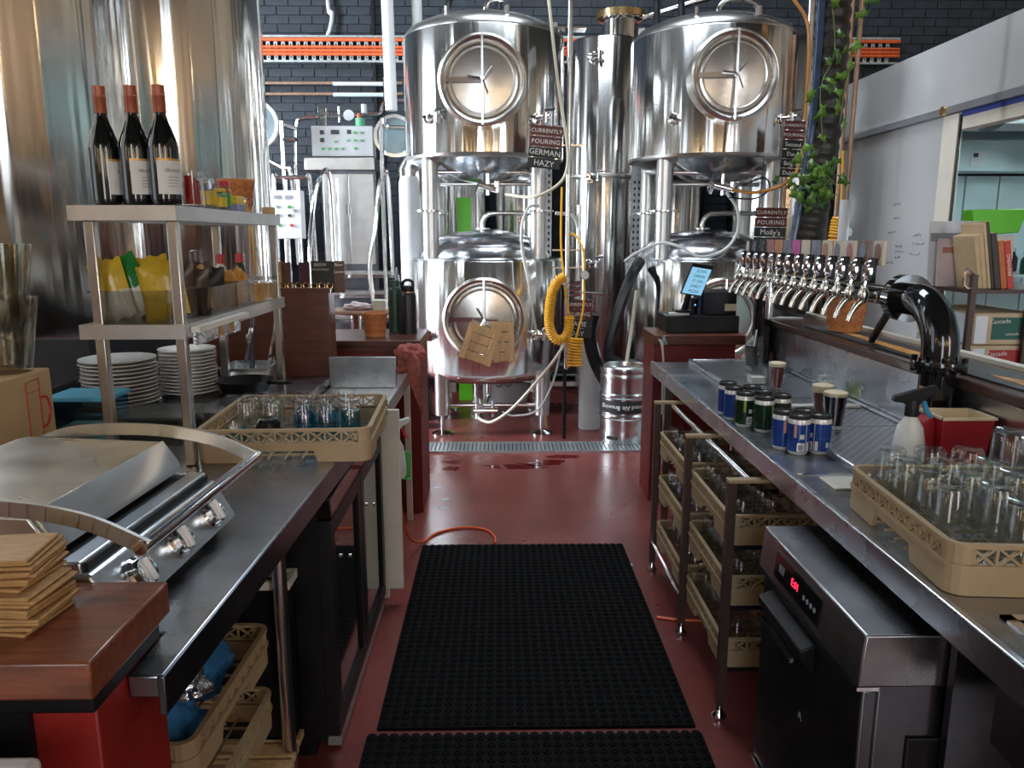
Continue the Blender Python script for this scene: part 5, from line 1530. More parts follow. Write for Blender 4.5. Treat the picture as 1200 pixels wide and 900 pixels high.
tag(MB().prism([(1.43, 3.98), (1.58, 3.96), (1.50, 4.04)], 1.143, 1.150).ob('paper_scrap', 'paper_white'), 'pale scrap of paper at the foot of the duct', 'paper')
o = bpy.data.objects['paper_scrap']; o.location = (0, 0, -0.02 + 0.005)

# ivy
lf = MB()
pts = [(0, 0), (0.018, 0.006), (0.040, -0.004), (0.034, 0.018), (0.046, 0.036), (0.022, 0.034), (0.0, 0.062), (-0.022, 0.034), (-0.046, 0.036), (-0.034, 0.018), (-0.040, -0.004), (-0.018, 0.006)]
lf.add([(x, y, -0.35 * abs(x)) for x, y in pts] + [(0, 0.025, 0.004)], [(i, (i + 1) % 12, 12) for i in range(12)])
iv = thing('ivy', 'trailing green ivy growing over the black duct', 'ivy', (1.6, 4.0, 1.9))
leafA = lf.ob('leaf', 'leaf', iv)
lf2 = MB(); lf2.v, lf2.f = list(lf.v), list(lf.f)
leafB = lf2.ob('leaf', 'leaf_light', iv)
for o in (leafA, leafB):
    m = o.modifiers.new('thick', 'SOLIDIFY'); m.thickness = 0.0012
    o.data.transform(Matrix.Translation(Vector(iv.location)))
def leaf_at(p, k):
    src = (leafA, leafB)[random.random() < 0.4]
    rot = Matrix.Rotation(random.uniform(-2.6, 2.6), 4, 'Y') @ Matrix.Rotation(PI / 2 + random.uniform(-0.5, 0.7), 4, 'X') @ Matrix.Rotation(random.uniform(-0.7, 0.7), 4, 'Y')
    o = src.copy()
    COL.objects.link(o)
    o.parent = iv
    o.location = Vector(p) - Vector(iv.location)
    o.rotation_euler = rot.to_euler()
    s_ = k * random.uniform(0.75, 1.25)
    o.scale = (s_, s_, s_)
stems = [smooth_path([(1.62, 4.02, 2.75), (1.66, 4.01, 2.45), (1.60, 4.0, 2.28), (1.62, 3.99, 2.05)]), smooth_path([(1.80, 4.02, 2.70), (1.76, 4.0, 2.50), (1.72, 3.99, 2.30), (1.70, 3.98, 2.10)]), smooth_path([(1.50, 3.97, 1.90), (1.55, 3.96, 1.82), (1.62, 3.95, 1.86), (1.70, 3.96, 1.80)])]
for s_ in stems:
    MB().tube(s_, 0.003, 5).ob('stem', 'stem_green', iv)
for s_ in stems[:2]:
    for p in s_[::2]:
        leaf_at(p + Vector((random.uniform(-0.04, 0.04), -0.02, random.uniform(-0.03, 0.03))), 0.85)
for i in range(34):
    leaf_at((random.gauss(1.585, 0.065), 3.95 + random.uniform(-0.05, 0.03), random.gauss(1.83, 0.060)), 0.8)
for i in range(6):
    leaf_at((random.gauss(1.49, 0.02), 3.97, 1.74 + 0.02 * i), 0.6)
for o in (leafA, leafB): bpy.data.objects.remove(o)

# ---------------- small things on the counter
def can(label, x, y, z, m, m2, rz, panel=True):
    t = thing('beer_can', label, 'can', (0, 0, 0), 'packs of beer cans')
    MB().lathe([(0, 0.003), (0.024, 0.0), (0.027, 0.003), (0.0325, 0.012)], (0, 0, 0), 28).ob('can_foot', 'can_white', t)
    b = MB().lathe([(0.0325, 0.012), (0.033, 0.014), (0.033, 0.096)], (0, 0, 0), 28).ob('can_wall', m, t, angle=60)
    MB().lathe([(0.033, 0.096), (0.0325, 0.104), (0.028, 0.114), (0.0275, 0.116)], (0, 0, 0), 28).ob('shoulder', 'can_white', t, angle=60)
    l = MB().lathe([(0.0315, 0.110), (0.0318, 0.118), (0.030, 0.1215), (0.027, 0.1215), (0.025, 0.1175), (0, 0.1175)], (0, 0, 0), 24).ob('pack_ring_lid', 'black_matte', t)
    MB().box((-0.006, -0.016, 0.1178), (0.006, -0.004, 0.1205)).ob('tab', 'can_white', l)
    def patch(a0, a1, z0, z1, name, mm, r=0.0334):
        n = 5
        vs, fs = [], []
        for i in range(n + 1):
            a = a0 + (a1 - a0) * i / n
            vs += [(r * math.cos(a), r * math.sin(a), z0), (r * math.cos(a), r * math.sin(a), z1)]
        for i in range(n): fs.append((2 * i, 2 * i + 2, 2 * i + 3, 2 * i + 1))
        return MB().add(vs, fs).ob(name, mm, b)
    h = -PI / 2
    patch(h - 0.62, h - 0.38, 0.056, 0.094, 'red_label_strip', 'salmon' if m2 == 'can_blue_light' else 'lime')
    patch(h - 0.30, h + 0.38, 0.014, 0.040, 'barcode_panel', 'can_white')
    patch(h - 0.20, h + 0.25, 0.018, 0.034, 'barcode', 'ink_grey', 0.0336)
    patch(h - 0.10, h + 0.30, 0.052, 0.066, 'small_print', 'can_white')
    patch(h + 0.46, h + 0.52, 0.014, 0.096, 'seam', 'can_white')
    patch(h + 0.58, h + 0.85, 0.014, 0.042, 'side_panel', 'can_white')
    patch(h + PI * 0.5, h + PI * 0.5 + 0.30, 0.024, 0.040, 'round_emblem', 'can_white')
    patch(h + PI * 0.5 - 0.6, h + PI * 0.5 + 0.9, 0.052, 0.053, 'print_rule', m2)
    t.location = (x, y, z)
    t.rotation_euler = (0, 0, rz)
    return t
zt = 0.9008
CANS = [(0.906, 2.245, 'can_blue', 'can_blue_light', -0.15, 'blue beer can in front, left of the nearest pair'),
        (0.973, 2.250, 'can_blue', 'can_blue_light', -1.35, 'blue beer can in front, right of the nearest pair'),
        (0.880, 2.305, 'can_blue', 'can_blue_light', 0.35, 'blue beer can half hidden behind the nearest pair on the left'),
        (0.947, 2.315, 'can_blue', 'can_blue_light', 1.0, 'blue beer can hidden behind the middle of the nearest pair'),
        (0.893, 2.515, 'can_green', 'lime', 1.1, 'dark green beer can in front of the rear pack'),
        (0.960, 2.545, 'can_olive', 'lime', 1.8, 'olive beer can at the right of the rear pack'),
        (0.851, 2.590, 'can_green', 'lime', 0.2, 'dark green beer can with barcode in the rear pack'),
        (0.920, 2.610, 'can_green', 'lime', 2.2, 'dark green beer can in the middle of the rear pack'),
        (0.841, 2.690, 'can_blue', 'can_blue_light', 0.5, 'blue beer can at the left of the rear pack'),
        (0.908, 2.700, 'can_green', 'lime', 2.5, 'green beer can in the back row of the rear pack'),
        (0.844, 2.775, 'can_blue', 'can_blue_light', 0.6, 'blue beer can farthest from the camera')]
for (x, y, m, m2, rz, lb) in CANS:
    can(lb, x, y, zt, m, m2, rz)


def beer(label, x, y, z, r0, r1, h, m, foam=0.012):
    t = thing('beer_glass_full', label, 'beer', (x, y, z))
    MB().lathe([(0, 0), (r0, 0), (r0, 0.004), (r1, h), (r1 - 0.002, h), (r0 - 0.002, 0.012), (0, 0.012)], (x, y, z), 26).ob('glass', 'glass', t)
    hb = h - foam - 0.003
    MB().lathe([(0, 0.013), (r0 - 0.003, 0.013), (r0 + (r1 - r0) * hb / h - 0.0025, hb), (0, hb)], (x, y, z), 26).ob('beer', m, t)
    ra = r0 + (r1 - r0) * hb / h - 0.0024
    MB().lathe([(0, hb), (ra, hb), (r1 - 0.0022, h - 0.002), (r1 - 0.010, h + 0.002), (0, h + 0.002)], (x, y, z), 26).ob('foam', 'foam', t)
    return t
beer('glass of red ale with a tan head in the middle of the drip tray', 1.162, 3.15, 0.9145, 0.025, 0.037, 0.118, 'beer_red')
beer('dark beer with a cream head behind the blue cans', 1.125, 2.50, 0.9145, 0.029, 0.041, 0.125, 'beer_dark', 0.010)
beer('red brown beer with thick foam behind the dark beer', 1.150, 2.66, 0.9145, 0.027, 0.040, 0.118, 'beer_red', 0.022)
sq = thing('square_tumbler', 'small square white rimmed tumbler behind the red ale', 'tumbler', (1.13, 3.28, 0.9145))
open_box(sq, 1.095, 3.27, 0.9145, 1.165, 3.34, 0.985, 0.003, 'glass', 'glass_wall')
MB().box((1.10, 3.275, 0.918), (1.16, 3.335, 0.945)).ob('white_fill', 'white_plastic', sq)
stp = tag(MB().box((1.02, 2.80, 0.9145), (1.36, 2.835, 0.926)).ob('foam_scraper', 'white_plastic', bevel=0.004), 'long white plastic scraper lying across the drip tray', 'scraper')
cg = thing('cola_glass', 'tall glass of dark drink with straw near the far tap pillar', 'glass', (1.22, 3.72, 0.9145))
MB().lathe([(0, 0), (0.030, 0), (0.033, 0.006), (0.041, 0.155), (0.039, 0.155), (0.031, 0.010), (0, 0.010)], (1.245, 3.72, 0.9145), 24).ob('glass', 'glass', cg)
MB().lathe([(0, 0.011), (0.0305, 0.011), (0.0365, 0.110), (0, 0.110)], (1.245, 3.72, 0.9145), 24).ob('drink', 'beer_dark', cg)
MB().cyl((1.235, 3.71, 0.94), (1.262, 3.73, 1.10), 0.004, 8).ob('straw', 'paper_white', cg)
jr = thing('screw_jar', 'glass jar with olive green contents by the splash back', 'jar', (1.345, 3.08, 0.9145))
MB().lathe([(0, 0), (0.036, 0), (0.038, 0.005), (0.038, 0.060), (0.028, 0.074), (0.028, 0.098), (0.026, 0.098), (0.026, 0.074), (0, 0.072)], (1.335, 3.08, 0.9145), 24).ob('jar_glass', 'glass', jr)
MB().lathe([(0, 0.003), (0.0345, 0.004), (0.0345, 0.050), (0, 0.050)], (1.335, 3.08, 0.9145), 24).ob('contents', 'glass_green', jr)

spray_bottle('spray_bottle', 'white spray bottle with black head and blue trigger on the counter', (1.165, 2.085, 0.9145), 'white_plastic', 'black_plastic', 'trigger_blue', 0.17, math.radians(-170))
bpy.data.objects['spray_bottle.001'].location = (1.165, 2.10, 0.915)
bpy.data.objects['spray_bottle.001'].rotation_euler = (0, 0, math.radians(172))

jg = thing('red_jug', 'square red plastic jug with cream inside beside the black pillar', 'jug', (1.30, 2.13, 0.9145))
def sq_ring(b, x0, y0, x1, y1, z0, z1, th, flare):
    vs = [(x0 + flare, y0 + flare, z0), (x1 - flare, y0 + flare, z0), (x1 - flare, y1 - flare, z0), (x0 + flare, y1 - flare, z0), (x0, y0, z1), (x1, y0, z1), (x1, y1, z1), (x0, y1, z1)]
    b.add(vs, [(3, 2, 1, 0), (0, 1, 5, 4), (1, 2, 6, 5), (2, 3, 7, 6), (3, 0, 4, 7)])
J = (1.235, 2.06, 1.385, 2.19)
a = MB(); sq_ring(a, J[0], J[1], J[2], J[3], 0.9148, 1.05, 0, 0.012)
a.ob('outer_wall', 'jug_red', jg, bevel=0.006)
a = MB(); sq_ring(a, J[0] + 0.004, J[1] + 0.004, J[2] - 0.004, J[3] - 0.004, 0.95, 1.0505, 0, 0.008)
a.ob('inner_wall', 'jug_cream', jg)
a = MB()
a.box((J[0] - 0.002, J[1] - 0.002, 1.046), (J[2] + 0.002, J[1] + 0.005, 1.053)).box((J[0] - 0.002, J[3] - 0.005, 1.046), (J[2] + 0.002, J[3] + 0.002, 1.053)).box((J[0] - 0.002, J[1], 1.046), (J[0] + 0.005, J[3], 1.053)).box((J[2] - 0.005, J[1], 1.046), (J[2] + 0.002, J[3], 1.053))
a.ob('rim', 'jug_cream', jg)
MB().prism([(1.238, 1.035), (1.225, 1.048), (1.200, 1.030), (1.208, 0.93), (1.243, 0.925)], 2.10, 2.15, 'y').ob('handle', 'jug_red', jg, bevel=0.004)

# rack of upturned glasses on the right counter
r2 = dup(RACK, (1.088, 1.532, 0.9012), math.radians(-4), 'tan plastic rack full of upturned glasses on the right counter')
ca, sa = math.cos(math.radians(-4)), math.sin(math.radians(-4))
ROWN = ['first', 'second', 'third', 'fourth', 'fifth']
for i in range(5):
    for j in range(5):
        lx, ly = -0.185 + i * 0.0925, -0.185 + j * 0.0925
        if (i, j) in ((0, 0),): continue
        x, y = 1.088 + lx * ca - ly * sa, 1.532 + lx * sa + ly * ca
        lx += random.uniform(-0.006, 0.006)
        x += random.uniform(-0.005, 0.005); y += random.uniform(-0.005, 0.005)
        lab = 'upturned clear glass in right counter rack, %s from aisle, %s row from camera' % (ROWN[i], ROWN[j])
        if (i >= 3 and j >= 3):
            put(GX, uGX, (x, y, 0.914), 0, lab.replace('clear glass', 'large clear glass'), 'glasses in the right counter rack')
        else:
            put(GT, uGT, (x, y, 0.914), 0, lab, 'glasses in the right counter rack')

# ---------------- rack trolleys under the counter
tro = thing('rack_stand', 'dark metal stand of two bays holding glass racks under the right counter', 'stand', (0.95, 2.8, 0))
for y in (2.255, 2.795, 3.385):
    for x in (0.715, 1.205):
        p = MB().box((x - 0.013, y - 0.013, 0.05), (x + 0.013, y + 0.013, 0.805)).ob('post', 'shelf_brown', tro)
        MB().lathe([(0, 0), (0.022, 0.0), (0.024, 0.012), (0.012, 0.030), (0.010, 0.055), (0, 0.055)], (x, y, 0), 14).ob('glide', 'chrome', p)
    MB().box((0.70, y - 0.015, 0.806), (1.22, y + 0.015, 0.818)).ob('top_cap', 'brass' if False else 'rack_tan', tro, bevel=0.002)
for (y0, y1) in ((2.27, 2.78), (2.81, 3.37)):
    MB().cyl((0.785, y0, 0.798), (0.785, y1, 0.798), 0.011, 12).ob('top_rail', 'chrome', tro)
    for z in (0.590, 0.385, 0.168):
        for y in (y0 + 0.002, y1 - 0.012):
            MB().box((0.72, y, z - 0.012), (1.20, y + 0.010, z)).ob('runner', 'dark_steel', tro)
MB().cyl((0.712, 2.80, 0.150), (0.712, 3.38, 0.150), 0.008, 8).ob('lower_rail', 'chrome', tro)
LEV = ['lowest', 'middle', 'top']
for b, yc in (('near', 2.525), ('far', 3.09)):
    for k, z in enumerate((0.168, 0.385, 0.590)):
        dup(RACK, (0.968, yc, z + 0.001), 0, 'tan glass rack in the %s bay of the under counter stand, %s' % (b, LEV[k] + (' of three' if k != 2 else ' one')))
        pos = [(i, j) for i in range(5) for j in range(5) if (i in (0, 1) or (b == 'near' and j == 0) or (b == 'far' and j == 0 and i < 3))]
        for (i, j) in pos:
            put(GL, uGL, (0.968 - 0.185 + i * 0.0925 + random.uniform(-0.004, 0.004), yc - 0.185 + j * 0.0925, z + 0.013), 0,
                'upturned clear glass in the %s rack of the %s bay under the counter' % (LEV[k], b), 'glasses in the %s rack of the %s bay' % (LEV[k], b))

# ---------------- dishwasher
dw = thing('dishwasher', 'dark stainless glass washer with red display under the right counter', 'dishwasher', (1.0, 1.62, 0))
MB().box((0.735, 1.345, 0.10), (1.22, 1.905, 0.70)).ob('body', 'dark_steel', dw, bevel=0.004)
MB().prism([(0.690, 0.690), (0.700, 0.800), (1.22, 0.800), (1.22, 0.690)], 1.340, 1.910, 'y').ob('hood', 'bench_steel', dw, bevel=0.004)
dd = MB().box((0.705, 1.345, 0.135), (0.735, 1.905, 0.680)).ob('door', 'dark_steel', dw, bevel=0.004)
MB().box((0.692, 1.342, 0.681), (0.735, 1.908, 0.689)).ob('door_gap_strip', 'chrome', dw)
MB().prism([(0.705, 0.655), (0.668, 0.640), (0.668, 0.618), (0.705, 0.585)], 1.56, 1.84, 'y').ob('handle', 'black_plastic', dd, bevel=0.004)
MB().box((0.664, 1.60, 0.588), (0.672, 1.80, 0.600)).ob('handle_strip', 'chrome', dd)
MB().box((0.72, 1.36, 0.02), (1.20, 1.89, 0.10)).ob('plinth', 'black_matte', dw)
MB().box((0.700, 1.345, 0.118), (0.735, 1.905, 0.128)).ob('bottom_strip', 'chrome', dw)
MB().box((0.80, 1.338, 0.30), (1.10, 1.344, 0.58)).ob('side_cover', 'black_plastic', dw, bevel=0.01)
# control panel on the sloping fascia
fx = frame((0.6945, 1.665, 0.745), (0, -1, 0), (0.0905, 0, 0.9959))
cp_ = MB().box((-0.135, -0.032, 0.0005), (0.135, 0.032, 0.0030), fx).ob('control_panel', 'black_gloss', dw)
text('E:01', 0.026, 'red_display', 'led_red', cp_, fx @ Matrix.Translation((-0.005, 0, 0.0035)), 0.0003)
for i in range(4):
    MB().lathe([(0, 0), (0.006, 0), (0.006, 0.001), (0, 0.001)], (0, 0, 0), 12, fx @ Matrix.Translation((0.05 + 0.02 * i, -0.004, 0.003))).ob('button', 'ink_grey', cp_)
for i in range(3):
    MB().box((-0.105 + 0.012 * i, -0.010, 0.003), (-0.098 + 0.012 * i, 0.010, 0.0035), fx).ob('panel_mark', 'ink_dark' if False else 'ink_grey', cp_)
text('A', 0.03, 'door_emblem', 'ink_grey', dd, frame((0.7045, 1.62, 0.44), (0, -1, 0), (0, 0, 1)), 0.0004)

# ---------------- rubber mats
def rubber_mat(label, x0, y0, x1, y1):
    t = thing('rubber_mat', label, 'mat', ((x0 + x1) / 2, (y0 + y1) / 2, 0))
    MB().box((x0, y0, 0.0005), (x1, y1, 0.010)).ob('mat_sheet', 'rubber', t)
    d = MB()
    nx, ny = int((x1 - x0) / 0.034), int((y1 - y0) / 0.034)
    for i in range(nx):
        for j in range(ny):
            x, y = x0 + (i + 0.5) * (x1 - x0) / nx, y0 + (j + 0.5) * (y1 - y0) / ny
            d.lathe([(0.013, 0.010), (0.010, 0.0145), (0.004, 0.016)], (x, y, 0), 6)
    d.ob('mat_studs', 'rubber', t, kind='stuff')
    e = MB()
    for i in range(nx):
        x = x0 + (i + 0.5) * (x1 - x0) / nx
        e.lathe([(0, 0.0005), (0.017, 0.0005), (0.016, 0.009), (0, 0.010)], (x, y1, 0), 8)
    e.ob('scalloped_edge', 'rubber', t, kind='stuff')
    return t
m1 = rubber_mat('large black studded rubber mat in the middle of the aisle', -0.395, 2.205, 0.625, 3.68)
m2 = rubber_mat('black studded rubber mat at the lower picture edge, nearer the camera', -0.42, 0.75, 0.635, 2.165)

# orange cord running under the mat
oc = MB().tube(smooth_path([(-0.455, 3.30, 0.42), (-0.44, 3.45, 0.16), (-0.40, 3.70, 0.02), (-0.33, 3.86, 0.007), (-0.20, 3.93, 0.007), (-0.08, 3.90, 0.007), (-0.03, 3.80, 0.007), (-0.025, 3.71, 0.007)]), 0.006, 8).ob('power_cord', 'cord_orange')
tag(oc, 'orange power cord snaking over the floor to the rubber mat', 'cord')
oc = MB().tube(smooth_path([(0.645, 2.92, 0.007), (0.75, 2.895, 0.007), (0.9, 2.89, 0.007), (1.1, 2.95, 0.007)]), 0.006, 8).ob('power_cord', 'cord_orange')
tag(oc, 'orange power cord leaving the mat under the rack stand', 'cord')
for i, (x, y) in enumerate([(-0.395, 4.62), (-0.335, 4.40), (0.62, 3.45), (-0.33, 4.25)]):
    blob_ = MB(); blob(blob_, x, y, 0.028, 0.02, 0.0012, 9, 0.4)
    tag(blob_.ob('paper_scrap', 'paper_white'), ['torn white paper scrap on the floor by the red counter', 'small white scrap on the floor near the cord', 'white scrap on the floor beside the rack stand', 'tiny white fleck on the floor before the red counter'][i], 'paper')
# ================================================================== BACKGROUND EQUIPMENT
# ---------------- cable tray with orange conduits on the back wall
cy_ = 8.40
ct_ = thing('cable_tray', 'perforated cable tray with orange conduits along the back wall', 'cable tray', (-1.0, 8.45, 3.3))
for z in (3.305, 3.545): MB().box((-4.0, cy_ - 0.01, z), (4.15, cy_ + 0.09, z + 0.020)).ob('tray_rail', 'galvanised', ct_)
rg = MB().box((-0.019, cy_ + 0.01, 3.325), (0.019, cy_ + 0.025, 3.545)).ob('tray_rung', 'galvanised', ct_)
hl = MB()
for k_ in range(5): hl.box((-0.007, cy_ + 0.008, 3.345 + 0.042 * k_), (0.007, cy_ + 0.012, 3.362 + 0.042 * k_))
hl_o = hl.ob('rung_slots', 'black_matte', rg, kind='stuff')
for i in range(1, 104):
    r = piece(rg, 'tray_rung', ct_, (-3.9 + i * 0.077, 0, 0))
    h_ = hl_o.copy(); COL.objects.link(h_); h_.parent = r
rg.location = (-3.9, 0, 0)
for z, r in ((3.525, 0.018), (3.42, 0.016), (3.385, 0.016), (3.455, 0.012)):
    MB().cyl((-4.0, cy_ - 0.005, z), (4.15, cy_ - 0.005, z), r, 8).ob('conduit', 'orange_plastic', ct_)
for z, nm in ((3.105, 'upper'), (2.998, 'lower')):
    t = thing('copper_pipe', '%s of two thin copper pipes on the dark back wall' % nm, 'pipe', (-1.9, 8.44, z))
    MB().cyl((-4.0, 8.44, z), (-1.0, 8.44, z + 0.01), 0.016, 8).ob('pipe', 'copper_pipe', t)
    MB().cyl((-1.72, 8.44, z), (-1.20, 8.44, z), 0.022, 10).ob('sleeve', 'pvc_white' if nm == 'upper' else 'cold_inner', t)
    for x in (-2.50, -1.18): MB().box((x - 0.012, 8.42, z - 0.06), (x + 0.012, 8.50, z + 0.06)).ob('bracket', 'galvanised', t)
tag(MB().tube(smooth_path([(-1.74, 8.44, 6.1), (-1.74, 8.44, 4.0), (-1.70, 8.44, 3.8), (-1.72, 8.44, 3.66), (-1.76, 8.44, 3.56)]), 0.02, 8).ob('conduit_drop', 'pvc_white'), 'thin white conduit dropping to the cable tray', 'conduit')
tag(MB().cyl((-0.93, 7.0, 2.62), (-0.97, 7.0, 6.1), 0.052, 14).ob('white_pipe', 'pvc_white'), 'thick white vertical pipe left of the upper tank', 'pipe')
tag(MB().cyl((-0.70, 7.1, 3.0), (-0.71, 7.1, 6.1), 0.045, 14).ob('white_pipe', 'pvc_white'), 'thick white vertical pipe behind the upper tank shoulder', 'pipe')
tag(MB().box((-1.30, 8.44, 1.0), (-1.27, 8.50, 6.1)).ob('cable_duct', 'black_plastic'), 'dark vertical cable duct on the back wall', 'duct')

# ---------------- brewhouse cabinet
bc_ = thing('control_cabinet', 'grey control panel over steel cabinet doors at the back', 'cabinet', (-1.45, 7.6, 0))
MB().box((-1.73, 7.42, 2.28), (-1.165, 7.60, 2.55)).ob('panel_box', 'grey_paint', bc_, bevel=0.005)
MB().box((-1.79, 7.34, 2.15), (-1.145, 7.70, 2.262)).ob('hood', 'shelf_steel', bc_, bevel=0.006)
for x in (-1.640, -1.403):
    d = MB().box((x, 7.40, 1.29), (x + 0.233, 7.43, 2.12)).ob('cabinet_door', 'shelf_steel', bc_, bevel=0.003)
    MB().box((x + (0.21 if x < -1.5 else 0.012), 7.385, 1.75), (x + (0.22 if x < -1.5 else 0.022), 7.40, 1.85)).ob('door_handle', 'chrome', d)
MB().box((-1.66, 7.43, 0.0), (-1.15, 7.80, 2.15)).ob('carcass', 'dark_steel', bc_)
for (x, z, w, h) in ((-1.65, 2.475, 0.036, 0.036), (-1.65, 2.405, 0.036, 0.036), (-1.55, 2.475, 0.075, 0.038), (-1.40, 2.478, 0.036, 0.036)):
    MB().box((x, 7.415, z), (x + w, 7.42, z + h)).ob('display', 'ink_dark', bc_)
for (x, z) in ((-1.33, 2.49), (-1.27, 2.49), (-1.40, 2.42), (-1.33, 2.42), (-1.27, 2.42), (-1.63, 2.345), (-1.57, 2.345), (-1.51, 2.345), (-1.33, 2.35), (-1.45, 2.345), (-1.51, 2.41)):
    MB().cyl((x, 7.42, z), (x, 7.405, z), 0.011, 10).ob('push_button', 'green_clip' if (x * 100) % 3 > 1 else 'mint', bc_)
pj = thing('plastic_jug', 'clear plastic jug standing on the control panel', 'jug', (-1.65, 7.5, 2.552))
MB().lathe([(0, 0), (0.046, 0), (0.060, 0.17), (0.062, 0.172), (0.043, 0.005), (0, 0.006)], (-1.64, 7.5, 2.552), 20).ob('cup', 'clear_plastic', pj)
MB().tube(smooth_path([(-1.585, 7.5, 2.70), (-1.555, 7.5, 2.70), (-1.55, 7.5, 2.63), (-1.585, 7.5, 2.60)]), 0.006, 6).ob('handle', 'clear_plastic', pj)
gc = thing('green_cup', 'green cup with orange cap on the control panel', 'cup', (-1.29, 7.5, 2.552))
MB().lathe([(0, 0), (0.045, 0), (0.045, 0.075), (0, 0.078)], (-1.29, 7.5, 2.552), 20).ob('cup', 'mint', gc)
MB().lathe([(0, 0), (0.018, 0), (0.018, 0.04), (0, 0.04)], (-1.30, 7.5, 2.628), 12).ob('cap', 'orange_plastic', gc)
ph = thing('steam_pipework', 'silver pipework with gauge above the control panel', 'pipework', (-1.6, 7.75, 2.2))
MB().tube(smooth_path([(-1.97, 7.7, 1.6), (-1.95, 7.7, 2.4), (-1.93, 7.7, 2.60), (-1.87, 7.7, 2.66), (-1.70, 7.7, 2.67), (-1.3, 7.7, 2.69), (-1.14, 7.7, 2.70), (-1.10, 7.7, 2.78), (-1.02, 7.7, 2.82), (-0.78, 7.7, 2.82)]), 0.018, 8).ob('main_pipe', 'pipe_steel', ph)
MB().cyl((-1.42, 7.66, 2.675), (-1.42, 7.63, 2.675), 0.050, 20).ob('gauge', 'dial_white', ph)
MB().cyl((-1.52, 7.7, 2.62), (-1.52, 7.7, 2.76), 0.012, 8).ob('valve_stem', 'pipe_steel', ph)
MB().cyl((-1.28, 7.68, 2.70), (-1.28, 7.68, 2.78), 0.028, 10).ob('actuator', 'dial_white', ph)
MB().cyl((-1.02, 7.64, 2.78), (-1.02, 7.60, 2.78), 0.030, 12).ob('orange_knob', 'orange_plastic', ph)
MB().cyl((-2.1, 7.6, 2.60), (-1.93, 7.7, 2.56), 0.020, 8).ob('cross_pipe', 'pipe_steel', ph)
MB().cyl((-2.05, 7.62, 1.8), (-2.05, 7.62, 2.62), 0.022, 8).ob('riser', 'pipe_steel', ph)
MB().cyl((-2.05, 7.62, 2.45), (-1.92, 7.60, 2.45), 0.022, 8).ob('branch', 'pipe_steel', ph)
mt = thing('mash_vessel', 'steel mash vessel with a round glass porthole half hidden by the tall tank', 'vessel', (-2.3, 7.6, 0))
MB().lathe([(0, 0.5), (0.42, 0.5), (0.45, 0.55), (0.45, 2.05), (0.30, 2.15), (0, 2.2)], (-2.56, 7.75, 0), 36).ob('shell', 'tank_cone_steel', mt)
MB().lathe([(0.185, 0), (0.215, 0), (0.215, 0.05), (0.185, 0.05)], (-2.17, 7.2, 2.525), 36, RX, close=True).ob('porthole_ring', 'pvc_white', mt)
MB().lathe([(0, 0.01), (0.187, 0.01), (0.187, 0.03), (0, 0.03)], (-2.17, 7.2, 2.525), 36, RX).ob('porthole_glass', 'port_glass', mt)
MB().tube([(-2.17, 7.16, 2.735), (-2.17, 7.13, 2.79), (-2.08, 7.13, 2.77), (-2.07, 7.16, 2.72)], 0.011, 8).ob('porthole_handle', 'pvc_white', mt)
MB().cyl((-2.30, 7.3, 2.15), (-2.17, 7.22, 2.36), 0.08, 14).ob('porthole_neck', 'tank_cone_steel', mt)
v2 = thing('kettle_vessel', 'steel kettle with round hatch beside the white pipe', 'vessel', (-0.85, 7.1, 0))
MB().lathe([(0, 0.6), (0.22, 0.6), (0.24, 0.65), (0.24, 2.15), (0.16, 2.3), (0, 2.35)], (-0.70, 7.35, 0), 30).ob('shell', 'tank_brushed', v2)
MB().lathe([(0.150, 0), (0.178, 0), (0.178, 0.04), (0.150, 0.04)], (-0.90, 6.95, 2.40), 32, RX, close=True).ob('hatch_ring', 'pipe_steel', v2)
MB().lathe([(0, 0.005), (0.152, 0.005), (0.152, 0.02), (0, 0.02)], (-0.90, 6.95, 2.40), 32, RX).ob('hatch_glass', 'port_glass', v2)
MB().lathe([(0, 0), (0.088, 0), (0.088, 0.9), (0.07, 0.95), (0, 0.95)], (-0.765, 6.75, 1.10), 24).ob('side_cylinder', 'white_paint', v2)
cbx = thing('control_box', 'white control box with buttons on a post at the back', 'control box', (-1.80, 6.6, 0))
MB().box((-1.955, 6.58, 1.53), (-1.645, 6.70, 1.925)).ob('box_body', 'white_paint', cbx, bevel=0.008)
MB().cyl((-1.80, 6.66, 0), (-1.80, 6.66, 1.53), 0.025, 10).ob('post', 'pipe_steel', cbx)
for (x, z, w, h) in ((-1.865, 1.855, 0.055, 0.028), (-1.775, 1.855, 0.055, 0.028)): MB().box((x, 6.575, z), (x + w, 6.58, z + h)).ob('display', 'ink_grey', cbx)
for (x, z, m) in ((-1.745, 1.79, 'green_clip'), (-1.70, 1.76, 'ink_grey'), (-1.745, 1.72, 'ink_dark'), (-1.84, 1.79, 'ink_grey'), (-1.84, 1.72, 'ink_dark'), (-1.83, 1.64, 'green_clip'), (-1.73, 1.64, 'red_plastic')):
    MB().cyl((x, 6.58, z), (x, 6.565, z), 0.013, 10).ob('push_button', m, cbx)

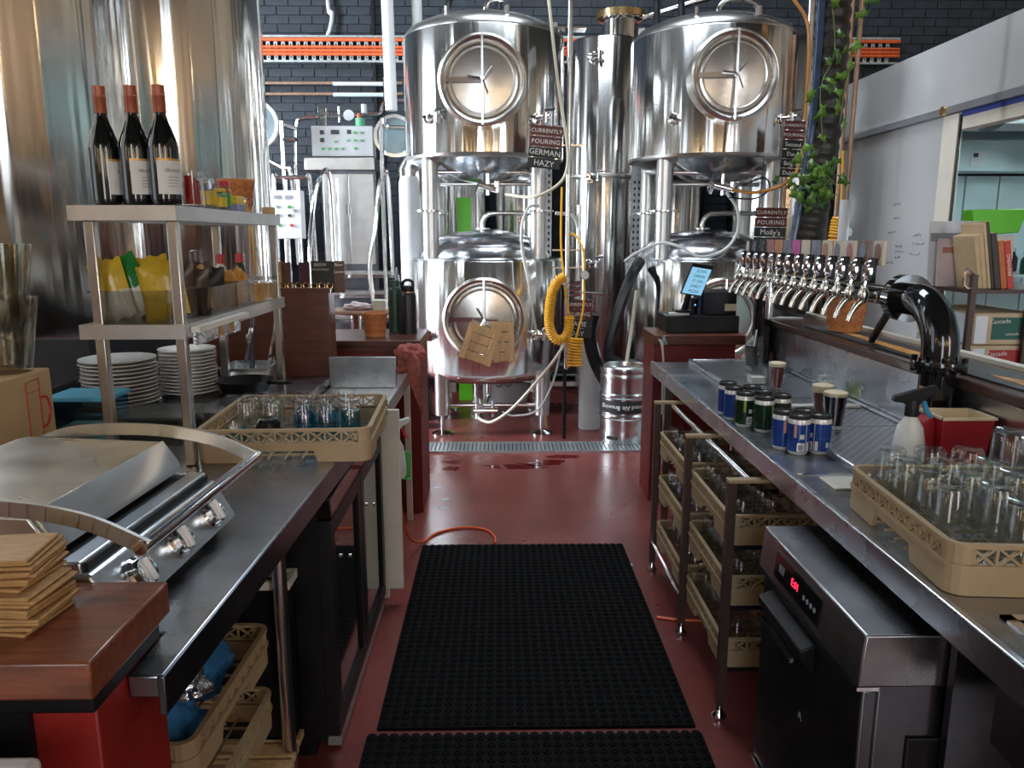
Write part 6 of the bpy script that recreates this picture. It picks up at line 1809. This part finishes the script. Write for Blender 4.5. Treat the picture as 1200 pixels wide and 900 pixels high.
# ---------------- steel stairs and handrails
st_ = thing('brew_stairs', 'open steel stairs with tube handrails below the control panel', 'stairs', (-1.25, 6.9, 0))
for i, (z, y) in enumerate(((1.235, 7.12), (1.065, 6.98), (0.86, 6.84), (0.66, 6.70), (0.45, 6.56))):
    MB().box((-1.56, y, z - 0.03), (-0.96, y + 0.22, z)).ob('tread', 'shelf_steel', st_, bevel=0.003)
    MB().box((-1.56, y, z - 0.06), (-0.96, y + 0.01, z - 0.03)).ob('tread_nosing', 'pipe_steel', st_)
for x in (-1.57, -0.95):
    MB().bar((x, 6.52, 0.36), (x, 7.22, 1.24), 0.012, 0.10, (0, -0.7, 0.7)).ob('stringer', 'shelf_steel', st_)
    MB().cyl((x, 7.25, 0), (x, 7.25, 1.20), 0.022, 10).ob('post', 'pipe_steel', st_)
for (pts) in ([(-1.57, 6.60, 0.5), (-1.62, 6.68, 1.30), (-1.60, 6.80, 1.80), (-1.56, 7.0, 2.08), (-1.52, 7.15, 2.05), (-1.52, 7.2, 1.2)],
              [(-0.98, 6.55, 0.45), (-1.10, 6.62, 1.20), (-1.06, 6.72, 1.60), (-1.02, 6.85, 2.02), (-0.98, 7.0, 2.05), (-0.97, 7.1, 1.2)]):
    MB().tube(smooth_path(pts, 5), 0.020, 8).ob('handrail', 'pipe_steel', st_)
for (pts) in ([(-1.0, 6.85, 0.9), (-1.0, 6.85, 2.42), (-0.95, 6.85, 2.46), (-0.80, 6.85, 2.46)], [(-1.95, 6.9, 1.3), (-1.95, 6.9, 2.02), (-1.92, 6.9, 2.05), (-1.68, 6.9, 2.05), (-1.64, 6.9, 2.02), (-1.62, 6.9, 1.3)],
              [(-2.1, 7.0, 1.3), (-2.1, 7.0, 2.14), (-1.90, 7.0, 2.14), (-1.82, 7.0, 2.05), (-1.80, 7.0, 1.3)]):
    MB().tube(smooth_path(pts, 4), 0.018, 8).ob('guard_rail', 'pipe_steel', st_)
for x in (-1.86, -1.75, -1.42): MB().cyl((x, 6.95, 1.0), (x, 6.95, 2.05), 0.012, 8).ob('baluster', 'pipe_steel', st_)

# ---------------- round table with napkins
rt = thing('round_table', 'small round timber topped table behind the brown cabinet', 'table', (-0.95, 5.2, 0))
MB().lathe([(0, 0), (0.22, 0), (0.225, 0.012), (0.22, 0.024), (0, 0.024)], (-0.95, 5.3, 1.035), 36).ob('table_top', 'copper_pipe', rt)
MB().cyl((-0.99, 5.3, 0.02), (-0.99, 5.3, 1.035), 0.035, 16).ob('column', 'chrome', rt)
MB().lathe([(0, 0), (0.20, 0), (0.20, 0.012), (0.04, 0.03), (0, 0.03)], (-0.99, 5.3, 0), 30).ob('base', 'shelf_steel', rt)
crumple(-0.96, 5.25, 1.10, 0.10, 0.05, 0.03, 'pink_napkin', 'paper_pink', 'crumpled pale pink napkin on the round table', 'napkin', 44)
bpy.data.objects['pink_napkin'].location.z -= 0.022
tag(MB().box((-0.86, 5.22, 1.060), (-0.77, 5.32, 1.125)).ob('small_carton', 'offwhite', bevel=0.003), 'small pale carton on the round table', 'carton')

# ---------------- signs
def sign(label, x, y, z, w, lines, size, tilt=0.0, rows=None, row_h=0.062, hang=0.08):
    t = thing('beer_sign', label, 'sign', (0, 0, 0), 'hanging beer signs')
    zz = 0.0
    for i, (txt, maroon) in enumerate(lines):
        b = MB().box((-w / 2, -0.004, zz - row_h + 0.005), (w / 2, 0.004, zz)).ob('plank', 'sign_maroon' if maroon else 'sign_black', t, bevel=0.001)
        fs = size * (0.80 if maroon else 1.0) * min(1.0, 7.6 / max(len(txt), 1) + (0.2 if not maroon else 0.0))
        text(txt, fs, 'lettering', 'ink_white' if maroon else 'chalk', b, frame((0, -0.0048, zz - row_h / 2), (1, 0, 0.0 if maroon else -0.05), (0.0, 0, 1)), 0.0004, spacing=1.08 if maroon else 1.0)
        for sx in (-0.36, 0.36):
            MB().box((sx * w - 0.008, -0.002, zz - 0.004 + 0.0), (sx * w + 0.008, 0.002, zz + 0.006)).ob('link', 'chrome', b)
        zz -= row_h
    for sx in (-0.4, 0.4): MB().cyl((sx * w, 0.0, -0.003), (sx * w * 0.6, 0.09, hang), 0.002, 5).ob('cord', 'black_plastic', t)
    t.location = (x, y, z)
    t.rotation_euler = (0, math.radians(tilt), 0)
    return t
sign('hanging sign Currently Pouring German Hazy on the left tank', 0.345, 5.72, 2.325, 0.235, [('CURRENTLY', 1), ('POURING', 1), ('GERMAN', 0), ('HAZY', 0)], 0.056, 5, row_h=0.075)
sign('hanging sign Currently Pouring Second Date Belgian Dubbel by the ivy', 2.115, 5.70, 2.36, 0.150, [('CURRENTLY', 1), ('POURING', 1), ('Second', 0), ('Date', 0), ('Belgian', 0), ('Dubbel', 0)], 0.040, 2, row_h=0.066)
sign('hanging sign Currently Pouring Mollys Pils behind the taps', 1.985, 5.70, 1.755, 0.232, [('CURRENTLY', 1), ('POURING', 1), ("Molly's", 0), ('Pils', 0), ('G', 0)], 0.054, 1, row_h=0.071, hang=0.38)
sign('hanging sign Currently Pouring Game Day behind the yellow coil', 0.600, 5.86, 1.075, 0.225, [('CURRENTLY', 1), ('POURING', 1), ('GAME', 0), ('DAY', 0)], 0.052, 1, row_h=0.074)

# ---------------- poles, hoses and coils round the tanks
sp_ = thing('service_pole', 'thin steel pole with hose fittings right of the left tank', 'pole', (0.50, 5.75, 0))
MB().cyl((0.51, 5.80, 0.55), (0.505, 5.80, 6.1), 0.019, 10).ob('pole', 'post_steel', sp_)
MB().cyl((0.60, 5.90, 0.60), (0.60, 5.90, 1.78), 0.018, 10).ob('side_pole', 'post_steel', sp_)
for z in (3.0, 2.2, 1.45, 1.32): MB().box((0.40, 5.79, z - 0.006), (0.62, 5.91, z + 0.006)).ob('bracket', 'pipe_steel', sp_)
MB().tube(smooth_path([(0.42, 5.85, 1.72), (0.55, 5.88, 1.70), (0.595, 5.9, 1.60), (0.60, 5.9, 1.4)]), 0.013, 8).ob('gas_pipe', 'hose_white', sp_)
for (x, y, z) in ((0.475, 5.68, 1.235), (0.63, 5.72, 1.27)):
    g = MB().cyl((x, y, z), (x, y - 0.03, z), 0.034, 20).ob('gauge', 'pipe_steel', sp_)
    MB().cyl((x, y - 0.031, z), (x, y - 0.033, z), 0.027, 20).ob('gauge_face', 'dial_white', g)
for z in (1.16, 1.20, 1.12): MB().cyl((0.52, 5.74, z), (0.60, 5.74, z + 0.01), 0.016, 8).ob('regulator', 'chrome', sp_)
MB().cyl((0.62, 5.78, 1.135), (0.80, 5.76, 1.125), 0.008, 8).ob('lever', 'pipe_steel', sp_)
MB().cyl((0.50, 5.80, 0.0), (0.50, 5.80, 0.56), 0.014, 8).ob('pole_foot', 'black_plastic', sp_)
def coil(pts, R, r, turns, k=14):
    P = smooth_path(pts, 40)
    L = [0]
    for a, b in zip(P[:-1], P[1:]): L.append(L[-1] + (b - a).length)
    out = []
    N = int(turns * k)
    up = Vector((0, -1, 0))
    for i in range(N + 1):
        s = L[-1] * i / N
        j = max(0, min(len(P) - 2, next((q for q in range(len(L) - 1) if L[q + 1] >= s), len(P) - 2)))
        f = (s - L[j]) / max(1e-9, L[j + 1] - L[j])
        c = P[j].lerp(P[j + 1], f)
        d = (P[j + 1] - P[j]).normalized()
        sd = d.cross(up).normalized()
        a = 2 * PI * i / k
        out.append(c + (sd * math.cos(a) + up * math.sin(a)) * R)
    return out
yc_ = thing('coil_hose', 'yellow spiral air hose hanging in a loop by the left tank', 'hose', (0.44, 5.6, 0.8))
MB().tube(coil([(0.475, 5.63, 1.26), (0.415, 5.62, 1.22), (0.375, 5.62, 1.10), (0.365, 5.62, 0.92), (0.40, 5.62, 0.82), (0.46, 5.62, 0.80), (0.505, 5.62, 0.86), (0.515, 5.63, 0.97)], 0.030, 0.0075, 46), 0.0085, 6).ob('spiral', 'hose_yellow', yc_)
MB().tube(smooth_path([(0.515, 5.64, 0.97), (0.49, 5.65, 1.10), (0.478, 5.66, 1.22), (0.45, 5.68, 1.50), (0.455, 5.72, 1.9)]), 0.008, 6).ob('straight_end', 'hose_yellow', yc_)
y2 = thing('coil_hose', 'second yellow spiral hose hanging straight below the sign', 'hose', (0.58, 5.75, 0.6))
MB().tube(coil([(0.575, 5.74, 0.80), (0.572, 5.74, 0.74), (0.568, 5.74, 0.64), (0.57, 5.74, 0.58)], 0.052, 0.008, 10), 0.009, 6).ob('spiral', 'hose_yellow', y2)
MB().tube(smooth_path([(0.575, 5.72, 0.80), (0.62, 5.70, 1.0), (0.625, 5.70, 1.2), (0.62, 5.74, 1.45), (0.56, 5.78, 1.56), (0.50, 5.8, 1.56)]), 0.008, 6).ob('straight_end', 'hose_yellow', y2)
y3 = thing('coil_hose', 'small yellow spiral hose by the pipes at the cold room wall', 'hose', (2.3, 5.2, 1.5))
MB().tube(coil([(2.045, 4.68, 1.655), (2.04, 4.68, 1.60), (2.035, 4.68, 1.54), (2.045, 4.68, 1.50)], 0.042, 0.008, 9), 0.009, 6).ob('spiral', 'hose_yellow', y3)
MB().tube(smooth_path([(2.045, 4.68, 1.66), (2.05, 4.70, 1.85), (2.055, 4.73, 2.05)]), 0.007, 6).ob('straight_end', 'hose_yellow', y3)
MB().cyl((2.07, 4.63, 1.575), (2.07, 4.62, 1.575), 0.030, 18).ob('gauge_face', 'dial_white', y3)

def hose(name, label, pts, r, m):
    return tag(MB().tube(smooth_path(pts, 8), r, 8).ob(name, m), label, 'hose')
hose('clear_hose', 'clear beer hose running down the right side of the left upper tank', [(0.33, 5.72, 3.30), (0.36, 5.70, 3.05), (0.42, 5.72, 2.60), (0.48, 5.70, 2.25), (0.49, 5.68, 2.05), (0.43, 5.66, 1.92), (0.25, 5.70, 1.83), (0.05, 5.95, 1.86)], 0.011, 'hose_clear')
hose('white_hose', 'white hose hanging over the lower left tank front', [(0.30, 6.03, 1.78), (0.22, 5.86, 1.76), (0.165, 5.74, 1.62), (0.175, 5.74, 1.42), (0.22, 5.72, 1.20), (0.25, 5.74, 0.98), (0.28, 5.80, 0.84)], 0.011, 'hose_white')
hose('clear_hose', 'pale hose slanting from the outlet valve up past the right leg', [(-0.175, 5.91, 0.150), (-0.13, 5.84, 0.135), (-0.05, 5.76, 0.15), (0.10, 5.70, 0.27), (0.30, 5.68, 0.50), (0.45, 5.68, 0.70), (0.50, 5.72, 0.80)], 0.012, 'hose_clear')
hose('clear_hose', 'thin pale hose drooping behind the right leg of the left tank', [(0.02, 5.86, 0.20), (0.12, 5.86, 0.17), (0.30, 5.86, 0.22), (0.42, 5.88, 0.45), (0.48, 5.85, 0.75)], 0.008, 'hose_white')
hose('amber_hose', 'amber hose curving from the right tank valve to the pole', [(1.78, 6.0, 1.90), (1.90, 5.85, 1.87), (2.08, 5.72, 1.93), (2.17, 5.70, 2.10), (2.20, 5.75, 2.6), (2.18, 5.75, 3.0), (2.05, 5.75, 3.2)], 0.012, 'hose_amber')
hose('white_hose', 'white hose looping over the lower right tank', [(1.74, 6.02, 1.88), (1.80, 5.92, 1.75), (1.79, 5.86, 1.58), (1.68, 5.80, 1.45), (1.50, 5.78, 1.40), (1.36, 5.82, 1.47), (1.22, 5.88, 1.50), (1.06, 5.95, 1.43), (0.98, 6.05, 1.36)], 0.012, 'hose_white')
hose('black_cable', 'thin black cable loop at the right tank outlet', [(1.85, 5.98, 1.93), (1.98, 5.9, 1.98), (2.02, 5.88, 1.90), (1.92, 5.9, 1.83), (1.75, 5.98, 1.84)], 0.006, 'hose_black')
hose('black_hose', 'thick black hose curving down beside the right lower tank to the keg', [(1.10, 6.05, 1.36), (1.02, 5.95, 1.25), (0.93, 5.92, 1.02), (0.86, 5.92, 0.75), (0.86, 5.94, 0.62), (0.96, 5.98, 0.56), (1.1, 6.02, 0.55)], 0.045, 'hose_black')
hose('black_hose', 'black hose loop on the floor behind the keg', [(0.74, 6.02, 0.95), (0.71, 6.03, 0.80), (0.75, 6.02, 0.60), (0.84, 5.98, 0.42), (0.93, 5.97, 0.30)], 0.050, 'hose_black')
hose('pale_hose', 'pale hose hanging straight down into the keg', [(1.03, 5.78, 1.15), (1.0, 5.78, 0.85), (0.965, 5.75, 0.612)], 0.013, 'hose_clear')
for i, (x, lb) in enumerate(((-0.38, 'black hose hanging from the ceiling over the left tank'), (0.03, 'second black hose over the left tank dome'), (1.32, 'black hose hanging from the ceiling over the right tank'), (1.52, 'second black hose over the right tank dome'))):
    hose('ceiling_hose', lb, [(x, 6.95, 6.1), (x, 6.9, 3.8), (x - 0.03, 6.7, 3.4), (x - 0.05, 6.55, 3.18)], 0.028, 'hose_black')
sp2 = thing('service_pole', 'pair of steel poles right of the right tank', 'pole', (2.3, 5.9, 0))
MB().tube(smooth_path([(2.30, 5.95, 1.3), (2.27, 5.95, 3.2), (2.25, 5.95, 3.42), (2.15, 5.95, 3.5), (1.8, 6.0, 3.5)]), 0.024, 10).ob('pole', 'post_steel', sp2)
MB().cyl((2.17, 5.98, 1.5), (2.17, 5.98, 3.0), 0.016, 10).ob('thin_pole', 'copper_pipe', sp2)
for x, nm in ((2.050, 'left'), (2.105, 'right')):
    tag(MB().cyl((x, 4.75, 1.0), (x - 0.0, 4.75, 6.1), 0.014, 10).ob('copper_riser', 'copper_pipe'), 'thin tan vertical pipe, %s of the pair by the cold room wall' % nm, 'pipe')
tag(MB().cyl((2.035, 4.6, 0.0), (2.035, 4.6, 1.76), 0.030, 14).ob('pvc_stub', 'pvc_white'), 'white upright plastic pipe behind the tap badges', 'pipe')
cl_ = thing('filter_housing', 'steel filter housing beside the right tank top', 'filter', (2.1, 6.9, 3.0))
MB().cyl((2.22, 7.08, 2.95), (2.22, 7.08, 3.35), 0.11, 20).ob('housing', 'tank_steel', cl_)
MB().cyl((2.22, 7.08, 3.35), (2.22, 7.08, 3.38), 0.13, 20).ob('lid', 'pipe_steel', cl_)
MB().tube(smooth_path([(2.22, 7.08, 3.38), (2.22, 7.08, 3.5), (2.0, 7.0, 3.55), (1.8, 6.9, 3.55)]), 0.02, 8).ob('pipe', 'pipe_steel', cl_)

# ---------------- slatted boards hung on the left lower manhole
def slat_board(label, c, ang, w, h, y):
    t = thing('slatted_board', label, 'board', (0, 0, 0), 'slatted wooden boards on the tank door')
    n = 4
    for i in range(n):
        z0 = -h / 2 + i * h / n
        MB().box((-w / 2, -0.006, z0 + 0.004), (w / 2, 0.006, z0 + h / n - 0.004)).ob('slat', 'pine', t)
    for x in (-w / 2 + 0.022, w / 2 - 0.022): MB().box((x - 0.022, -0.018, -h / 2), (x + 0.022, -0.006, h / 2)).ob('batten', 'pine', t)
    t.location = (c[0], y, c[1])
    t.rotation_euler = (0, ang, 0)
    return t
slat_board('front slatted pine board hanging tilted on the tank door', (-0.145, 0.765), math.radians(19), 0.245, 0.275, 5.655)
slat_board('rear slatted pine board half hidden behind the tilted one', (0.03, 0.775), math.radians(-2), 0.16, 0.30, 5.70)

# ---------------- keg and floor things
kg = thing('beer_keg', 'steel beer keg with script band standing by the drain', 'keg', (0.945, 5.72, 0))
KP = [(0, 0.03), (0.150, 0.03), (0.160, 0.0), (0.176, 0.0), (0.180, 0.012), (0.178, 0.10), (0.176, 0.115), (0.178, 0.13), (0.178, 0.200), (0.186, 0.212), (0.186, 0.228), (0.178, 0.240), (0.178, 0.360), (0.186, 0.372), (0.186, 0.388), (0.178, 0.400), (0.178, 0.500), (0.181, 0.510), (0.181, 0.528), (0.176, 0.545), (0.182, 0.565), (0.178, 0.590), (0.165, 0.600), (0.155, 0.594), (0.150, 0.565), (0, 0.560)]
MB().lathe(KP, (0.945, 5.72, 0), 56).ob('keg_body', 'keg_steel', kg, angle=30)
bd_ = MB().lathe([(0.1795, 0.252), (0.1800, 0.254), (0.1800, 0.345), (0.1795, 0.347)], (0.945, 5.72, 0), 48).ob('script_band', 'ink_dark', kg)
for k_, (wd, a) in enumerate((('Brewing', -2.25), ('Good Ale', -1.30), ('Brewing', -0.35))):
    Mb = Matrix.Translation((0.945, 5.72, 0.30)) @ Matrix.Rotation(a + PI / 2, 4, 'Z') @ Matrix.Translation((0, -0.1815, 0)) @ Matrix.Rotation(PI / 2, 4, 'X') @ Matrix.Rotation(PI, 4, 'Z')
    text(wd, 0.046, 'script', 'ink_white', bd_, Mb, 0.002)
hsl = MB().box((-0.045, -0.183, -0.014), (0.045, -0.172, 0.014), Matrix.Translation((0.945, 5.72, 0.062)) @ Matrix.Rotation(-0.62, 4, 'Z')).ob('hand_slot', 'black_matte', kg, bevel=0.012, seg=3)
wc = thing('white_cylinder', 'white gas cylinder behind the second yellow hose', 'cylinder', (0.73, 6.05, 0))
MB().lathe([(0, 0), (0.085, 0), (0.088, 0.01), (0.088, 0.60), (0.06, 0.70), (0.03, 0.74), (0, 0.74)], (0.735, 6.15, 0), 26).ob('body', 'pvc_white', wc, angle=60)
MB().cyl((0.735, 6.15, 0.74), (0.735, 6.15, 0.80), 0.02, 10).ob('valve', 'brass', wc)
dm = thing('plastic_drum', 'grey white plastic drum under the left lower tank', 'drum', (0.12, 7.0, 0))
MB().lathe([(0, 0), (0.20, 0), (0.215, 0.02), (0.225, 0.42), (0.235, 0.43), (0.235, 0.45), (0, 0.455)], (0.06, 7.13, 0.0), 30).ob('drum_body', 'pvc_white', dm)
text('50', 0.16, 'marking', 'ink_grey', dm, frame((0.04, 6.905, 0.24), (1, 0, 0), (0, 0, 1)))
pf = thing('pump_frame', 'low steel frame behind the tank legs', 'frame', (0.55, 6.9, 0))
MB().box((0.36, 6.6, 0.26), (0.78, 7.0, 0.30)).ob('deck', 'pipe_steel', pf)
for x in (0.39, 0.75):
    for y in (6.62, 6.97): MB().box((x - 0.025, y - 0.02, 0.0), (x + 0.025, y + 0.02, 0.26)).ob('leg', 'pipe_steel', pf)
MB().cyl((0.46, 6.8, 0.38), (0.68, 6.8, 0.38), 0.08, 16).ob('pump_motor', 'black_plastic', pf)
for i, (x, y, z) in enumerate(((-0.68, 6.20, 0.0), (-0.70, 6.52, 0.26))):
    t = thing('tool_case', ['red and black tool case on the floor by the left tank leg', 'red topped tool box stacked behind the tool case'][i], 'tool case', (x, y, z))
    MB().box((x - 0.10, y - 0.08, z), (x + 0.06, y + 0.10, z + 0.14)).ob('case', 'black_plastic', t, bevel=0.01)
    MB().box((x - 0.07, y - 0.085, z + 0.10), (x + 0.04, y + 0.05, z + 0.17)).ob('lid', 'red_plastic', t, bevel=0.015)
tag(MB().box((-0.86, 6.40, 0.0), (-0.60, 6.65, 0.255)).ob('crate', 'black_plastic', bevel=0.005), 'black crate under the red topped tool box', 'crate')
gp = tag(MB().box((-0.39, 7.25, 0.0), (-0.26, 7.28, 1.90)).ob('green_sheet', 'green_plastic'), 'bright green plastic sheet between the tank legs', 'sheet')
for x, z0, z1, y, lb in ((0.42, 1.40, 1.95, 6.95, 'perforated upright steel rail behind the left tank'), (1.24, 1.30, 2.20, 7.1, 'perforated upright steel rail left of the right tank')):
    t = thing('strut_channel', lb, 'rail', (x, y, 0))
    MB().box((x - 0.045, y, 0.0), (x + 0.045, y + 0.03, z1 + 0.2)).ob('channel', 'galvanised', t)
    s_ = MB()
    for k_ in range(14):
        for dx in (-0.02, 0.02): s_.box((x + dx - 0.008, y - 0.002, z0 + k_ * 0.055), (x + dx + 0.008, y + 0.002, z0 + k_ * 0.055 + 0.025))
    s_.ob('slots', 'black_matte', t, kind='stuff')

# ---------------- red pay counter with till
pc = thing('pay_counter', 'red pay counter with dark timber top at the end of the serving counter', 'counter', (1.25, 4.55, 0))
MB().box((0.885, 4.36, 0), (1.36, 4.66, 0.945)).ob('carcass', 'red_paint_dark', pc, bevel=0.004)
MB().box((0.880, 4.30, 0.945), (1.40, 4.70, 1.0)).ob('counter_top', 'red_brown_wood', pc, bevel=0.004)
cd = thing('cash_drawer', 'wide black cash drawer on the pay counter', 'cash drawer', (1.2, 4.6, 1.0))
MB().box((0.965, 4.40, 1.001), (1.385, 4.69, 1.098)).ob('drawer_body', 'black_plastic', cd, bevel=0.004)
MB().box((0.972, 4.395, 1.010), (1.378, 4.402, 1.085)).ob('drawer_front', 'black_matte', cd)
rp = thing('receipt_printer', 'black receipt printer on the cash drawer', 'printer', (1.33, 4.6, 1.1))
MB().box((1.195, 4.45, 1.099), (1.38, 4.70, 1.235)).ob('printer_body', 'black_plastic', rp, bevel=0.006)
MB().box((1.31, 4.444, 1.125), (1.375, 4.452, 1.165)).ob('paper_label', 'carton_edge', rp)
ck = thing('charging_dock', 'black charging dock with a tiny blue light on the till', 'dock', (1.16, 4.55, 1.1))
MB().box((1.125, 4.50, 1.099), (1.165, 4.58, 1.19)).ob('dock_body', 'black_gloss', ck)
MB().box((1.167, 4.52, 1.099), (1.190, 4.60, 1.23)).ob('blue_side', 'duct_blue', ck)
MB().cyl((1.150, 4.50, 1.155), (1.150, 4.497, 1.155), 0.004, 8).ob('led', 'led_blue', ck)
tag(MB().box((0.985, 4.42, 1.099), (1.10, 4.47, 1.116)).ob('card_reader', 'white_plastic', bevel=0.004), 'flat white card reader on the cash drawer', 'card reader')
tb_ = thing('tablet', 'tilted tablet with a light blue screen on the till', 'tablet', (1.10, 4.5, 1.1))
Mt = frame((1.115, 4.34, 1.315), (1, 0.25, -0.16), (0.46, 0.38, 1.0))
r_ = Vector((1, 0.25, -0.16)).normalized()
u_ = Vector((0.46, 0.30, 1.0)); u_ = (u_ - 0 * r_).normalized()
n_ = r_.cross(u_).normalized()
Mt = Matrix(((r_.x, u_.x, n_.x, 1.115), (r_.y, u_.y, n_.y, 4.34), (r_.z, u_.z, n_.z, 1.310), (0, 0, 0, 1)))
MB().box((-0.066, -0.095, -0.010), (0.066, 0.095, 0.0), Mt).ob('case', 'black_plastic', tb_)
scn = MB().box((-0.060, -0.090, 0.0), (0.060, 0.072, 0.001), Mt).ob('screen', 'screen_blue', tb_)
for i, w in enumerate(('SCAN', 'DRINK', 'IT ON', 'DAILY', 'PIZZA')):
    text(w, 0.024, 'screen_text', 'ink_dark', scn, Mt @ Matrix.Translation((0.005, 0.052 - 0.031 * i, 0.0015)), 0.0002)
MB().bar((1.10, 4.40, 1.27), (1.07, 4.45, 1.12), 0.03, 0.02).ob('stand_arm', 'black_plastic', tb_)
MB().cyl((1.07, 4.45, 1.118), (1.07, 4.45, 1.130), 0.05, 18).ob('stand_base', 'black_plastic', tb_)
hose('white_charger_cord', 'thin white cord hanging down the red pay counter', [(0.90, 4.29, 0.98), (0.915, 4.28, 0.95), (0.925, 4.27, 0.85), (0.925, 4.27, 0.75), (0.93, 4.27, 0.55)], 0.006, 'hose_white')
ks = thing('key_bunch', 'small bunch of keys hanging at the pay counter edge', 'keys', (0.91, 4.28, 0.95))
MB().tube(arc((0.925, 4.285, 1.01), 0.015, 0, 2 * PI, 12)[:-1], 0.002, 5, closed=True).ob('ring', 'brass', ks)
for a in (-0.3, 0.0, 0.35): MB().bar((0.925, 4.284, 0.998), (0.925 + 0.05 * math.sin(a), 4.282, 0.998 - 0.05 * math.cos(a)), 0.010, 0.002, (0, 1, 0)).ob('key', 'chrome', ks)

# ---------------- bookshelf with cartons behind the bar
bs = thing('book_shelf', 'narrow brown metal shelf with books and cartons behind the bar', 'shelf', (2.05, 3.25, 0))
for (x, y) in ((1.895, 3.06), (2.13, 3.06), (2.03, 3.52), (2.50, 3.06), (2.50, 3.52)):
    MB().box((x - 0.011, y - 0.011, 0), (x + 0.011, y + 0.011, 1.40)).ob('post', 'shelf_brown', bs)
for z in (1.340, 0.98, 0.5): MB().box((1.885, 3.05, z - 0.015), (2.51, 3.53, z)).ob('shelf_board', 'shelf_brown', bs)
MB().tube(smooth_path([(1.895, 3.06, 1.40), (1.862, 3.06, 1.42), (1.858, 3.06, 1.36), (1.895, 3.06, 1.34)]), 0.005, 6).ob('hook', 'chrome', bs)
MB().bar((1.895, 3.06, 1.395), (2.03, 3.52, 1.395), 0.014, 0.014).ob('end_rail', 'copper_pipe', bs)
bookd = [(1.915, 0.018, 0.215, 'paper_cream', 'cream paged book leaning at the front of the shelf'), (1.934, 0.018, 0.22, 'paper_cream', 'second cream paged book beside it'), (1.952, 0.013, 0.265, 'paper_cream', 'tall cream book leaning in the middle'), (1.966, 0.012, 0.27, 'book_dark', 'thin dark book behind the tall cream one'), (1.986, 0.024, 0.225, 'book_dark', 'thick dark brown book in the row'), (2.012, 0.024, 0.195, 'book_orange', 'orange brown book next to the red one'), (2.039, 0.026, 0.195, 'book_red', 'red book with pale lettering at the right of the row')]
for i, (x, w, h, m, lb) in enumerate(bookd):
    t = thing('book', lb, 'book', (0, 0, 0), 'books on the brown shelf')
    MB().box((-w / 2, 0, 0), (w / 2, 0.15, h)).ob('cover', m, t, bevel=0.002)
    MB().box((-w / 2 + 0.003, 0.004, h - 0.001), (w / 2 - 0.003, 0.147, h + 0.0015)).ob('pages', 'paper_cream', t)
    if i == 6:
        text('BREWING', 0.020, 'spine_lettering', 'ink_white', [c for c in t.children if c.name.startswith('cover')][0], frame((0, -0.0008, h / 2), (0, 0, 1), (-1, 0, 0)), 0.0004)
    t.location = (x + 0.030, 3.09, 1.3415)
    t.rotation_euler = (0, math.radians(-11), 0)
mz = thing('magazine', 'pale magazine with a blue photo leaning before the books', 'magazine', (0, 0, 0))
MB().box((-0.10, 0, 0), (0.10, 0.008, 0.275)).ob('cover', 'paper_white', mz)
MB().box((-0.095, -0.001, 0.19), (0.095, 0.0, 0.225)).ob('cover_photo', 'ink_grey', mz)
mz.location = (1.945, 3.29, 1.3415); mz.rotation_euler = (math.radians(-8), 0, math.radians(-8))
mz2 = thing('magazine', 'pale pink magazine standing in front of the other', 'magazine', (0, 0, 0))
MB().box((-0.09, 0, 0), (0.09, 0.006, 0.20)).ob('cover', 'paper_pink', mz2)
MB().box((-0.07, -0.001, 0.14), (0.08, 0.0, 0.165)).ob('cover_print', 'badge_rose', mz2)
mz2.location = (1.95, 3.255, 1.3415); mz2.rotation_euler = (math.radians(-6), 0, math.radians(-6))
gt = thing('green_tray', 'bright green plastic tray behind the books', 'tray', (2.22, 3.42, 1.34))
MB().prism([(2.075, 1.665), (2.330, 1.668), (2.295, 1.565), (2.10, 1.555)], 3.42, 3.50, 'y').ob('tray_body', 'green_plastic', gt, bevel=0.004)
MB().box((2.12, 3.42, 1.3415), (2.28, 3.50, 1.555)).ob('tray_support', 'offwhite', gt)
tag(MB().prism([(2.12, 1.325), (2.20, 1.325), (2.16, 1.255)], 3.056, 3.058, 'y').ob('paper_note', 'paper_white'), 'white paper corner hanging below the book shelf', 'paper')
bpy.data.objects['paper_note'].location = (0, -0.011, 0)
def carton(label, x0, x1, z0, z1, lab_m, title, sub, y0=3.08, y1=3.45):
    t = thing('carton', label, 'carton', ((x0 + x1) / 2, (y0 + y1) / 2, z0))
    c = MB().box((x0, y0, z0), (x1, y1, z1)).ob('carton_body', 'carton_edge', t, bevel=0.006)
    MB().box((x0 - 0.003, y0 + 0.02, z0 + 0.004), (x0, y1 - 0.01, z1 - 0.008)).ob('white_side', 'white_carton', t)
    MB().box((x0 + 0.006, y0 - 0.002, z0 + 0.006), (x0 + 0.055, y0, z1 - 0.012)).ob('white_flap', 'white_carton', t)
    l = MB().box((x0 + 0.075, y0 - 0.002, z0 + 0.022), (x1 - 0.02, y0, z1 - 0.018)).ob('print_panel', lab_m, t)
    text(title, 0.026, 'title', 'ink_white', l, frame((x0 + 0.105, y0 - 0.003, z1 - 0.034), (1, 0, 0.05), (0, 0, 1)), 0.0004)
    text(sub, 0.018, 'subtitle', 'ink_white', l, frame(((x0 + x1) / 2 + 0.03, y0 - 0.003, z0 + 0.045), (1, 0, 0.02), (0, 0, 1)), 0.0004)
    MB().box((x1 - 0.055, y0 - 0.003, z1 - 0.046), (x1 - 0.026, y0 - 0.002, z1 - 0.022)).ob('stamp', 'carton_edge', l)
    return t
carton('white sided carton with dark green print on the shelf behind the bar', 1.925, 2.185, 1.115, 1.245, 'carton_green', 'Cascade', 'cascade', 3.075, 3.5)
carton('carton with red print under the green one', 1.925, 2.175, 0.982, 1.112, 'carton_red', 'Cascade', 'Raspberry Beer', 3.075, 3.5)
